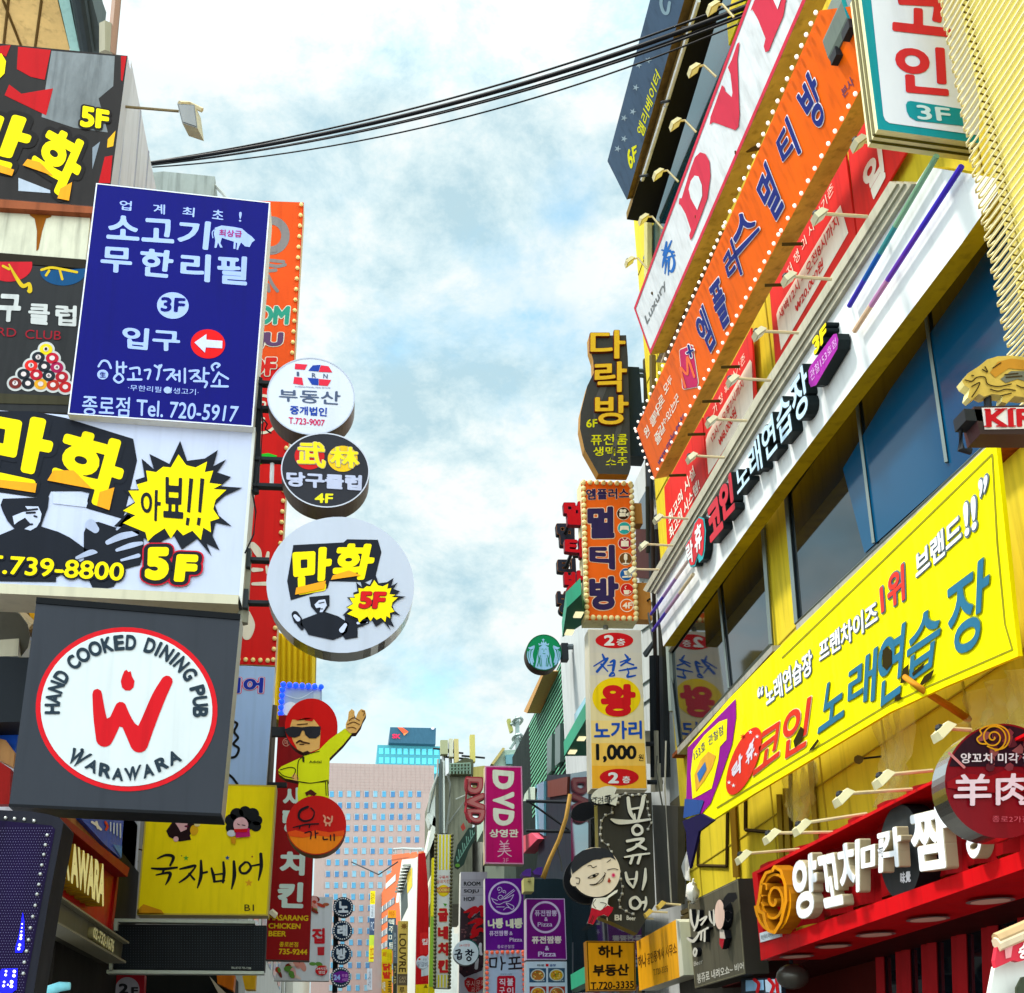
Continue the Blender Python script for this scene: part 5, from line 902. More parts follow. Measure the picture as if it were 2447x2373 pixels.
PG(a, pl, [(84, 95), (150, 68), (190, 62), (165, 30), (250, 32), (272, 80), (262, 130), (240, 165), (200, 188), (160, 178), (205, 150), (165, 105), (120, 130), (95, 150)], PAL, 3); ST(a, pl, [[(175, 75), (230, 72)], [(225, 95), (240, 100)], [(190, 150), (212, 148)], [(160, 60), (245, 50)]], INK, 12, 4)
PG(a, pl, [(545, 200), (570, 140), (640, 130), (760, 170), (850, 90), (930, 190), (935, 330), (910, 410), (800, 440), (740, 550), (700, 560), (600, 555), (560, 470), (545, 380)], INK, 2)
ST(a, pl, [[(590, 150, 70), (620, 180, 50)], [(760, 180, 14), (835, 100, 30)], [(700, 265, 30), (790, 225, 44), (890, 205, 30)], [(760, 315, 20), (850, 285, 34), (920, 270, 22)], [(790, 380, 16), (900, 350, 26)], [(500, 365, 20), (590, 330, 36), (630, 330, 10)]], mat('a8b0cc', .4), 20, 3)
T(a, pl, 'T.739-8800', (-95, 345, 812, 400, 800, 518, -110, 465), YEL, .02, 4, [(INK, .06)])
RDX = mat('c81830', .4); T(a, pl, '5', (948, 300, 1110, 300, 1092, 520, 942, 512), YEL, .07, 5, [(INK, .09), (RDX, .12)]); T(a, pl, 'F', (1150, 345, 1290, 350, 1275, 528, 1128, 524), YEL, .07, 5, [(INK, .09), (RDX, .13)]); th.part('lettering', a)
# ---------------- grey dining pub sign
V('P'); pl = PY(9.4); th = Thing('blade_sign', 'dark grey square sign with a white disc, red ring and red letter W', 'sign'); Q = [(88, 1428), (575, 1468), (529, 1945), (22, 1922)]
DG = mat('34373f', .4, 0, .08); th.part('cabinet', slab(pl, Q, .3, DG, mat('9a988c', .4, .2))); b = MB(); b.prism([pl.at(*p, .012) for p in [(88, 1428), (575, 1468), (573, 1482), (86, 1442)]], (0, .1, 0), mat('101216', .5)); th.part('frame', b); b = MB(); b.prism([pl.at(*p, .004) for p in [(21, 1921), (529, 1944), (529, 1951), (21, 1928)]], (0, .31, 0), mat('17181c', .5)); th.part('frame', b)  # dark strip paints the shadow along the top; dark plate darkens the underside
V('L3'); a = MB(); PG(a, pl, el(822, 1345, 590, 532, 60, rot=4), mat('cc1420', .35), 1); WD = mat('ccd2d6', .35, 0, .06); PG(a, pl, el(822, 1345, 557, 500, 60, rot=4), WD, 2)
ST(a, pl, [[(632, 1245, 62), (650, 1400, 84), (680, 1530, 112)], [(680, 1535, 112), (735, 1450, 84), (785, 1335, 74)], [(785, 1335, 70), (830, 1440, 80), (905, 1570, 116)], [(905, 1570, 116), (960, 1440, 98), (1030, 1270, 90), (1085, 1165, 74)]], RED, 70, 3, res=1.2)
PG(a, pl, [(808, 1100), (822, 1090), (835, 1105), (850, 1100), (858, 1135), (875, 1165), (868, 1205), (845, 1225), (815, 1225), (793, 1205), (785, 1165), (795, 1130)], RED, 3)
DT = mat('24323e', .4); cx, cy = 822, 1345
def arc_text(s_, a0, a1, r0, r1, hgt, inv=False, wf=.5, lay=4):
    wt = [.45 if c == 'I' else .62 if c == ' ' else 1.12 if c in 'WMONG' else .98 for c in s_]; tot = sum(wt)-(wt[0]+wt[-1])/2; acc = 0
    for i, ch in enumerate(s_):
        u_ = acc/tot; acc += (wt[i]+(wt[i+1] if i+1 < len(s_) else 0))/2
        if ch == ' ': continue
        t = R(a0+(a1-a0)*u_); c, sn = math.cos(t), math.sin(t); px, py = cx+r0*c, cy+r1*sn
        nx, ny = c*hgt/2, sn*hgt/2
        if inv: nx, ny = -nx, -ny
        wx, wy = (-sn, c) if not inv else (sn, -c); wd_ = hgt*wf*(1.25 if ch in 'WMO' else .3 if ch == 'I' else 1)/2
        wx, wy = wx*wd_, wy*wd_
        T(a, pl, ch, (px+nx-wx, py+ny-wy, px+nx+wx, py+ny+wy, px-nx+wx, py-ny+wy, px-nx-wx, py-ny-wy), DT, .042, lay)
arc_text('HAND COOKED DINING PUB', 180, 363, 480, 430, 100, False, .68)
for ch, q in (('W', (478, 1595, 605, 1640, 500, 1730, 440, 1690)), ('A', (590, 1665, 650, 1690, 620, 1770, 548, 1725)), ('R', (650, 1690, 740, 1715, 715, 1800, 640, 1780)), ('A', (735, 1725, 805, 1730, 800, 1815, 728, 1805)), ('W', (805, 1730, 920, 1705, 895, 1810, 830, 1815)), ('A', (925, 1715, 985, 1690, 1005, 1775, 935, 1800)), ('R', (1000, 1680, 1075, 1640, 1100, 1725, 1030, 1760)), ('A', (1080, 1630, 1150, 1610, 1185, 1680, 1110, 1720))): T(a, pl, ch, q, DT, .04, 4)
PG(a, pl, el(535, 1612, 12, 12, 12), DT, 4); th.part('lettering', a)
# ---------------- three round signs
def drum(name, label, y, cx, cy, rx, ry, dep, face, side, rot=6):
    t = Thing(name, label, 'sign', 'round signs stacked beside the comic cafe sign'); p = PY(y); b_ = MB(); pts_ = [p.at(*q) for q in el(cx, cy, rx, ry, 56, rot=rot)]; b_.prism(pts_, (0, dep, 0), face, side); t.part('drum', b_); return t, p
V('L5'); WP = mat('c8ccdc', .3, 0, .05); th, pl = drum('round_sign', 'white round estate agent sign with a red and blue emblem, highest of three discs', 9.9, 435, 350, 250, 219, .26, WP, mat('5c4a48', .35, .3))
a = MB(); R2_ = mat('d02840', .4); B2_ = mat('1c3c98', .4)
PG(a, pl, [(345, 165), (415, 170), (400, 200), (343, 196)], R2_); PG(a, pl, [(340, 240), (385, 245), (392, 288), (334, 278)], R2_); PG(a, pl, [(420, 205), (445, 175), (490, 172), (478, 210)], B2_); PG(a, pl, [(415, 245), (478, 250), (478, 288), (440, 284)], B2_); PG(a, pl, [(492, 174), (535, 180), (556, 215), (480, 212)], R2_); PG(a, pl, [(480, 252), (550, 258), (530, 292), (480, 288)], R2_)
GI = mat('485470', .4); T(a, pl, 'I', (354, 210, 368, 211, 26), GI, .03); T(a, pl, 'R', (440, 218, 464, 220, 26), GI, .02); T(a, pl, 'N', (505, 222, 530, 224, 26), GI, .02); T(a, pl, 'INTERNATIONAL REAL ESTATE', (345, 292, 545, 300, 8), GI, 0, res=.6)
T(a, pl, '부동산', (250, 308, 605, 322, 600, 402, 252, 378), GI, .015); T(a, pl, '중개법인', (315, 402, 527, 415, 525, 466, 316, 452), B2_, .03); T(a, pl, 'T.723-9007', (308, 468, 514, 484, 512, 520, 308, 506), mat('c02058', .4), .02); th.part('lettering', a)
b = MB(); ring(b, pl, 435, 350, 250, 219, 6, mat('9ca0b0', .3, .4), 1, 56, 6); th.part('rim', b)
th, pl = drum('round_sign', 'dark round billiard club sign with yellow Chinese characters, middle of three discs', 9.85, 516, 770, 252, 212, .26, mat('2c2c34', .3, 0, .1), mat('504440', .35, .3)); a = MB(); PG(a, pl, el(427, 690, 85, 76, 30), mat('c01c1c', .35)); PG(a, pl, el(615, 705, 85, 74, 30), mat('e0b41c', .35))
T(a, pl, '武', (360, 610, 515, 612, 520, 765, 355, 735), mat('e8d020', .4), .03, 2, [(mat('b8a890', .4), .02)]); T(a, pl, '林', (540, 640, 705, 640, 712, 765, 545, 750), mat('e8d020', .4), .03, 2, [(mat('b8a890', .4), .02)])
LV = mat('b0b4d0', .35); T(a, pl, '당구클럽', (295, 778, 725, 800, 722, 888, 298, 862), LV, .045, 1, [(mat('54566c', .4), .015)]); T(a, pl, '4F', (456, 900, 562, 903, 558, 958, 456, 955), mat('dcd020', .4), .03); th.part('lettering', a); b = MB(); ring(b, pl, 516, 770, 252, 212, 7, mat('a8a8b4', .3, .4), 1, 56, 6); th.part('rim', b)
th, pl = drum('round_sign', 'big white round comic cafe sign with a polished rim, lowest of three discs', 9.75, 601, 1420, 420, 386, .22, mat('b4bacc', .3, 0, .05), CHROME, 8); a = MB()
PG(a, pl, [(335, 1195), (620, 1180), (640, 1162), (815, 1165), (835, 1235), (800, 1380), (745, 1405), (540, 1400), (530, 1440), (430, 1475), (320, 1508), (300, 1400)], INK)
T(a, pl, '만', (328, 1215, 560, 1205, 540, 1450, 340, 1485), YEL, .05, 2); T(a, pl, '화', (585, 1185, 815, 1190, 770, 1392, 548, 1398), YEL, .05, 2); PG(a, pl, [(352, 1440), (520, 1400), (510, 1445), (345, 1480)], OG2, 4); PG(a, pl, [(560, 1370), (650, 1342), (720, 1370), (548, 1395)], OG2, 4)
burst(790, 1515, .43, INK, YEL, 3); T(a, pl, '5F', (712, 1462, 865, 1465, 848, 1562, 705, 1560), mat('c81418', .4), .05, 5, [(INK, .015)])
PG(a, pl, [(425, 1490), (540, 1480), (540, 1540), (515, 1575), (590, 1600), (650, 1640), (640, 1690), (610, 1715), (560, 1735), (420, 1705), (400, 1670), (375, 1650), (380, 1620), (470, 1585), (435, 1545)], INK, 2); PG(a, pl, [(455, 1535), (480, 1510), (515, 1505), (525, 1540), (500, 1578), (485, 1578), (490, 1550), (465, 1555)], PAL, 3); ST(a, pl, [[(480, 1528), (510, 1522)], [(488, 1560), (502, 1560)]], INK, 5, 4)
ST(a, pl, [[(345, 1590, 40), (360, 1620, 50)], [(370, 1645, 30), (385, 1670, 20)]], INK, 30, 2); ST(a, pl, [[(345, 1600, 20), (362, 1618, 26)]], PAL, 20, 3)
PG(a, pl, [(625, 1585), (680, 1570), (760, 1600), (765, 1640), (700, 1665), (700, 1720), (630, 1732), (600, 1690), (630, 1650)], INK, 2); ST(a, pl, [[(660, 1590, 16), (690, 1605, 22)], [(700, 1640, 14), (750, 1632, 16)], [(610, 1680, 30), (630, 1650, 20)], [(720, 1615, 10), (755, 1612, 12)]], PAL, 16, 3); th.part('lettering', a)
b = MB(); BKT = mat('2c3034', .5); V('L5'); pf = PY(10.2)
for y, x0, x1 in ((285, 130, 215), (428, 130, 215), (715, 95, 285), (865, 95, 300), (1285, 60, 200), (1528, 45, 230)): b.box((pf.at(x0, y).x, 10.14, pf.at(x0, y+9).z), (pf.at(x1, y).x, 10.22, pf.at(x0, y-9).z), BKT)
b.tube([pf.at(140, 250), pf.at(118, 900)], .04, BKT, 6); b.tube([pf.at(72, 1230), pf.at(48, 1640)], .05, mat('8a8878', .5), 6); b.tube([pf.at(215, 730), pf.at(212, 850)], .02, WH, 5)
for x, y in ((75, 1290), (62, 1520)): q = pf.at(x, y); b.box((q.x-.08, 10.1, q.z-.09), (q.x+.03, 10.26, q.z+.09), mat('34383a', .5))
b.box((pf.at(40, 1300).x-1.6, 10.28, pf.at(60, 1290).z-.04), (pf.at(60, 1300).x, 10.34, pf.at(60, 1290).z+.04), BKT); single('support_arms', b, 'dark steel arms and post holding the three round signs beside the blue sign', 'bracket')
# ---------------- tall orange and red room bar sign
V('P'); pl = PY(16.6); th = Thing('blade_sign', 'very tall orange over red blade sign edged with small bulbs, behind the discs', 'sign'); RS = mat('c81410', .4, 0, .1); RO_ = mat('d84c14', .4, 0, .1)
th.part('cabinet', slab(pl, [(560, 478), (726, 484), (657, 1590), (490, 1585)], .4, RS, mat('c8a060', .4))); a = MB(); PG(a, pl, [(560, 478), (724, 484), (700, 880), (550, 870)], RO_); GYS = mat('7c7474', .4)
V('L1'); ring(a, pl, 1760, 1530, 120, 125, 55, GYS, 2); PG(a, pl, [(1735, 1620), (1800, 1625), (1790, 1640), (1735, 1640)], GYS, 3); ST(a, pl, [[(1740, 1690), (1840, 1700)], [(1740, 1720), (1800, 1730), (1850, 1720)], [(1740, 1760), (1790, 1755)], [(1740, 1790), (1770, 1850), (1800, 1890)], [(1740, 1850), (1745, 1890)]], GYS, 22, 2)
V('L2'); TW = mat('d8d0c0', .4); T(a, pl, 'ROOM', (1460, 352, 1885, 360, 1872, 482, 1455, 478), mat('2c8c78', .4), .05, 3, [(TW, .035)]); T(a, pl, 'SOJU', (1455, 522, 1842, 530, 1832, 648, 1450, 640), mat('5a3c60', .4), .06, 3, [(TW, .035)]); T(a, pl, 'HOF', (1480, 690, 1798, 692, 1790, 815, 1475, 808), mat('c82018', .4), .05, 3, [(TW, .035)])
ring(a, pl, 1700, 1060, 120, 130, 18, TW, 2); ST(a, pl, [[(1690, 980), (1720, 985), (1715, 1010), (1690, 1005)], [(1690, 1080), (1715, 1090), (1700, 1115)]], TW, 12, 2); PG(a, pl, [(1690, 1320), (1740, 1312), (1800, 1330), (1770, 1365), (1690, 1385)], mat('20b428', .4), 2)
V('L3'); ST(a, pl, [[(1640, 280, 40), (1670, 320, 50), (1690, 370, 20)], [(1740, 330, 20), (1730, 390, 30)], [(1645, 440, 30), (1700, 440, 20)], [(1730, 420, 16), (1735, 460, 16)], [(1640, 532, 20), (1730, 530, 26)], [(1605, 725, 40), (1630, 800, 50), (1600, 870, 50), (1590, 740, 40)]], TW, 30, 2); th.part('lettering', a)
V('P'); b = MB(); b.ball((0, 0, 0), .035, mat('f0d890', .3, var=0), 6, 4); pts = [pl.at(x, y, .03) for x, y in along((720, 492), (653, 1578), 44)]+[pl.at(x, y, .03) for x, y in along((570, 1577), (640, 1580), 5)]; th.many('bulb', b, pts)
V('L1'); b = MB(); b.prism([PY(17.5).at(*p) for p in [(985, 1120), (1060, 1112), (1395, 1145), (1382, 1290), (1000, 1290)]], (0, 1.2, 0), mat('8e9490', .7, 0, .25)); single('roof_tank', b, 'grey tarpaulin covered tank on the roof behind the blue sign', 'tank')
b = MB(); b.tube([PY(17.6).at(1390, 1200), PY(17.6).at(1440, 1250), PY(17.6).at(1470, 1290)], .03, mat('b0b4b0', .5), 5); single('rope', b, 'slack pale rope tied to the grey rooftop tank', 'rope')
# ---------------- pale blue beer sign
V('P'); pl = PY(16.5); th = Thing('blade_sign', 'pale blue blade sign with navy lettering outlined in pink, under the tall orange sign', 'sign'); th.part('cabinet', slab(pl, [(515, 1588), (657, 1594), (636, 1876), (495, 1872)], .35, mat('98b4e0', .35, 0, .06), mat('c0c4c8', .4))); V('L3'); a = MB()
T(a, pl, '비어', (1440, 1140, 1712, 1140, 1705, 1240, 1435, 1240), mat('1c2c98', .4), .04, 1, [(PAL, .03), (mat('d83058', .4), .06)]); ST(a, pl, [[(1500, 1420), (1540, 1440), (1520, 1490), (1545, 1530), (1515, 1570), (1550, 1600), (1530, 1650), (1490, 1660)], [(1480, 1765), (1510, 1790), (1540, 1830)]], BK, 16, 2); th.part('lettering', a)
b = MB(); b.box((pl.at(1770, 1455).x, 16.6, pl.at(1770, 1470).z), (pl.at(1860, 1455).x, 16.7, pl.at(1770, 1445).z), DARK); b.box((pl.at(1735, 1820).x, 16.6, pl.at(1770, 1832).z), (pl.at(1870, 1455).x, 16.7, pl.at(1770, 1805).z), DARK); b.tube([pl.at(1775, 1300)+Vector((0, .15, 0)), pl.at(1745, 1830)+Vector((0, .15, 0))], .05, mat('5a5450', .5), 6); th.part('bracket', b)
# ---------------- yellow beer sign with two cartoon women
V('L4'); pl = PY(15.8); th = Thing('blade_sign', 'square yellow beer sign with black brush letters, stars and two small drinkers', 'sign'); YS = mat('f0d808', .4, 0, .1); th.part('cabinet', slab(pl, [(992, 476), (1850, 495), (1792, 1366), (915, 1360)], .3, YS, mat('b8a878', .5))); a = MB()
b2 = MB(); border(b2, pl, [(992, 476), (1850, 495), (1792, 1366), (915, 1360)], .02, mat('c8b040', .5)); th.part('frame', b2)
ST(a, pl, [[(1055, 985, 10), (1110, 962, 18), (1160, 975, 22), (1140, 1030, 16)], [(1015, 1050, 12), (1090, 1055, 20), (1185, 1045, 14)], [(1095, 1065, 16), (1085, 1085, 12)], [(1045, 1095, 10), (1135, 1080, 20), (1130, 1120, 20), (1108, 1160, 8)],
    [(1205, 1055, 12), (1270, 1040, 20), (1310, 1035, 12), (1255, 1105, 18), (1200, 1145, 10)], [(1265, 1085, 12), (1300, 1125, 16)], [(1345, 1000, 16), (1345, 1100, 24), (1322, 1180, 10)], [(1345, 1085, 14), (1385, 1075, 16)],
    [(1415, 1050, 14), (1430, 1105, 22), (1435, 1140, 16)], [(1495, 1010, 16), (1500, 1080, 22), (1492, 1145, 14)], [(1425, 1095, 10), (1498, 1085, 14)], [(1432, 1140, 14), (1500, 1132, 14)], [(1565, 1005, 18), (1568, 1100, 26), (1550, 1188, 10)],
    [(1640, 1010, 16), (1605, 1045, 18), (1615, 1080, 16), (1650, 1080, 18), (1678, 1045, 18), (1660, 1012, 14), (1635, 1012, 14)], [(1680, 1035, 12), (1735, 1025, 14)], [(1745, 955, 22), (1748, 1040, 24), (1730, 1130, 10)]], BK, 16, 1, res=1.2)
T(a, pl, 'B1', (1635, 1292, 1700, 1292, 44), mat('4a3c10', .4), .01)
for x, y, r_, c in ((1245, 982, 20, '4c9c2c'), (1522, 980, 18, '1c4c90'), (1688, 972, 9, 'a05020'), (1215, 966, 7, '6c5c20'), (1665, 1148, 28, 'e0a01c')): PG(a, pl, star(x, y, r_), mat(c, .4))
for x, y, r_ in ((1550, 780, 40), (1550, 730, 45), (1585, 690, 45), (1640, 672, 40), (1690, 690, 45), (1720, 730, 36), (1712, 770, 36), (1620, 730, 60), (1665, 740, 55), (1535, 785, 24)): PG(a, pl, el(x, y, r_, r_*.95, 20), BK, 1+int(random.random()*3))
FS = mat('d8a8b0', .4); PG(a, pl, el(1612, 762, 50, 52, 24), FS, 5); PG(a, pl, [(1570, 800), (1610, 790), (1670, 785), (1675, 840), (1580, 848)], mat('b8186c', .4), 6); PG(a, pl, [(1565, 790), (1660, 790), (1655, 812), (1570, 812)], RED, 7); PG(a, pl, el(1550, 818, 30, 22, 16), mat('c8ccd8', .4), 6); PG(a, pl, [(1545, 845), (1580, 845), (1575, 890), (1550, 885)], mat('d09010', .4), 6); ST(a, pl, [[(1590, 755), (1602, 762)], [(1622, 762), (1640, 766)]], BK, 6, 6)
PG(a, pl, [(1150, 745), (1310, 750), (1290, 800), (1270, 830), (1280, 860), (1200, 872), (1130, 840), (1112, 800)], mat('241014', .4)); PG(a, pl, [(1172, 745), (1255, 748), (1250, 790), (1210, 808), (1195, 780)], FS, 2); PG(a, pl, el(1300, 795, 28, 34, 16), mat('d8a418', .4), 2); PG(a, pl, el(1320, 758, 20, 14, 14), mat('d8c890', .4), 3); PG(a, pl, el(1178, 855, 18, 18, 12), FS, 2); PG(a, pl, el(1248, 770, 14, 7, 12), mat('601838', .4), 3)
PG(a, pl, [(918, 1330), (960, 1290), (1080, 1330), (1100, 1358), (918, 1358)], mat('d89414', .5, 0, .3)); th.part('lettering', a)
# ---------------- red chicken sign
V('L6'); pl = PY(20); th = Thing('blade_sign', 'dark red chicken and beer blade sign with rounded white Korean letters and yellow print', 'sign'); CHR = mat('8c1014', .4, 0, .1); th.part('cabinet', slab(pl, [(262, 268), (490, 272), (440, 1710), (178, 1704)], .3, CHR, mat('5a4a40', .5))); a = MB(); WCH = mat('c8dcd8', .4)
for s_, q in (('사', (285, 690, 400, 695, 120)), ('랑', (283, 820, 398, 825, 140)), ('치', (268, 1066, 418, 1070, 412, 1212, 266, 1208)), ('킨', (256, 1250, 410, 1252, 404, 1404, 252, 1400))): T(a, pl, s_, q, WCH, .05)
YC = mat('d8b414', .4); T(a, pl, 'MASARANG', (202, 1440, 436, 1446, 434, 1478, 200, 1474), YC, .03); T(a, pl, 'CHICKEN', (202, 1490, 390, 1494, 388, 1526, 200, 1522), YC, .03); T(a, pl, 'BEER', (202, 1536, 306, 1538, 304, 1570, 200, 1568), YC, .03); T(a, pl, '종로본점', (266, 1600, 376, 1602, 374, 1632, 264, 1630), YC, .02); T(a, pl, '735-9244', (262, 1640, 430, 1644, 428, 1678, 262, 1674), YC, .03)
ring(a, pl, 305, 428, 22, 24, 4, mat('c89080', .4)); T(a, pl, '마', (295, 412, 318, 412, 32), mat('c89080', .4), .02); th.part('lettering', a)
b = MB(); b.prism([pl.at(*p, .12) for p in [(205, 1440), (225, 1425), (255, 1450), (240, 1470)]], (0, .1, .05), mat('d8d0b8', .4)); th.part('clip_lamp', b)
# ---------------- red haired cut out figure
pl = PY(15.2); th = Thing('sign_cutout', 'cut out man with round red hair and sunglasses raising two fingers, yellow tracksuit', 'sign'); SKN = mat('d8a860', .4, 0, .06); YT2 = mat('d4dc10', .4, 0, .06); BRK = mat('4a1c14', .5); dv = Vector((0, .16, 0))
b = MB(); b.prism([pl.at(x, y, -.004) for x, y in el(452, 332, 155, 163, 40)], dv, mat('c80c08', .4, 0, .08), BRK); hair = b; th.part('hair', b)
b = MB(); b.prism([pl.at(*p) for p in [(328, 335), (340, 295), (420, 285), (465, 290), (500, 335), (508, 360), (500, 465), (450, 485), (408, 490), (372, 470), (345, 420), (332, 380)]], dv, SKN, BRK); PG(b, pl, [(345, 290), (470, 290), (455, 305), (415, 300), (410, 285), (370, 300)], mat('c80c08', .4), 2); SG = mat('24242c', .25)
PG(b, pl, [(296, 350), (340, 335), (400, 340), (440, 335), (508, 335), (505, 385), (480, 405), (440, 405), (418, 385), (410, 360), (398, 360), (385, 390), (355, 402), (320, 395), (305, 375)], SG, 2); ST(b, pl, [[(365, 432, 8), (385, 420, 12), (405, 428, 10), (440, 435, 8)], [(370, 325), (430, 320)], [(385, 440), (410, 440)]], mat('3c2014', .5), 6, 2); PG(b, pl, [(395, 490), (430, 478), (448, 490), (415, 498)], mat('2c1410', .5), 2); th.part('head', b)
b = MB(); tor = [(405, 510), (440, 498), (500, 470), (560, 410), (650, 345), (690, 378), (640, 440), (560, 520), (556, 655), (520, 665), (440, 665), (375, 655), (300, 640), (262, 615), (258, 590), (275, 570), (330, 545), (395, 515)]
b.prism([pl.at(x, y, -.002) for x, y in tor], dv, YT2, BRK); b.prism([pl.at(x, y, -.002) for x, y in [(380, 660), (440, 668), (552, 655), (556, 740), (556, 800), (375, 800), (370, 720)]], dv, YT2, BRK)
OUT = mat('2a2a10', .5); ST(b, pl, [[(405, 510), (375, 545), (372, 650)], [(380, 660), (450, 668), (552, 650)], [(270, 590), (330, 575), (360, 590), (345, 630)], [(536, 660), (540, 740)], [(548, 658), (552, 740)], [(400, 515), (410, 545)], [(262, 600), (290, 625), (350, 640)], [(420, 500), (500, 480)]], OUT, 5, 1); PG(b, pl, [(398, 515), (412, 512), (412, 545), (402, 545)], OUT, 2); T(b, pl, 'Adidal', (440, 535, 512, 535, 16), OUT, .01, 1); PG(b, pl, [(415, 725), (450, 705), (485, 730), (470, 745), (440, 735), (425, 745)], BRK, 2); th.part('tracksuit', b)
b = MB(); hd = [(655, 320), (668, 290), (672, 250), (690, 232), (706, 245), (709, 298), (728, 250), (745, 232), (768, 240), (775, 265), (755, 300), (745, 330), (715, 372), (680, 375), (655, 350)]
b.prism([pl.at(x, y, .004) for x, y in hd], dv, SKN, BRK); ST(b, pl, [[(675, 300), (700, 285), (735, 300)], [(665, 325), (700, 310), (735, 325)], [(665, 345), (695, 340), (715, 350)], [(708, 275), (712, 290)], [(750, 245), (765, 250), (760, 270)]], mat('6a4420', .5), 5, 3); th.part('hand', b)
b = MB(); b.prism([pl.at(x, y, .004) for x, y in [(335, 630), (355, 605), (380, 640), (370, 655), (345, 650)]], dv, SKN, BRK); th.part('hand', b)
b = MB(); q = pl.at(215, 340); b.box((q.x, q.y+.17, q.z-.06), (pl.at(330, 340).x, q.y+.25, q.z+.06), DARK); th.part('bracket', b)
th = Thing('round_sign', 'round red over orange sign with dark brush letters below the red haired figure', 'sign', None); pl = PY(15.0); b = MB(); b.prism([pl.at(*p) for p in el(481, 915, 177, 174, 48)], (0, .25, 0), mat('b81410', .35, 0, .12), mat('6a4a18', .4)); th.part('drum', b); a = MB()
top = [(x, y) for x, y in el(481, 915, 172, 169, 48) if y > 950]; PG(a, pl, sorted([p for p in top], key=lambda p: math.atan2(p[1]-915, p[0]-481)), mat('e07c10', .35, 0, .1)); PG(a, pl, [(316, 955), (360, 945), (420, 960), (480, 945), (560, 958), (646, 945), (640, 978), (560, 985), (480, 975), (400, 990), (322, 980)], mat('d84c10', .35), 2)
INK2 = mat('1c1018', .4); ST(a, pl, [[(432, 808, 14), (390, 830, 16), (380, 870, 14), (410, 892, 12), (455, 880, 10), (470, 840, 8), (450, 815, 8)], [(345, 930, 6), (420, 912, 10), (495, 908, 8)], [(390, 918), (382, 935)], [(445, 912), (440, 930)], [(415, 962), (450, 955), (448, 995)], [(475, 950), (478, 990)], [(478, 965), (492, 962)], [(522, 985), (525, 1000), (548, 998)], [(565, 975), (566, 1005)], [(586, 970), (588, 1005)]], INK2, 8, 3)
ST(a, pl, [[(525, 860), (535, 875), (530, 895), (550, 905), (570, 895), (575, 865)], [(540, 905), (538, 918)], [(560, 905), (560, 918)], [(548, 870), (560, 880)]], mat('d09078', .4), 10, 3); th.part('lettering', a)
# ---------------- food poster sign, norae discs
pl = PY(22.5); th = Thing('blade_sign', 'white food sign with photos of raw meat and one red syllable behind the chicken sign', 'sign'); th.part('cabinet', slab(pl, [(420, 1335), (578, 1338), (556, 1830), (232, 1828)], .2, mat('ccd0d8', .4), mat('a8a8a4', .5))); a = MB()
for i in range(30):
    x, y = random.uniform(250, 545), random.choice([random.uniform(1725, 1815), random.uniform(1715, 1820), random.uniform(1350, 1420)]); x = max(x, 470) if y < 1500 else x
    PG(a, pl, el(x, y, random.uniform(12, 34), random.uniform(8, 20), 14, rot=random.uniform(0, 90)), mat(random.choice(['b83c2c', 'd08c80', '7c2c20', 'e0c8c0', '5c8c3c', 'd8a0a0', 'a85838']), .4), 1+i*.12)
T(a, pl, '집', (456, 1520, 532, 1520, 92), mat('c01c28', .4), .04, 2); PG(a, pl, [(488, 1632), (530, 1630), (528, 1680), (490, 1680)], mat('c02830', .4), 2); PG(a, pl, el(512, 1770, 36, 30, 24), mat('c81c24', .4), 6); T(a, pl, '24시간', (482, 1750, 545, 1752, 16), WH, .02, 7); T(a, pl, '영업', (495, 1772, 532, 1772, 18), WH, .02, 7); th.part('lettering', a)
for ch, (x, y), w_ in zip(('노', '래', '방', '24'), ((640, 1396), (635, 1534), (630, 1671), (625, 1808)), ('highest navy disc with the first white karaoke syllable', 'navy disc with the second white karaoke syllable', 'navy disc with the third white karaoke syllable', 'lowest navy disc with a magenta patch and the number 24')):
    t = Thing('round_sign', w_+', beside the pink tower', 'sign', 'navy karaoke discs'); p = PY(25); b = MB(); b.prism([p.at(*q) for q in el(x, y, 59, 59, 36)], (0, .2, 0), mat('1c3048', .4), mat('0c141c', .5)); t.part('drum', b); a = MB()
    for k_ in range(24): PG(a, p, el(x+51*math.cos(R(k_*15)), y+51*math.sin(R(k_*15)), 4.2, 4.2, 6), WH)
    if ch == '24':
        PG(a, p, [(x-45, y-20), (x, y-38), (x+46, y-28), (x+46, y+22), (x+5, y+34), (x-40, y+26)], mat('6c1c8c', .4)); T(a, p, '24', (x-42, y-14, x-2, y-14, 32), LB2, .05, 2); T(a, p, '무휴', (x+6, y-18, x+42, y-18, 20), mat('c880d0', .4), .02, 2); T(a, p, '시간', (x+8, y+6, x+42, y+6, 18), mat('c880d0', .4), .02, 2)
    else: PG(a, p, el(x, y, 44, 44, 30), mat('10243c', .4)); T(a, p, ch, (x-30, y-34, x+30, y-34, 68), mat('c8d0dc', .4), .05, 2)
    t.part('lettering', a)
b = MB(); p = PY(25.3); b.tube([p.at(600, 1360), p.at(590, 1901)], .06, DARK, 6); single('sign_post', b, 'dark post behind the navy karaoke discs', 'post')
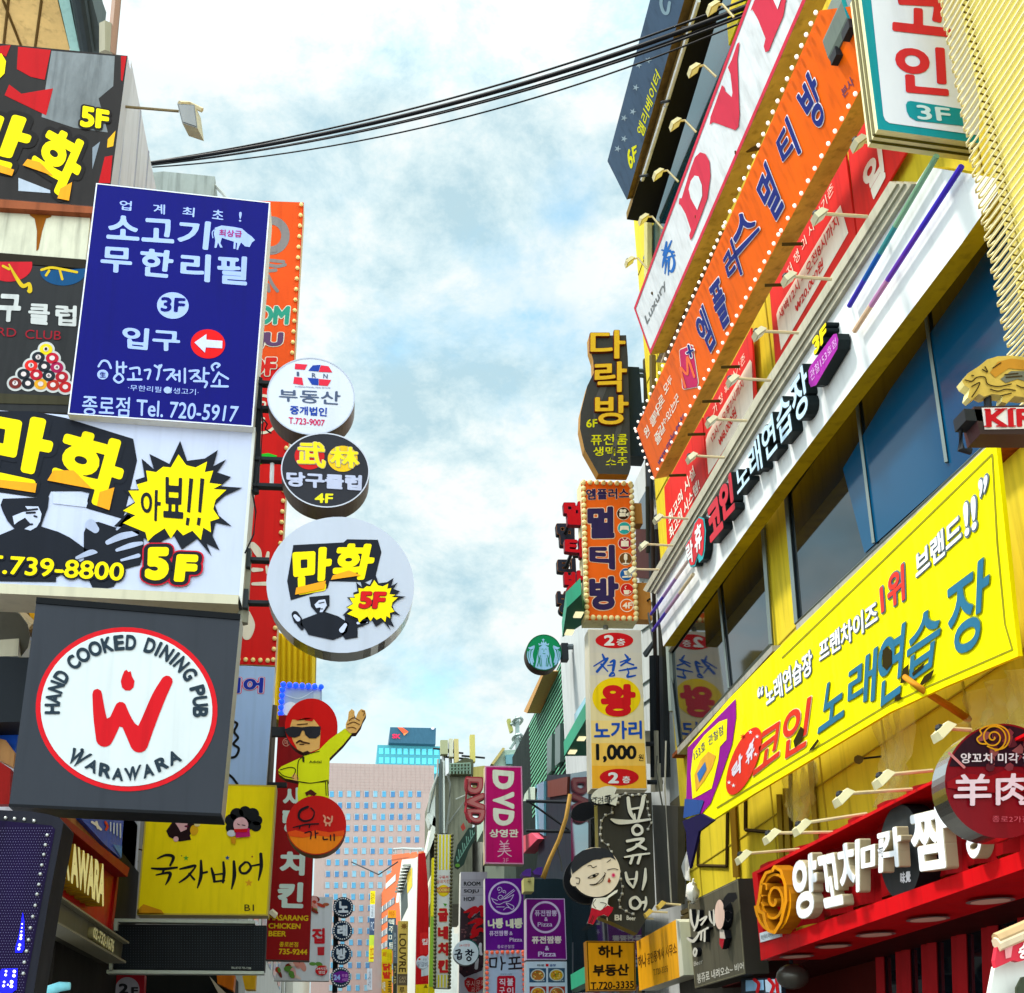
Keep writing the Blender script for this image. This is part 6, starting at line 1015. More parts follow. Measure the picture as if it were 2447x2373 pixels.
# ---------------- yellow fluted awning and blue lit frame
V('L6'); b = MB(); p = PY(26); YA = mat('c8a418', .45, 0, .12); n_ = 14; vs = []
for i in range(n_+1):
    x = 240+(476-240)*i/n_; dy = .12 if i % 2 else 0
    vs += [p.at(x, -215+150*(i/n_)**2, dy), p.at(x-2, 30+20*i/n_, dy), p.at(x-6, 300, dy)]
b.add(vs, [(3*i+k, 3*i+k+1, 3*i+k+4, 3*i+k+3) for i in range(n_) for k in range(2)], YA); b.box((p.at(238, 300).x, 26.15, p.at(238, 300).z), (p.at(470, 300).x, 26.9, p.at(238, -180).z), mat('8a7418', .5)); single('fluted_cladding', b, 'yellow fluted cladding below the big round comic cafe sign', 'cladding')
p = PY(24); th = Thing('window_box', 'glass showcase framed with glowing blue bulbs behind the red haired cut out', 'showcase'); b = MB(); b.prism([p.at(*q) for q in [(275, 92), (514, 105), (508, 400), (270, 400)]], (0, .4, 0), mat('a0b0c8', .2), mat('8090a0', .4)); PG(b, p, [(465, 108), (505, 108), (503, 175), (465, 170)], mat('b8c4cc', .3)); ST(b, p, [[(300, 150), (380, 170), (460, 130)]], mat('c8d4e0', .3), 6, 2); PG(b, p, el(330, 235, 45, 45, 20), WH, 2); th.part('glass', b); b = MB(); b.ball((0, 0, 0), .06, mat('1840e8', .2, var=0, emit=1.2), 7, 5); th.many('bulb', b, [p.at(x, y, .05) for x, y in along((288, 92), (510, 106), 7)+along((282, 122), (272, 262), 5)])
# ================================================================ lower left
V('L4'); pl = PY(8.3); th = Thing('led_screen', 'dark rounded LED screen with violet pixels and blue glowing shapes, lower left corner', 'screen'); LC = mat('1a1420', .4, 0, .2); th.part('cabinet', slab(pl, [(-150, 655), (200, 668), (330, 690), (400, 712), (425, 745), (330, 1240), (212, 1960), (-150, 1960)], .35, mat('20202a', .4, 0, .2), mat('0e0e14', .5))); a = MB(); PG(a, pl, [(-150, 715), (345, 765), (370, 790), (150, 1960), (-150, 1960)], mat('160830', .5, 0, .3)); th.part('screen', a)
a = MB(); DOT = mat('5c5678', .3, var=0)
for j in range(62):
    y = 780+j*18.4
    for i in range(22):
        x = -20+i*17.5-j*1.2+(8 if j % 2 else 0)
        if x < 355-(y-780)*.187 and x > -30: PG(a, pl, [(x, y), (x+5.5, y), (x+5.5, y+5), (x, y+5)], DOT, 2)
th.part('pixel', a, kind='stuff'); a = MB(); EB = mat('1414e0', .3, var=0, emit=1.0); EW = mat('c8c0ff', .3, var=0, emit=2.0)
PG(a, pl, [(155, 1345), (165, 1400), (165, 1590), (150, 1615), (105, 1615), (105, 1585), (130, 1500)], EB, 3); PG(a, pl, [(15, 1725), (120, 1720), (115, 1860), (-30, 1960), (-30, 1800)], EB, 3)
for x, y, r_ in ((152, 1425, 5), (150, 1450, 5), (147, 1475, 6), (145, 1500, 9), (143, 1522, 9), (135, 1565, 10), (130, 1590, 10), (45, 1740, 8), (42, 1765, 9), (100, 1742, 11), (97, 1770, 11), (32, 1812, 8), (28, 1838, 9), (82, 1812, 12), (80, 1840, 12), (57, 1830, 6)): PG(a, pl, el(x, y, r_, r_, 8), EW, 4)
th.part('glowing_shape', a)
a = MB(); a.ball((0, 0, 0), .012, GALV, 6, 4); th.many('rivet', a, [pl.at(x, y, .01) for x, y in ((40, 715), (100, 720), (165, 725), (230, 735), (318, 830), (306, 895), (295, 960), (282, 1030), (272, 1090), (262, 1160), (250, 1225), (238, 1300), (222, 1375), (205, 1450), (193, 1530), (180, 1605), (165, 1680), (158, 1755))])
# red facade sign with glowing cream letters
pl = PX(-2.5); th = Thing('facade_sign', 'red facade sign with thick cream letters seen edge on, right of the LED screen', 'sign'); FR = mat('a80c10', .4, 0, .15); th.part('cabinet', slab(pl, [(250, 705), (400, 815), (767, 1100), (722, 1468), (335, 1216), (220, 1140)], .05, FR))
b = MB(); b.prism([pl.at(*p, .14) for p in [(240, 640), (412, 775), (782, 1048), (765, 1108), (400, 822), (235, 700)]], (-.15, 0, 0), mat('8a1410', .45)); b.prism([pl.at(*p, .03) for p in [(767, 1100), (780, 1075), (760, 1280), (735, 1470), (722, 1468)]], (-.1, 0, 0), mat('8a1410', .45)); th.part('frame', b)
a = MB(); T(a, pl, 'AWARA', (345, 870, 598, 1035, 580, 1310, 345, 1150), mat('f0e8a0', .4, emit=.15), .05, 1, (), .16, mat('a88018', .5), 1.5); T(a, pl, 'WAR', (180, 760, 335, 862, 335, 1140, 180, 1045), mat('f0e8a0', .4, emit=.15), .05, 1, (), .16, mat('a88018', .5)); th.part('raised_letters', a)
pl = PX(-2.35); th = Thing('facade_strip', 'grey metal strip with a raised phone number under the red facade sign', 'sign'); b = slab(pl, [(200, 1140), (335, 1222), (825, 1548), (805, 1682), (300, 1392), (180, 1320)], .3, mat('5a5848', .4, .3, .2), mat('3a3830', .5)); th.part('strip', b); b = MB()
for q in ([(200, 1135), (335, 1217), (828, 1545), (826, 1556), (335, 1230), (200, 1146)], [(180, 1312), (300, 1385), (806, 1672), (805, 1686), (300, 1398), (180, 1326)]): b.prism([pl.at(*p, .06) for p in q], (-.2, 0, 0), mat('8a8670', .4, .3))
th.part('trim', b); a = MB(); T(a, pl, '02-732-1676', (590, 1440, 732, 1535, 722, 1618, 582, 1512), mat('d8d4a8', .4), .03, 1, (), .05, mat('8a845c', .5)); th.part('raised_letters', a)
pl = PX(-2.5); b = slab(pl, [(420, 640), (545, 640), (800, 985), (745, 1000), (415, 760)], .1, mat('a87848', .6, 0, .2)); b.prism([pl.at(*p) for p in [(735, 980), (800, 985), (795, 1010), (740, 1015)]], (-.1, 0, 0), mat('3a2c20', .6)); single('canopy_board', b, 'tan sloping board above the red facade sign', 'board')
pl = PX(-2.45); th = Thing('facade_sign', 'bright blue facade panel with white print, tucked above the tan board', 'sign'); th.part('cabinet', slab(pl, [(545, 620), (835, 640), (808, 984), (700, 890), (545, 722)], .06, mat('1448c0', .35, 0, .12))); a = MB(); ST(a, pl, [[(610, 740), (640, 760), (670, 790)], [(640, 740), (650, 780)]], WH, 16, 2); ST(a, pl, [[(700, 740), (715, 770), (705, 790)]], RED, 16, 2)
for i in range(4): ST(a, pl, [[(735+i*22, 745+i*3), (735+i*22, 800+i*14)]], mat('b8c8e8', .4), 10, 2)
PG(a, pl, [(750, 890), (812, 900), (808, 980)], mat('3c7cc8', .4), 2); th.part('lettering', a)
b = MB(); b.box((-6, 11.86, 0), (XL+.04, 16.3, 4.6), mat('16120e', .7)); b.box((-6, 14.9, 0), (-2.62, 16.2, 5.2), mat('1c1814', .7)); b.box((-6, 11.9, 0), (-2.9, 12.1, 8.8), mat('3c2c20', .7)); single('recess_wall', b, 'shop recess wall coloured dark for its shade, under the grey phone number strip', 'shop front')  # near-black colour carries the shade of the shop interior
# led board with rails
pl = PY(14.6); th = Thing('led_board', 'long black LED board held between pale rails under the yellow beer sign', 'screen'); th.part('cabinet', slab(pl, [(778, 1425), (1782, 1432), (1768, 1736), (760, 1732)], .25, mat('14181c', .35, 0, .2), mat('24282c', .5))); b = MB(); RLG = mat('9ca498', .45, .2)
for q in ([(745, 1390), (1705, 1404), (1706, 1424), (745, 1412)], [(640, 1732), (1768, 1742), (1767, 1762), (640, 1756)], [(768, 1412), (795, 1412), (790, 1470), (766, 1470)], [(735, 1690), (755, 1690), (752, 1740), (735, 1740)]): b.prism([pl.at(*p, .06) for p in q], (0, .15, 0), RLG)
th.part('rail', b); a = MB(); T(a, pl, 'BILLIE 02 735-7288', (1550, 1708, 1680, 1712, 14), mat('a8b0a8', .4), .0, 2)
a2 = MB(); D2 = mat('3a444a', .4, var=0)
for j in range(16):
    for i in range(54): x, y = 800+i*18, 1445+j*17.5; PG(a2, pl, [(x, y), (x+4, y), (x+4, y+4), (x, y+4)], D2)
th.part('pixel', a2, kind='stuff'); th.part('lettering', a)
pl = PY(15.2); th = Thing('floor_sign', 'red floor sign with 2F in a grey circle at the bottom left', 'sign'); th.part('cabinet', slab(pl, [(745, 1764), (968, 1764), (960, 1960), (730, 1960)], .15, mat('8c1420', .4, 0, .15))); a = MB(); PG(a, pl, el(852, 1862, 82, 84, 30), mat('8a868c', .4)); T(a, pl, '2', (795, 1820, 860, 1822, 70), BK, .04, 2); T(a, pl, 'F', (878, 1845, 925, 1845, 50), BK, .04, 2); th.part('lettering', a)
b = MB(); pl = PY(10.5); b.tube([pl.at(270, 1920), pl.at(330, 1868), pl.at(400, 1842), pl.at(470, 1838)], [.05, .045, .04, .03], mat('7cc8d8', .35, emit=.1), 8); single('tube_light', b, 'pale cyan curved tube at the bottom edge beside the LED screen', 'light', smooth=True)
b = MB(); pl = PY(15.0); b.prism([pl.at(*p) for p in [(620, 1775), (745, 1780), (735, 1960), (615, 1960)]], (0, .3, 0), mat('4a4840', .6)); single('shutter', b, 'narrow olive grey shutter left of the red floor sign', 'shutter'); b = MB(); b.prism([PY(18).at(*p) for p in [(960, 1764), (1560, 1764), (1560, 1960), (960, 1960)]], (0, 1, 0), mat('1a1c1c', .6)); single('shutter', b, 'wide dark shutter beneath the black LED board', 'shutter')
b = MB(); pl = PY(17.5)
for q, m_, l_ in (([(1450, 1765), (1570, 1765), (1560, 1870), (1455, 1820)], 'c86c14', 'small orange shop board below the black LED board'), ([(1400, 1770), (1455, 1830), (1590, 1960), (1500, 1960)], 'b8b0a0', 'slanted pale shop board beside the small orange one, bottom edge'), ([(1620, 1770), (1710, 1755), (1705, 1860), (1640, 1860)], 'd8a81c', 'small yellow shop board at the bottom edge, under the red chicken sign')): b = MB(); b.prism([pl.at(*p) for p in q], (0, .3, 0), mat(m_, .45, 0, .2)); single('shop_board', b, l_, 'sign')
# clutter left of the grey pub sign
V('L3'); pl = PY(11.2); th = Thing('air_conditioner', 'pale air conditioning unit on the wall left of the grey pub sign', 'air conditioner'); b = MB(); b.prism([pl.at(*p) for p in [(-200, 780), (130, 795), (115, 1000), (-200, 1000)]], (0, .5, 0), mat('b4ac98', .5, 0, .15), mat('bcc4d0', .4)); th.part('casing', b); b = MB(); b.tube([pl.at(-20, 860, .01), pl.at(-20, 870, .03)], .3, mat('5a5850', .5), 16); th.part('fan_grille', b)
b = MB(); pl = PY(11.0); b.prism([pl.at(*p) for p in [(-200, 1000), (215, 1008), (150, 1425), (-200, 1432)]], (0, .4, 0), mat('20242a', .5)); single('equipment_box', b, 'black box between the air conditioner and the grey pub sign', 'box')
b = MB(); pl = PY(11.6); b.prism([pl.at(*p) for p in [(-200, 585), (245, 600), (235, 860), (120, 800), (-200, 790)]], (0, .2, 0), mat('6a4c28', .6, 0, .3)); th = Thing('rear_wall', 'brown wall with a beige pipe below the broad comic cafe sign', 'wall'); th.part('wall_panel', b); b = MB(); b.prism([pl.at(*p, .05) for p in [(172, 655), (240, 610), (232, 800), (205, 760)]], (0, .05, 0), mat('d89c10', .5)); th.part('yellow_board', b); b = MB(); b.tube([pl.at(-20, 640, .1), pl.at(120, 720, .1), pl.at(230, 830, .1)], .05, mat('b8a07c', .5), 6); th.part('pipe', b)
b = MB(); pl = PX(-2.55); b.prism([PY(11.4).at(*p) for p in [(-150, 1436), (132, 1436), (95, 1618), (30, 1560), (-150, 1540)]], (0, .1, 0), mat('1c54c8', .4)); single('shop_board', b, 'blue board at the left edge beside the grey pub sign', 'sign'); b = MB(); b.prism([PY(11.3).at(*p) for p in [(-150, 1500), (38, 1545), (95, 1625), (85, 1720), (-150, 1600)]], (0, .1, 0), mat('b08050', .5, 0, .2)); single('shop_board', b, 'tan sloping board at the left edge under the small blue board', 'board'); b = MB(); b.prism([PY(11.2).at(*p) for p in [(-150, 1590), (70, 1730), (60, 1960), (-150, 1960)]], (0, .1, 0), mat('8c1410', .5, 0, .2)); single('shop_awning', b, 'red awning at the left edge under the tan sloping board', 'awning')
b = MB(); pl = PY(17); V('L4'); b.prism([pl.at(*p) for p in [(825, 730), (1000, 735), (975, 890), (822, 880)]], (0, .8, 0), mat('8c8c84', .5)); single('balcony', b, 'small grey balcony between the blue panel and the yellow beer sign', 'balcony'); b = MB(); b.prism([pl.at(*p) for p in [(822, 892), (970, 892), (950, 1010), (860, 1010)]], (0, .3, 0), mat('d8c890', .5)); single('wall_panel_board', b, 'cream board under the small grey balcony beside the yellow beer sign', 'board')
b = MB(); pl = PY(16.4); b.tube([pl.at(910, 1010), pl.at(900, 960), pl.at(915, 920), pl.at(960, 930)], [.03, .02, .015, .01], mat('4a2c1c', .7), 5); b.tube([pl.at(900, 960), pl.at(880, 900)], .012, mat('4a2c1c', .7), 4); b.tube([pl.at(912, 925), pl.at(890, 908)], .01, mat('4a2c1c', .7), 4); single('bare_plant', b, 'bare brown twigs on the ledge left of the yellow beer sign', 'plant')
# ================================================================ overhead cables
V('A')
def cable(pts, r, label, n=28):
    b_ = MB(); P_ = []
    for i in range(n+1):
        t = i/n*(len(pts)-1); k_ = min(int(t), len(pts)-2); P_.append(t)
    xs = [p[0] for p in pts]; ys = [p[1] for p in pts]; co = np.polyfit(xs, ys, 2); y0, y1 = 17.2, 9.5
    Q_ = []
    for i in range(n+1):
        x = xs[0]+(xs[-1]-xs[0])*i/n; Q_.append(PY(y0+(y1-y0)*i/n).at(x, float(np.polyval(co, x))))
    b_.tube(Q_, r, mat('141418', .5), 6); single('overhead_cable', b_, label, 'cable', 'cables strung across the street', smooth=True)
cable([(288, 312), (800, 215), (1490, -12)], .03, 'thickest black cable crossing the sky')
cable([(290, 316), (830, 218), (1500, -6)], .014, 'thin black cable hugging the underside of the thickest one')
cable([(290, 316), (700, 250), (1480, 8)], .014, 'slack cable hanging just under the main bundle')
cable([(292, 320), (760, 255), (1500, 8)], .011, 'lowest thin cable under the main bundle')
cable([(288, 310), (900, 178), (1480, -22)], .014, 'uppermost thin cable of the bundle crossing the sky')
# ================================================================ far end of the street
V('M1'); pl = PY(170); PK = mat('a08e88', .6, 0, .06); th = Thing('office_tower', 'huge pink granite office tower with rows of small blue windows at the street end', 'building')
def pk(x, y): return pl.at(x, y)
b = slab(pl, [(-60, 346), (728, 366), (700, 2300), (-120, 2300)], 40, PK); th.part('wall', b)
fr, wn = MB(), MB(); WB1 = glass('3c88ac', 'sky_blue_window', .15, .3); WB2 = glass('6c9cb0', 'pale_blue_window', .15, .3); WB3 = glass('2c6a98', 'deep_blue_window', .15, .3)
frame_m = mat('c0a8a4', .5, 0, .05); k_ = 0
row = 0; y = 558; wlist = []
while y < 1900:
    for c_ in range(-2, 11):
        x = 93+c_*58.8-(y-558)*.047
        if x > 660-(y-558)*.02: continue
        wlist.append((x, y))
    y += 77; row += 1
# windows that stay hidden behind nearer signs and walls are left out
wlist = [(x, y) for x, y in wlist if not (x < -10) and not (x > 470 and y > 930) and not (x > 400 and y > 1120) and not (x > 330 and y > 1230) and not (x > 300 and y > 1400)]
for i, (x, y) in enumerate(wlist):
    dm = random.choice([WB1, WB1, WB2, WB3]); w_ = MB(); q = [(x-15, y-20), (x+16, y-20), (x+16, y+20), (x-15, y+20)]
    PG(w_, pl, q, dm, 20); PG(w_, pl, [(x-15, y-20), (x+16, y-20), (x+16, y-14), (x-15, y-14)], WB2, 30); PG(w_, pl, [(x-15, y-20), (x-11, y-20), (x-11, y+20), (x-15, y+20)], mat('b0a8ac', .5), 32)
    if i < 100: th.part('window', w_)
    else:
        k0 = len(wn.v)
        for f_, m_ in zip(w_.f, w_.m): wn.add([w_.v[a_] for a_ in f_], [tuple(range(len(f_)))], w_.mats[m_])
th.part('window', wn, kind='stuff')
a = MB()
for i in range(9): PG(a, pl, [(-60, 372+i*20), (727, 388+i*20), (727, 389+i*20), (-60, 373+i*20)], mat('a08884', .6), 15)
for i in range(24): x = -20+i*31; PG(a, pl, [(x, 352), (x+1.2, 352), (x+1.2, 540), (x, 540)], mat('a08884', .6), 15)
th.part('joint', a)
pl = PY(260); th = Thing('office_tower', 'teal glass tower with a dark crown and a red logo, behind the pink tower', 'building'); TG = mat('4a94a0', .35, 0, .1); b = slab(pl, [(345, 226), (770, 236), (765, 420), (335, 410)], 30, TG); b.prism([pl.at(*p, 2) for p in [(428, 124), (735, 130), (732, 238), (420, 228)]], (0, 25, 0), mat('34586c', .35, 0, .12)); th.part('wall', b); a = MB(); WC = glass('48c0d8', 'cyan_window', .15, .4)
for j in range(3):
    for i in range(10): x, y = 368+i*41.5, 268+j*62+i*.8; w_ = MB(); PG(w_, pl, [(x-14, y-20), (x+15, y-20), (x+15, y+20), (x-14, y+20)], WC, 20); th.part('window', w_)
T(a, pl, 'SK', (440, 172, 498, 174, 494, 205, 440, 203), mat('d02c50', .4), .05, 600); PG(a, pl, [(475, 128), (510, 130), (550, 158), (515, 172)], mat('e05838', .4), 610); PG(a, pl, [(515, 172), (550, 160), (520, 185)], mat('e8884c', .4), 612); PG(a, pl, el(712, 136, 12, 9, 12), mat('c8c0d0', .4), 620); th.part('emblem', a)
# orange brick block and neighbours on the right
V('M1'); th = Thing('brick_building', 'stepped orange brick block with ribbon windows, right of the pink tower', 'building'); pl = PX(6.0); OB = mat('c86438', .6, 0, .1)
b = slab(pl, [(330, 1305), (400, 1175), (402, 1108), (440, 1085), (442, 968), (640, 945), (660, 2300), (322, 2300)], 8, OB); th.part('wall', b)
for k_ in range(7):
    y0 = 1345+k_*82; a = MB(); sl = .78-.055*k_; x0 = 332-k_*2; x1 = 462
    ya = y0+8; yb_ = y0+8-(x1-x0)*sl; P_ = [(x0, ya), (x1, yb_), (x1, yb_+44), (x0, ya+36)]; PG(a, pl, P_, GLASSP, 12)
    for t in (.2, .4, .6, .8): x = x0+(x1-x0)*t; y = ya+(yb_-ya)*t; PG(a, pl, [(x-2, y), (x+2, y), (x+2, y+38), (x-2, y+38)], mat('e0d8d0', .4), 20)
    th.part('window', a)
a = MB(); PG(a, pl, [(402, 1165), (470, 1098), (470, 1142), (402, 1200)], mat('c8ccc8', .4), 12); PG(a, pl, [(440, 1000), (560, 980), (560, 985), (440, 1005)], mat('a05028', .5), 12); th.part('parapet', a)
b = MB(); q = [pl.at(x, y) for x, y in ((455, 960), (455, 930), (520, 925), (600, 930), (650, 930))]; b.tube(q, .12, mat('98a0a0', .5), 5)
for x in (470, 520, 570, 620): b.tube([pl.at(x, 960), pl.at(x, 928)], .1, mat('98a0a0', .5), 4)
th.part('railing', b)
def stack(label, pl, segs, depth=.3, side='8a8878', name='strip_sign'):
    t = Thing(name, label, 'sign'); x0, y0 = segs[0][0][0]; b_ = MB(); q0 = segs[0][0]; q1 = segs[-1][0]; b_.prism([pl.at(*q0[0]), pl.at(*q0[1]), pl.at(*q1[2]), pl.at(*q1[3])], -pl.n*depth, mat(segs[0][1], .4), mat(side, .5)); t.part('cabinet', b_); a_ = MB()
    for q, h_, *tx in segs:
        PG(a_, pl, q, mat(h_, .4, 0, .1))
        for s_, qq, hh, bb in tx: T(a_, pl, s_, qq, mat(hh, .4), bb, 2, res=1.2)
    t.part('lettering', a_); return t
def col(x0, x1, ys, lean=0): return [[(x0+lean*(a_-ys[0]), a_), (x1+lean*(a_-ys[0]), a_), (x1+lean*(b_-ys[0]), b_), (x0+lean*(b_-ys[0]), b_)] for a_, b_ in zip(ys, ys[1:])]
c_ = col(297, 330, (1212, 1302, 1395, 1510, 1580, 1690), -.025); stack('thin strip of yellow, grey and green blade signs against the brick block', PY(88), [(c_[0], 'e8d018', ('홍콩반', (300, 1220, 325, 1220, 72), '8a5c10', .0)), (c_[1], 'b8bcc4', ('당구클럽', (316, 1310, 316, 1385, 304, 1385, 304, 1310), '485060', 0)), (c_[2], '3c4c68', ('PC', (300, 1420, 322, 1420, 60), 'b0b8c8', 0)), (c_[3], 'b8c83c'), (c_[4], 'e0cc28', ('호프', (295, 1590, 320, 1590, 80), 'b86c14', .02))])
c_ = col(274, 308, (1735, 1880)); stack('small pale grey blade sign low against the pink tower', PY(92), [(c_[0], 'b4b8c4', ('노래방', (280, 1745, 300, 1745, 120), '6c7080', 0))])
c_ = col(415, 470, (1342, 1395, 1615, 1700), -.01); stack('blue and orange blade sign stack in front of the brick block', PY(60), [(c_[0], 'e8941c', ('맥주', (425, 1350, 462, 1350, 34), 'c85c14', 0)), (c_[1], '24485c', ('맥', (420, 1402, 458, 1402, 44), 'e0dcc8', .02), ('주', (420, 1450, 458, 1450, 44), 'e0dcc8', .02), ('미', (420, 1505, 456, 1505, 44), 'e0dcc8', .02), ('트', (420, 1560, 456, 1560, 40), 'e0dcc8', .02)), (c_[2], 'c86c2c')])
c_ = col(372, 442, (1605, 1690, 1815, 1960), -.0); stack('yellow blade sign with red patches at the bottom of the brick block', PY(52), [(c_[0], 'e8cc10', ('30년', (380, 1620, 405, 1620, 34), 'd8541c', .02), ('전통', (410, 1630, 440, 1630, 50), 'c8a010', 0)), (c_[1], 'e0b414', ('닭', (380, 1700, 436, 1700, 50), 'd03018', .05), ('발', (380, 1755, 436, 1755, 50), 'd03018', .05)), (c_[2], 'd8a018', ('포', (415, 1820, 440, 1820, 40), '3c3018', .02), ('차', (415, 1865, 440, 1865, 40), '3c3018', .02), ('마운', (378, 1825, 398, 1825, 60), 'd8e0d8', .02))])
c_ = col(450, 480, (1440, 1700, 1960), 0); stack('narrow dark grey blade sign left of the gold sign', PY(50), [(c_[0], '5c6670', ('호텔예약', (470, 1490, 470, 1660, 455, 1660, 455, 1490), 'b8c0c8', 0)), (c_[1], '3c3c30', ('PUB', (470, 1720, 470, 1840, 455, 1840, 455, 1720), 'c0a860', 0))])
c_ = col(484, 552, (1415, 1772, 1850, 1960), -.012); stack('gold blade sign with upright dark capital lettering', PY(48), [(c_[0], 'c8a850', ('LOUVRE', (540, 1500, 537, 1762, 488, 1760, 492, 1500), '4a3818', .02)), (c_[1], '5a4c38', ('CAFE', (492, 1790, 540, 1790, 20), 'b09870', 0), ('BAR', (492, 1815, 535, 1815, 18), 'b09870', 0)), (c_[2], 'c09c48', ('루', (492, 1860, 528, 1860, 44), '4a3818', .02))])
a = MB(); pl = PY(48); t_ = Thing('sign_ornament', 'brown flower ornament at the top of the gold sign with upright capitals', 'ornament'); PG(a, pl, star(524, 1450, 26, 12, 8), mat('7c5820', .4), 4); t_.part('flower', a)
# white ribbed parapet building + long red sign
pl = PX(5.6); th = Thing('ribbed_building', 'white building with a ribbed cornice between the brick block and the red strip', 'building'); b = slab(pl, [(512, 1000), (592, 992), (660, 960), (660, 2300), (505, 2300), (500, 1400), (492, 1280)], 4, mat('c4c4bc', .55, 0, .1)); th.part('wall', b)
for k_ in range(9): a = MB(); x, y = 556-k_*7, 1035+k_*22; a.prism([pl.at(x, y, .02), pl.at(x+14, y-4, .02), pl.at(x+16, y+8, .02), pl.at(x+2, y+13, .02)], (-.5, 0, 0), mat('6c7068', .5)); th.part('cornice_rib', a)
a = MB(); PG(a, pl, [(512, 1000), (556, 1030), (500, 1210), (488, 1290), (470, 1290), (490, 1140)], mat('dcdcd4', .5), 6); PG(a, pl, [(505, 1240), (545, 1150), (550, 1320), (505, 1415)], mat('3c4440', .5), 6); PG(a, pl, [(545, 1100), (580, 1050), (580, 1180), (548, 1230)], mat('d0b028', .5), 6); th.part('window', a)
c_ = col(608, 690, (1010, 1490, 1640, 1960), -.0); c_[0] = [(622, 958), (668, 950), (690, 1000), (690, 1490), (608, 1490), (612, 1050)]
t_ = Thing('strip_sign', 'long plain red blade sign with small white letters lower down', 'sign'); pl = PY(40); t_.part('cabinet', slab(pl, [(622, 960), (668, 952), (690, 1225), (690, 1640), (688, 1960), (602, 1960), (610, 1480)], .4, mat('b81014', .4, 0, .12), mat('8c1014', .5))); a = MB(); PG(a, pl, [(632, 1495), (688, 1490), (688, 1640), (630, 1640)], mat('cc2020', .4)); PG(a, pl, [(640, 1690), (688, 1640), (688, 1780), (640, 1790)], mat('b8c0c4', .4)); T(a, pl, '킬', (644, 1535, 684, 1533, 42), mat('e0ccc8', .4), .02, 2); T(a, pl, '리', (640, 1785, 684, 1783, 48), mat('c02018', .4), .04, 2); T(a, pl, '코', (640, 1850, 684, 1848, 44), mat('c02018', .4), .04, 2); PG(a, pl, [(600, 1845), (720, 1838), (720, 1960), (600, 1960)], mat('e0c010', .4), 3); PG(a, pl, [(655, 1866), (672, 1840), (684, 1868)], mat('7c6810', .4), 4); t_.part('lettering', a)
t_ = Thing('round_sign', 'small white round chicken rib sign in front of the long red strip', 'sign'); pl = PY(36); b = MB(); b.prism([pl.at(*p) for p in el(650, 1693, 42, 44, 30)], (0, .2, 0), mat('d0d8e0', .35), mat('8a9098', .5)); T(b, pl, '닭갈비', (615, 1690, 682, 1690, 34), mat('485878', .4), .0); T(b, pl, '춘천', (650, 1668, 676, 1668, 14), mat('686878', .4), 0); PG(b, pl, el(628, 1672, 8, 6, 10), RED); t_.part('drum', b)
t_ = Thing('blade_sign', 'plain yellow over green blade sign behind the striped chicken sign', 'sign'); pl = PY(37); t_.part('cabinet', slab(pl, [(712, 990), (736, 985), (730, 1960), (692, 1960)], .3, mat('e0cc10', .4), mat('8a8818', .5))); a = MB(); PG(a, pl, [(705, 1385), (728, 1385), (726, 1860), (694, 1860)], mat('8cb43c', .4)); PG(a, pl, [(712, 1230), (730, 1260), (728, 1370), (706, 1380)], mat('e8dc28', .4), 2); t_.part('lettering', a)
# striped chicken sign
pl = PY(33); th = Thing('blade_sign', 'tall white chicken sign with yellow striped ends and red Korean letters', 'sign'); th.part('cabinet', slab(pl, [(735, 828), (852, 832), (832, 1870), (726, 1866)], .3, mat('d4d4cc', .4), mat('6c6c40', .5))); a = MB(); YG2 = mat('dccc18', .4)
for i in range(5):
    x = 738+i*23; PG(a, pl, [(x, 832), (x+13, 832), (x+11, 1070), (x-2, 1070)], YG2); x = 730+i*21.5; PG(a, pl, [(x, 1778), (x+12, 1778), (x+11, 1864), (x-1, 1864)], YG2)
RG = mat('c01c20', .4); T(a, pl, '구워서', (758, 1108, 822, 1106, 24), RG, .02); T(a, pl, '굽네치킨', (742, 1136, 830, 1134, 26), mat('c86c50', .4), .02); PG(a, pl, el(790, 1210, 40, 40, 24), mat('e0c018', .4)); PG(a, pl, [(742, 1190), (838, 1186), (836, 1222), (744, 1222)], mat('c86040', .4), 2); T(a, pl, 'GOOBNE', (746, 1196, 834, 1194, 22), mat('e8d060', .4), .03, 3)
for s_, y in (('굽', 1330), ('네', 1450), ('치', 1560), ('킨', 1675)): T(a, pl, s_, (752, y, 822, y, 90), RG, .07, 2, [(mat('e8d8a0', .4), .03)])
PG(a, pl, [(788, 1295), (815, 1300), (800, 1318)], mat('4c9c2c', .4), 2); th.part('lettering', a); b = MB(); b.ball((0, 0, 0), .05, mat('5c5840', .3, var=0), 6, 4); th.many('bulb', b, [pl.at(x, y, .03) for x, y in along((738, 835), (729, 1860), 42)+along((848, 838), (829, 1864), 42)])
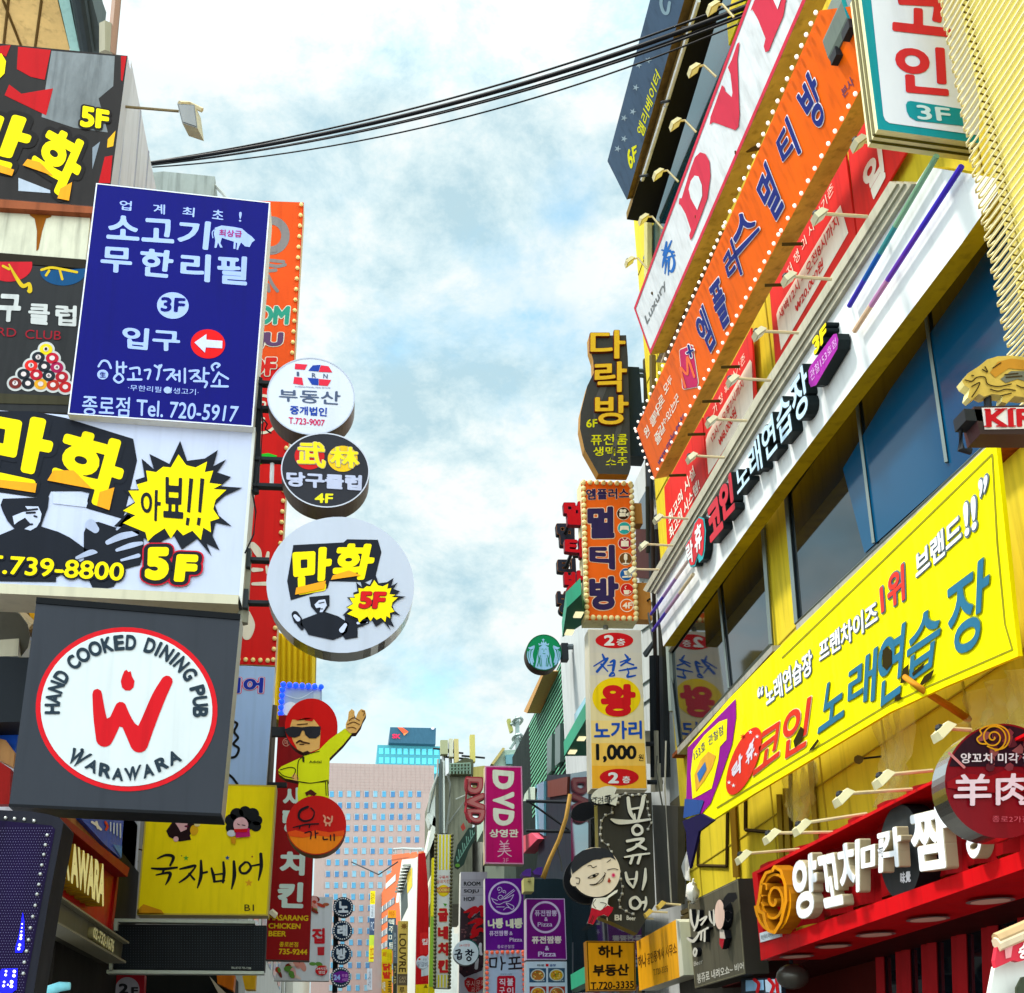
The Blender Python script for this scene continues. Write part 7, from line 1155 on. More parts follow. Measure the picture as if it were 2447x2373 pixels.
# roof of pipes and antennas
V('M1'); th = Thing('pipe_building', 'weathered grey stair tower wrapped in pipes, left of the pink DVD sign', 'building'); pl = PY(44); GW = mat('6e6e5e', .65, 0, .3); b = slab(pl, [(740, 440), (830, 430), (985, 440), (985, 1300), (735, 1300)], 6, GW); th.part('wall', b); b = MB()
for pts_, r_ in (([(750, 330), (745, 440), (700, 560), (683, 690)], .09), ([(770, 330), (775, 830)], .10), ([(790, 340), (792, 830)], .08), ([(815, 430), (832, 500), (828, 640), (805, 830)], .11), ([(760, 360), (762, 830)], .08), ([(780, 350), (783, 830)], .07), ([(690, 690), (720, 560), (745, 450)], .06), ([(925, 620), (850, 720), (800, 800)], .07), ([(975, 440), (985, 780)], .05), ([(870, 600), (960, 560)], .06)): b.tube([pl.at(x, y, .15) for x, y in pts_], r_*.42, mat(random.choice(['b0b4ac', '8a8c84', '3c4440', '5a5c54']), .5, .2), 6)
th.part('pipe', b); b = MB()
b.prism([pl.at(*p) for p in [(680, 690), (735, 560), (735, 780), (700, 760)]], (0, 1, 0), mat('c8ccc4', .5)); b.prism([pl.at(*p) for p in [(670, 980), (725, 700), (735, 720), (735, 830), (700, 930)]], (0, 3, 0), mat('d0d0c4', .5, 0, .1)); b.prism([pl.at(*p) for p in [(662, 1310), (712, 1090), (712, 1250), (690, 1330)]], (0, 3, 0), mat('d0ccb8', .5, 0, .1)); th.part('side_wall', b)
b = MB(); b.prism([pl.at(*p, .3) for p in [(835, 380), (930, 325), (985, 340), (985, 440), (835, 440)]], (0, 3, 0), mat('4a4c38', .6, 0, .3)); b.prism([pl.at(*p, .2) for p in [(985, 385), (1065, 375), (1065, 450), (985, 450)]], (0, 3, 0), mat('9a8c50', .6)); th.part('roof_hut', b)
for x0, x1, y0, y1, h_, lb in ((770, 818, 198, 292, '9a9a78', 'short wide phone mast antenna above the pipe wrapped tower, leftmost of four'), (828, 852, 188, 310, 'b8b49c', 'slim grey phone mast antenna second from the left above the pipe wrapped tower'), (862, 890, 190, 350, 'b8a870', 'tall tan phone mast antenna third from the left above the pipe wrapped tower'), (972, 1000, 162, 342, 'b8ac60', 'tallest lone phone mast antenna nearest the pink DVD sign')):
    t = Thing('antenna', lb, 'antenna', 'phone mast antennas on the pipe tower'); b = MB(); q = pl.at(x0, y1); r_ = pl.at(x1, y0); b.box((q.x, q.y-.1, q.z), (r_.x, q.y+.2, r_.z), mat(h_, .5)); t.part('panel', b); b = MB(); xm = (q.x+r_.x)/2; b.tube([(xm, q.y+.3, pl.at(0, 450).z), (xm, q.y+.3, r_.z)], .07, mat('8c9090', .5, .3), 6); b.tube([(xm-.4, q.y+.2, q.z+.3), (xm+.5, q.y+.3, q.z+.25)], .04, DARK, 4); t.part('mast', b)
b = MB()
for y in (375, 400, 420): b.tube([pl.at(825, y, .4), pl.at(965, y-5, .4)], .03, mat('6c8070', .5), 4)
for x in range(830, 966, 22): b.tube([pl.at(x, 440, .4), pl.at(x, 372, .4)], .03, mat('6c8070', .5), 4)
single('roof_railing', b, 'thin railing along the roof under the phone mast antennas', 'railing')
pl = PX(5.2); b = slab(pl, [(868, 1000), (985, 800), (1068, 690), (1068, 1500), (860, 1500)], 3, mat('ccc8bc', .5, 0, .1))
for i in range(26): x = 872+i*7.5; y = 1000-(x-868)*1.62; b.prism([pl.at(x, max(y, 690)+8, .04), pl.at(x+3, max(y, 690)+4, .04), pl.at(x+3, 1090, .04), pl.at(x, 1095, .04)], (-.05, 0, 0), mat('a8a498', .5))
single('ribbed_facade', b, 'cream ribbed facade between the striped chicken sign and the pink DVD sign', 'building')
b = slab(PX(5.2), [(1020, 985), (1200, 850), (1200, 1250), (1000, 1250)], 2, mat('6c7468', .5)); single('rear_wall', b, 'grey green wall behind the pink DVD sign', 'wall')
# green neon script plate
pl = PY(35); th = Thing('neon_sign', 'dark green slanted neon script plate left of the pink DVD sign', 'sign'); th.part('plate', slab(pl, [(868, 1050), (860, 1010), (885, 900), (925, 840), (960, 785), (1000, 782), (1005, 860), (960, 940), (930, 1030), (890, 1062)], .15, mat('2c3c34', .4), mat('1c2420', .5))); a = MB()
for i in range(9): x, y = 885+i*13, 1015-i*22; ST(a, pl, [[(x, y), (x-6, y-60 if i % 2 else y-35)], [(x, y), (x+14, y-22)]], mat('6c9484', .4), 6)
PG(a, pl, el(885, 1040, 16, 12, 12), mat('5c8c34', .4), 2); PG(a, pl, [(905, 780), (925, 750), (940, 790), (920, 810)], mat('a03c34', .4), 2); th.part('neon_tube', a)
# pink DVD sign + red neon letters
pl = PY(28.5); th = Thing('blade_sign', 'magenta blade sign with huge white DVD letters turned on their side', 'sign'); MGN = mat('b80c60', .4, 0, .08); th.part('cabinet', slab(pl, [(1070, 368), (1320, 371), (1332, 1032), (1068, 1027)], .3, MGN, mat('c8b490', .5))); a = MB(); CW = mat('dcd8c4', .4)
for s_, q in (('D', (1270, 400, 1265, 540, 1118, 535, 1122, 390)), ('V', (1272, 545, 1268, 655, 1122, 625, 1122, 570)), ('D', (1275, 668, 1262, 775, 1122, 775, 1122, 640))): pass
T(a, pl, 'D', (1268, 405, 1262, 530, 1120, 522, 1122, 392), CW, .06); T(a, pl, 'V', (1268, 542, 1268, 660, 1122, 640, 1122, 560), CW, .06); T(a, pl, 'D', (1270, 672, 1262, 772, 1125, 772, 1125, 650), CW, .06)
T(a, pl, '상영관', (1100, 796, 1296, 796, 54), CW, .03); ST(a, pl, [[(1175, 875), (1188, 890)], [(1225, 870), (1212, 890)], [(1170, 897), (1232, 893)], [(1178, 912), (1225, 910)], [(1168, 930), (1235, 925)], [(1200, 892), (1200, 935)], [(1158, 945), (1245, 940)], [(1200, 940), (1185, 965), (1158, 980)], [(1205, 945), (1225, 965), (1248, 978)]], mat('d8a8b8', .4), 7); T(a, pl, '3F', (1190, 990, 1230, 990, 30), mat('d080a0', .4), .0); border(a, pl, [(1070, 368), (1320, 371), (1332, 1032), (1068, 1027)], .03, mat('d88cb0', .4)); th.part('lettering', a)
pl = PY(28.7); NR = mat('a0343c', .35); th = Thing('neon_letters', 'dusty red open neon DVD letters on edge, left of the magenta sign', 'sign'); a = MB()
for s_, q in (('D', (1042, 470, 1045, 570, 935, 565, 938, 465)), ('V', (1052, 575, 1055, 675, 945, 680, 930, 575)), ('D', (1058, 680, 1050, 770, 945, 750, 945, 680))): T(a, pl, s_, q, mat('b86c68', .4), .03, 1, [(NR, .06)], .25, mat('7c2028', .5))
th.part('letter_shell', a); b = MB(); b.tube([pl.at(1050, 560)+Vector((0, .2, 0)), pl.at(1090, 560)+Vector((0, .2, 0))], .05, DARK, 5); b.tube([pl.at(940, 480, .3), pl.at(930, 700, .3), pl.at(960, 770, .3)], .04, NR, 5); th.part('bracket', b)
# room soju hof sign, gopchang drum
V('M2'); pl = PY(30); th = Thing('blade_sign', 'grey and maroon ROOM SOJU HOF sign with a red brush letter and a red heart', 'sign'); th.part('cabinet', slab(pl, [(250, 165), (560, 165), (545, 1640), (225, 1640)], .35, mat('a8a4b0', .4, 0, .08), mat('dcdcd4', .5))); a = MB(); BKT2 = mat('1c1c20', .4)
T(a, pl, 'ROOM', (285, 278, 480, 278, 50), BKT2, .03, 2); T(a, pl, 'SOJU', (285, 368, 462, 368, 50), BKT2, .03, 2); T(a, pl, 'HOF', (285, 456, 415, 456, 50), BKT2, .03, 2)
PG(a, pl, [(245, 570), (300, 620), (380, 700), (560, 560), (560, 960), (500, 1320), (290, 1400), (228, 1340)], mat('3c2830', .4, 0, .4))
for i in range(50):
    x, y = random.uniform(250, 520), random.uniform(650, 1360); PG(a, pl, el(x, y, random.uniform(10, 30), random.uniform(8, 20), 10), mat(random.choice(['5a3438', '2c1c24', '4a2c34', '6c4448', '3c2c3c']), .4), 2+i*.06)
ST(a, pl, [[(290, 640, 20), (370, 610, 50), (420, 600, 60), (350, 690, 40)], [(430, 640, 30), (490, 580, 50), (500, 680, 40)], [(340, 770, 20), (460, 730, 50), (500, 750, 40), (420, 800, 40), (390, 880, 40), (480, 840, 46), (510, 860, 30)], [(370, 930, 30), (430, 890, 60), (380, 930, 30)]], mat('b80c18', .4), 40, 6)
ST(a, pl, [[(480, 1010, 30), (470, 1090, 50), (490, 1130, 30)], [(440, 1190, 40), (430, 1290, 40)]], mat('c8c4cc', .4), 40, 6); PG(a, pl, [(290, 1440), (330, 1400), (390, 1410), (420, 1430), (470, 1395), (540, 1400), (545, 1500), (430, 1580), (340, 1570), (295, 1500)], mat('b0141c', .4), 6); T(a, pl, '주시문화', (310, 1440, 540, 1430, 75), mat('d8b0a8', .4), .0, 7); T(a, pl, '공간', (370, 1520, 470, 1515, 60), mat('d8b0a8', .4), .0, 7)
for y in (258, 345, 435): PG(a, pl, [(265, y), (520, y), (520, y+3), (265, y+3)], mat('78747c', .4), 2)
th.part('lettering', a); pl = PY(29); th = Thing('round_sign', 'white round tripe restaurant sign with black brush letters and a green rear rim', 'sign'); b = MB(); b.prism([pl.at(*p) for p in el(310, 1110, 148, 146, 40)], (0, .25, 0), mat('d0dce4', .35), mat('a8b0b4', .5)); b.prism([pl.at(x, y, -.28) for x, y in el(345, 1088, 140, 150, 40)], (0, .3, 0), mat('145a58', .4)); th.part('drum', b); a = MB(); T(a, pl, '24시영업', (232, 1010, 355, 1005, 32), mat('d0483c', .4), .0)
ST(a, pl, [[(190, 1090), (240, 1075), (238, 1105)], [(225, 1105), (225, 1125)], [(180, 1130), (262, 1122)], [(215, 1145), (215, 1185), (255, 1180), (255, 1140)], [(215, 1165), (255, 1160)], [(330, 1075), (345, 1080)], [(305, 1100), (360, 1095), (310, 1140)], [(335, 1115), (360, 1140)], [(378, 1075), (376, 1145)], [(378, 1110), (402, 1105)], [(340, 1160), (320, 1185), (345, 1205), (370, 1185), (350, 1160), (340, 1160)]], mat('10182c', .4), 15, 2); th.part('lettering', a)
# purple jjamppong sign and charcoal grill sign
pl = PY(26); PU = mat('5c0c84', .4, 0, .08); th = Thing('blade_sign', 'violet noodle sign with a bowl drawn inside a pale ring', 'sign'); th.part('cabinet', slab(pl, [(533, 240), (980, 242), (992, 1076), (540, 1082)], .3, PU, mat('c8c4c0', .5))); a = MB(); PW = mat('cbb4dc', .4); ring(a, pl, 765, 470, 193, 197, 22, PW, 1)
ST(a, pl, [[(610, 470), (640, 520), (700, 545), (760, 520), (830, 500), (870, 430)], [(870, 430), (770, 480), (720, 470)], [(740, 470), (870, 370)], [(760, 480), (880, 385)], [(620, 480), (680, 500)], [(780, 530), (860, 560), (870, 590), (840, 600), (780, 530)], [(750, 610), (790, 580), (830, 590)], [(660, 540), (700, 545)], [(670, 575), (760, 575)]], PW, 8, 2); ST(a, pl, [[(700+(4+t*4.6)*math.cos(t), 370+(4+t*4.6)*math.sin(t)) for t in np.linspace(0, 8, 26)], [(755+(3+t*3)*math.cos(t), 400+(3+t*3)*math.sin(t)) for t in np.linspace(0, 7, 20)]], PW, 7, 2); ring(a, pl, 715, 465, 32, 30, 8, PW, 2)
T(a, pl, '나뽕', (565, 725, 745, 700, 748, 825, 570, 825), mat('dcd8c0', .4), .05, 2); T(a, pl, '내뽕', (775, 725, 972, 700, 975, 825, 780, 825), mat('dcd8c0', .4), .05, 2); T(a, pl, '퓨전짬뽕', (583, 855, 805, 850, 62), PW, .02, 2); T(a, pl, '&', (820, 862, 858, 862, 44), PW, .02, 2); T(a, pl, 'Pizza', (820, 935, 970, 935, 46), PW, .02, 2); T(a, pl, '종로관철점', (678, 1020, 872, 1020, 40), PW, .0, 2); th.part('lettering', a)
pl = PY(25.8); th = Thing('blade_sign', 'pale grill sign ringed with coral bulbs, black brush letters above a red seal', 'sign'); th.part('cabinet', slab(pl, [(538, 1086), (1000, 1084), (1005, 1660), (532, 1660)], .3, mat('a8bcd8', .4, 0, .06), mat('c8c0a8', .5))); a = MB()
ST(a, pl, [[(590, 1180), (670, 1175), (660, 1280), (595, 1275), (590, 1180)], [(720, 1160), (735, 1240), (725, 1310)], [(735, 1235), (770, 1230)], [(820, 1175), (940, 1165)], [(850, 1180), (855, 1235)], [(905, 1175), (900, 1235)], [(815, 1245), (950, 1232)], [(880, 1240), (880, 1290)], [(815, 1300), (965, 1292)]], mat('2c242c', .4), 20, 1, res=1.2, sm=False); T(a, pl, 'SINCE 1970', (712, 1352, 850, 1352, 22), mat('6c7484', .4), 0)
PG(a, pl, [(675, 1400), (700, 1382), (870, 1380), (890, 1410), (885, 1660), (672, 1660)], mat('b80c28', .4)); T(a, pl, '직', (700, 1412, 770, 1412, 90), mat('d8c8d8', .4), .02, 2); T(a, pl, '불', (790, 1408, 865, 1408, 90), mat('d8c8d8', .4), .02, 2); T(a, pl, '구', (700, 1515, 765, 1515, 80), mat('d8c8d8', .4), .02, 2); T(a, pl, '이', (790, 1515, 865, 1515, 80), mat('d8c8d8', .4), .02, 2); th.part('lettering', a)
b = MB(); b.ball((0, 0, 0), .04, mat('e8684c', .3, var=0, emit=.12), 8, 5); th.many('bulb', b, [pl.at(x, y, .06) for x, y in along((553, 1112), (975, 1105), 8)+along((552, 1170), (555, 1590), 8)+along((980, 1140), (990, 1600), 9)])
# purple sign further right and food menu
pl = PY(21.5); th = Thing('blade_sign', 'violet noodle and pizza sign with white print inside an empty ring', 'sign'); PU2 = mat('6c0c74', .4, 0, .08); Q = [(1014, 476), (1466, 478), (1492, 1192), (1016, 1192)]; th.part('cabinet', slab(pl, Q, .25, PU2, mat('a898a8', .5))); a = MB(); border(a, pl, Q, .012, PW); ring(a, pl, 1240, 695, 180, 188, 24, PW, 1)
T(a, pl, '퓨전짬뽕', (1115, 612, 1375, 612, 72), PW, .02, 2); T(a, pl, '&', (1228, 695, 1268, 695, 46), PW, .02, 2); T(a, pl, 'Pizza', (1150, 755, 1322, 752, 52), PW, .01, 2); T(a, pl, '퓨전짬뽕', (1080, 918, 1430, 915, 88), mat('d8c8c8', .4), .04, 2); T(a, pl, '&', (1236, 1032, 1284, 1032, 52), PW, .03, 2); T(a, pl, 'Pizza', (1155, 1098, 1365, 1096, 60), PW, .02, 2); th.part('lettering', a)
pl = PY(21.4); th = Thing('menu_sign', 'white menu sign with four bowls of food photographed, below the second violet sign', 'sign'); th.part('cabinet', slab(pl, [(1016, 1214), (1492, 1214), (1500, 1660), (1016, 1660)], .25, mat('bccce0', .4), mat('9098a0', .5))); a = MB(); T(a, pl, '마포', (1145, 1245, 1230, 1245, 28), BK, .03); T(a, pl, '곱창', (1290, 1245, 1365, 1243, 28), mat('1c4488', .4), .03); PG(a, pl, [(1245, 1242), (1278, 1242), (1278, 1272), (1245, 1272)], RED)
for (x0, x1, y0, y1), h1, h2 in (((1052, 1250, 1292, 1458), '2c4c6c', 'a86828'), ((1272, 1468, 1290, 1458), '34506c', 'c89c20'), ((1056, 1252, 1505, 1660), '8c2428', 'c88c1c'), ((1278, 1470, 1505, 1660), 'a02c20', 'b86c30')):
    PG(a, pl, [(x0, y0), (x1, y0), (x1, y1), (x0, y1)], mat(h1, .4)); cx, cy = (x0+x1)/2, (y0+y1)/2; PG(a, pl, el(cx, cy, 85, 72, 24), mat('b8c4c8', .4), 2); PG(a, pl, el(cx, cy, 72, 60, 24), mat(h2, .4, 0, .4), 3)
    for i in range(16): PG(a, pl, star(cx+random.uniform(-50, 50), cy+random.uniform(-40, 40), random.uniform(8, 18), 6, 3, random.uniform(0, 360)), mat(random.choice(['d8a83c', '8c3c1c', '4c7c2c', 'e0c068', 'b85020']), .4), 4+i*.05)
    if y1 < 1500: T(a, pl, '마포곱창', (cx-15, y1-28, cx+80, y1-28, 16), WH, .0, 5, res=.8)
th.part('lettering', a)
# ================================================================ right: white and dark neighbours
WXX = 4.75; th = Thing('white_building', 'white clad building with dark windows and green canopies behind the right hand blade signs', 'building'); V('R5'); zr = PX(WXX).at(925, 0).z; b = MB(); b.box((WXX, 15.75, 0), (12, 24.5, zr), mat('c0c4c4', .5, 0, .14)); th.part('wall', b)
def panel(q, m_, X=4.70, d=.04): b_ = MB(); b_.prism([PX(X).at(*p) for p in q], (d, 0, 0), m_); return b_
th.part('window', panel([(870, 330), (935, 215), (942, 520), (860, 520)], GLASS)); th.part('wall_panel', panel([(852, 522), (1060, 522), (1062, 905), (855, 890)], mat('4a2420', .6)))
for q in ([(905, 1460), (975, 1370), (978, 1400), (920, 1490)], [(930, 0), (960, -30), (985, 900), (955, 920)]): th.part('wall_panel', panel(q, mat('23282c', .5), 4.6))
b = MB(); pq = PX(4.55)
for x0, y0, x1, y1, r_, h_ in ((1000, 1480, 1010, 2400, .09, '1c2024'), (1065, 1490, 1080, 2400, .07, '24282c'), (1030, 1480, 1040, 2400, .05, '0c0c10'), (975, 300, 1000, 1480, .03, '2c2420'), (940, 200, 945, 700, .03, '33332c'), (1040, 900, 1060, 1500, .06, '2c2c28'), (1105, 1400, 1130, 1900, .05, '9aa49c'), (905, 920, 990, 1400, .015, '6c7070'), (890, 1100, 960, 1050, .015, '2c2c28')): b.tube([pq.at(x0, y0), pq.at(x1, y1)], r_, mat(h_, .5), 6)
th.part('pipe', b)
for y in (980, 1130, 1290, 1700, 1850): th.part('joint', panel([(885, y), (985, y-70), (985, y-66), (886, y+4)], mat('8c9494', .5), 4.72))
V('R7')
for q in ([(345, 20), (440, -130), (440, 80), (350, 210)], [(345, 640), (430, 560), (430, 900), (350, 950)], [(400, 540), (440, 480), (440, 640), (400, 680)]): th.part('window', panel(q, GLASSP, 4.68))
for q in ([(820, 130), (905, 130), (908, 360), (835, 352)], [(860, 360), (920, 350), (925, 540), (862, 545)]): th.part('wall_panel', panel(q, mat('8c8878', .6, 0, .2), 4.5))
th.part('wall_panel', panel([(1055, 100), (1115, 20), (1105, 560), (1060, 640)], mat('b8b8ac', .5), 4.62)); th.part('wall_panel', panel([(990, 620), (1060, 560), (1045, 1300), (1040, 1300)], mat('5a5440', .5), 4.62))
# green canopies with small lights
def canopy(view, pts, X, label, lights):
    V(view); z = PX(X).at(*pts[0]).z; pz = Plane((0, 0, z), (0, 0, 1)); P_ = [pz.at(*p) for p in pts]; t = Thing('canopy', label, 'canopy', 'green canopies'); b_ = MB(); b_.prism(P_, (0, 0, .25), mat('24604c', .45, 0, .1), mat('2f9c78', .4)); t.part('board', b_); l_ = MB(); l_.box((-.06, -.1, -.02), (.06, .1, 0), mat('f0e8b8', .3, var=0, emit=.6)); t.many('light', l_, [pz.at(*p) for p in lights])
canopy('R5', [(298, 1340), (330, 1118), (440, 1012), (470, 1230)], 3.4, 'upper green canopy left of the orange bulb ringed sign', [(418, 1165), (350, 1298)]); canopy('R7', [(278, 302), (430, 42), (480, 140), (440, 300)], 3.7, 'lower green canopy left of the cream pollack sign', [(395, 180), (333, 270)])
canopy('R7', [(325, 1880), (420, 1832), (430, 1870), (350, 1900)], 3.9, 'small bright green canopy at the bottom left of the amber sign', [])
# louvred building
V('R7'); th = Thing('louvred_building', 'dark building screened with green louvres below the round green siren sign', 'building'); LX = 4.9; b = MB(); zl = PX(LX).at(40, 72).z; b.box((LX+.03, 24.5, 0), (12, 33.5, zl), mat('141e1a', .6)); th.part('wall', b); b = MB(); pq = PX(LX); y0 = pq.at(305, 200).y; y1 = pq.at(42, 300).y; zb_ = 8.5
n_ = 22
for i in range(n_): z = zb_+(zl-zb_)*i/n_; b.box((LX+.016, y0, z), (LX+.034, y1, z+(zl-zb_)/n_*.36), mat('6cb08c', .45))
th.part('louvre', b); 
for q in ([(160, 200), (195, 150), (190, 400), (160, 430)], [(215, 120), (250, 80), (250, 340), (215, 370)]): a = MB(); a.prism([PX(LX-.08).at(*p) for p in q], (.1, 0, 0), mat('5c6c68', .3)); th.part('window', a)
a = MB(); V('R5'); a.prism([PX(LX-.3).at(*p) for p in [(5, 1901), (150, 1590), (165, 1595), (30, 1915)]], (.6, 0, 0), mat('b88a50', .5)); th.part('eave', a)
V('R7'); th = Thing('dark_building', 'dark bluish shop block with glass between the violet signs and the boy cut out', 'building'); b = MB(); b.prism([PX(4.65).at(*p) for p in [(160, 430), (345, 420), (345, 1900), (0, 1900), (0, 1130), (80, 1130)]], (2, 0, 0), mat('28303a', .5, 0, .25)); th.part('wall', b)
b = MB(); b.prism([PX(4.6).at(*p) for p in [(165, 470), (300, 440), (295, 560), (165, 580)]], (.05, 0, 0), mat('6c3c34', .5)); th.part('shutter', b)
b = MB(); b.prism([PX(4.55).at(*p) for p in [(320, 420), (440, 400), (440, 1500), (330, 1560)]], (.05, 0, 0), GLASS); th.part('window', b)
b = MB(); b.prism([PX(4.4).at(*p) for p in [(340, 1280), (560, 1180), (800, 1180), (800, 1900), (340, 1900)]], (.05, 0, 0), GLASS); th.part('window', b)
b = MB(); b.prism([PX(4.6).at(*p) for p in [(80, 500), (140, 470), (140, 840), (85, 800)]], (.05, 0, 0), GLASSP); th.part('window', b)
b = MB(); b.prism([PY(24).at(*p) for p in [(14, 1135), (210, 1128), (330, 1140), (330, 1901), (14, 1901)]], (0, .05, 0), mat('1c2c34', .5, 0, .2)); th.part('side_wall', b)
b = MB(); pq = PY(20.5)
for y in (605, 805): b.tube([pq.at(20, y), pq.at(320, y+8)], .03, DARK, 4)
b.tube([pq.at(40, 610), pq.at(310, 800)], .02, DARK, 4); th.part('railing', b)
b = MB(); b.tube([PY(20).at(318, 560), PY(20).at(290, 720), PY(20).at(245, 860), PY(20).at(180, 1000), PY(20).at(135, 1125)], [.035, .035, .035, .035, .045], mat('a8803c', .6), 8); single('bent_pole', b, 'long bent tan pole leaning in front of the dark shop block', 'pole', smooth=True)
b = MB(); q = PY(20.8); b.prism([q.at(*p) for p in [(5, 1125), (75, 1120), (72, 1215), (8, 1215)]], (0, .3, 0), mat('b8b070', .5)); b.prism([q.at(*p, .05) for p in [(30, 1130), (50, 1130), (50, 1150), (30, 1150)]], (0, .05, 0), mat('98905c', .5)); single('meter_box', b, 'cream meter box above the second violet sign', 'box')
for i, (x, y, l) in enumerate(((20, 1090, 'left'), (95, 1080, 'right'))): b = MB(); q = PY(20.9); b.prism([q.at(x-30, y), q.at(x, y-25), q.at(x+35, y-30), q.at(x+32, y+25), q.at(x-20, y+20)], (0, .25, 0), mat('4c2c84', .4)); single('floodlight', b, l+' violet floodlight housing above the second violet sign', 'floodlight', 'violet floodlights')
b = slab(PX(4.5), [(0, 840), (55, 820), (100, 860), (0, 960)], .3, mat('d8586c', .5)); single('awning', b, 'pink awning edge right of the magenta DVD sign', 'awning')
b = slab(PX(4.6), [(10, 560), (45, 510), (95, 520), (90, 600), (0, 605)], .3, mat('b8c8b8', .5)); single('cladding_sheet', b, 'pale green panel beside the magenta DVD sign', 'panel')
# roof with tripod antenna, pale house gable
V('M1'); th = Thing('gable_house', 'pale teal rooftop house behind the magenta DVD sign', 'building'); pl = PY(36); b = slab(pl, [(1112, 365), (1190, 262), (1365, 255), (1365, 700), (1112, 700)], 4, mat('9cb0a0', .5, 0, .12)); th.part('wall', b); b = MB(); b.prism([pl.at(*p, .2) for p in [(1105, 365), (1185, 255), (1200, 262), (1125, 368)]], (0, 4.2, 0), mat('b8a468', .5)); th.part('roof', b); b = MB(); b.prism([pl.at(*p, .1) for p in [(1205, 300), (1360, 285), (1360, 360), (1210, 360)]], (0, .2, 0), mat('6c98a0', .4)); th.part('window', b)
t = Thing('antenna', 'rooftop antenna on a round tripod stand, right of the phone masts', 'antenna'); b = MB(); b.tube([pl.at(1290, 255), pl.at(1288, 35)], .07, mat('8c9c98', .5, .3), 6); t.part('mast', b); b = MB(); b.prism([pl.at(*p) for p in [(1222, 50), (1242, 48), (1262, 130), (1244, 135)]], (0, .25, 0), mat('a8a860', .5)); t.part('panel', b); b = MB()
for c in ((1290, 68), (1290, 180)): b.tube([pl.at(c[0]+28*math.cos(k), c[1])+Vector((0, .4*math.sin(k), 0)) for k in np.linspace(0, 6.28, 13)], .05, mat('8c9c98', .5, .3), 5, False)
for x in (1240, 1290, 1345): b.tube([pl.at(1290, 178), pl.at(x, 252)], .05, mat('8c9c98', .5, .3), 5)
b.tube([pl.at(1242, 90), pl.at(1290, 70)], .05, mat('8c9c98', .5, .3), 5); t.part('tripod', b)
# siren disc sign
V('R5'); pl = PY(23); th = Thing('round_sign', 'round green sign with a pale crowned siren emblem beside the louvred building', 'sign'); GS = mat('0c7c4c', .35, 0, .06); b = MB(); cx, cy, r0 = 157, 1455, 135; b.prism([pl.at(*p) for p in el(cx, cy, r0, r0+2, 48)], (0, .3, 0), GS, mat('3a2a20', .5)); th.part('drum', b); a = MB(); SW = mat('90b8d8', .35)
ring(a, pl, cx, cy, r0-2, r0, 5, mat('14503c', .4), 1)
PG(a, pl, el(cx, cy-12, 34, 46, 24), SW, 2); PG(a, pl, [(112, 1440), (122, 1415), (157, 1398), (192, 1415), (202, 1440), (215, 1520), (225, 1570), (157, 1590), (90, 1570), (100, 1520)], SW, 1); PG(a, pl, [(120, 1402), (115, 1385), (132, 1392), (140, 1372), (150, 1385), (153, 1348), (160, 1385), (172, 1372), (180, 1392), (197, 1385), (192, 1402), (157, 1396)], SW, 1); PG(a, pl, star(152, 1360, 13), SW, 2)
for s_ in (-1, 1):
    ST(a, pl, [[(cx+s_*x, y) for x, y in q] for q in (((38, 1425), (45, 1470), (38, 1510), (50, 1560)), ((28, 1480), (34, 1520), (26, 1560)))], GS, 6, 3)
    ST(a, pl, [[(cx+s_*x, y) for x, y in q] for q in (((72, 1412), (88, 1470), (78, 1530)), ((105, 1440), (108, 1490), (92, 1545)), ((88, 1440), (96, 1490), (84, 1550)), ((120, 1450), (122, 1490), (108, 1535)))], SW, 8, 2); PG(a, pl, [(cx+s_*78, 1425), (cx+s_*70, 1400), (cx+s_*95, 1412), (cx+s_*122, 1420), (cx+s_*100, 1435)], SW, 2)
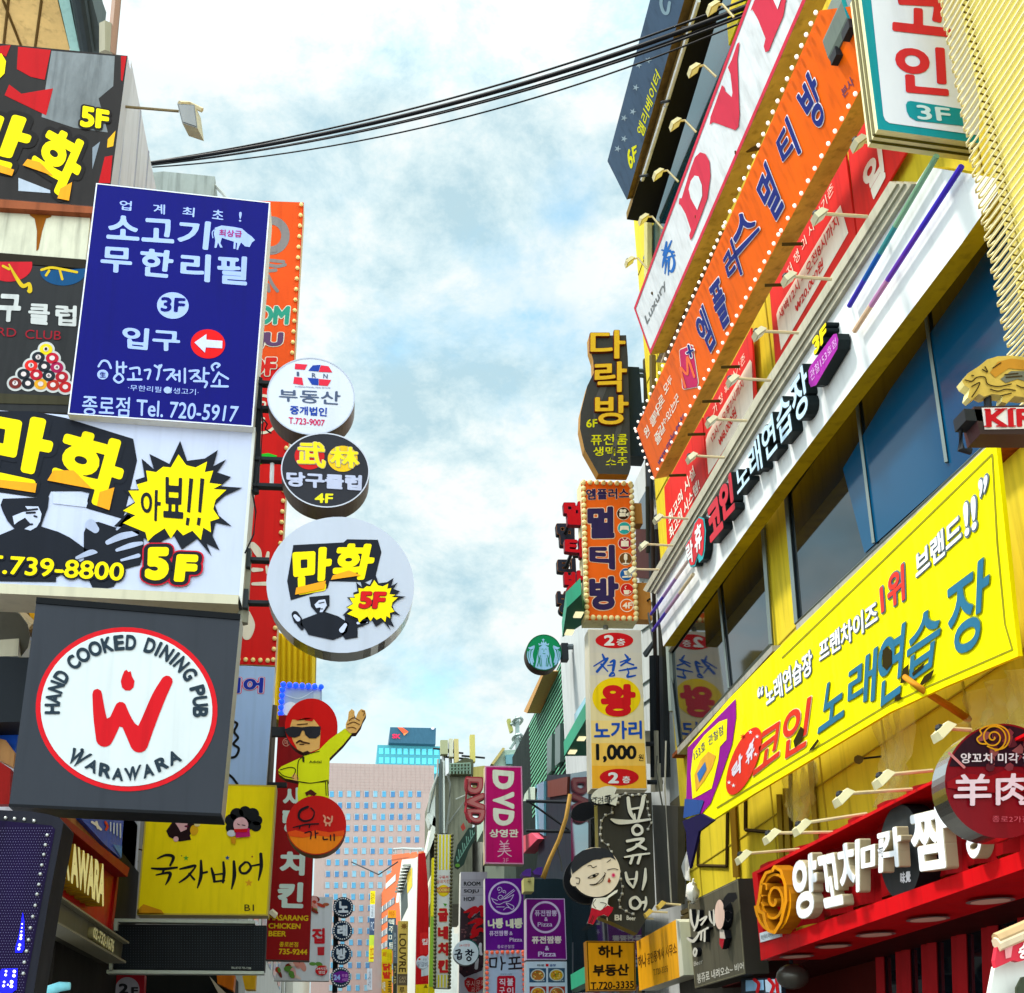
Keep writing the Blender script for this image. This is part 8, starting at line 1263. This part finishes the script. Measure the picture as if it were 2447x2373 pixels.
ST(a, pl, [[(140, 1432), (150, 1430)], [(166, 1430), (176, 1432)], [(158, 1436), (156, 1450)], [(148, 1462), (158, 1466), (168, 1462)], [(135, 1500), (140, 1560)], [(178, 1500), (174, 1560)]], GS, 4, 4); th.part('emblem', a)
b = MB(); b.box((pl.at(295, 1400).x, 23.05, pl.at(295, 1500).z), (pl.at(345, 1400).x, 23.25, pl.at(295, 1375).z), mat('2c3034', .5)); b.tube([pl.at(340, 1400)+Vector((0, .1, 0)), pl.at(440, 1395)+Vector((0, .1, 0))], .06, mat('5c6468', .5), 6); b.tube([pl.at(440, 1360)+Vector((0, .2, 0)), pl.at(395, 1430)+Vector((0, .2, 0)), pl.at(440, 1560)+Vector((0, .2, 0))], .04, mat('c8d0d0', .5), 6); th.part('bracket', b)
b = MB(); V('P'); b.tube([PY(90).at(840, 2060), PY(80).at(905, 2090), PY(70).at(950, 2060)], .05, DARK, 4); single('sagging_wire', b, 'thin wire sagging across the street before the pink tower', 'cable')

V('R7')
for x0, y0, x1, y1, lb in ((965, 200, 1000, 1290, 'pale loose wire hanging beside the charcoal blade sign'), (240, 860, 262, 1080, 'thin wire dangling below the bent tan pole'), (905, 300, 940, 640, 'dark loose wire hanging right of the cream pollack sign')):
    b = MB(); p = PY(15.6 if x0 > 500 else 20); b.tube([p.at(x0, y0), p.at(x0-8, y0+(y1-y0)*.3), p.at(x0+14, y0+(y1-y0)*.65), p.at(x1, y1)], .012, mat('a8a498' if x0 > 960 else '4c4c48', .5), 5); single('hanging_wire', b, lb, 'wire', 'loose wires')
V('L5')
for i, (x0, y0, x1, y1) in enumerate(((140, 300, 120, 860), (100, 880, 60, 1240), (165, 480, 210, 560))):
    b = MB(); p = PY(10.0); b.tube([p.at(x0, y0), p.at(x0+22, y0+(y1-y0)*.35), p.at(x0+10, y0+(y1-y0)*.7), p.at(x1, y1)], .008, BK, 5); single('power_lead', b, ['power lead sagging beside the highest white disc', 'power lead running down to the big white disc', 'short power lead under the highest white disc'][i], 'wire', 'power leads of the round signs')
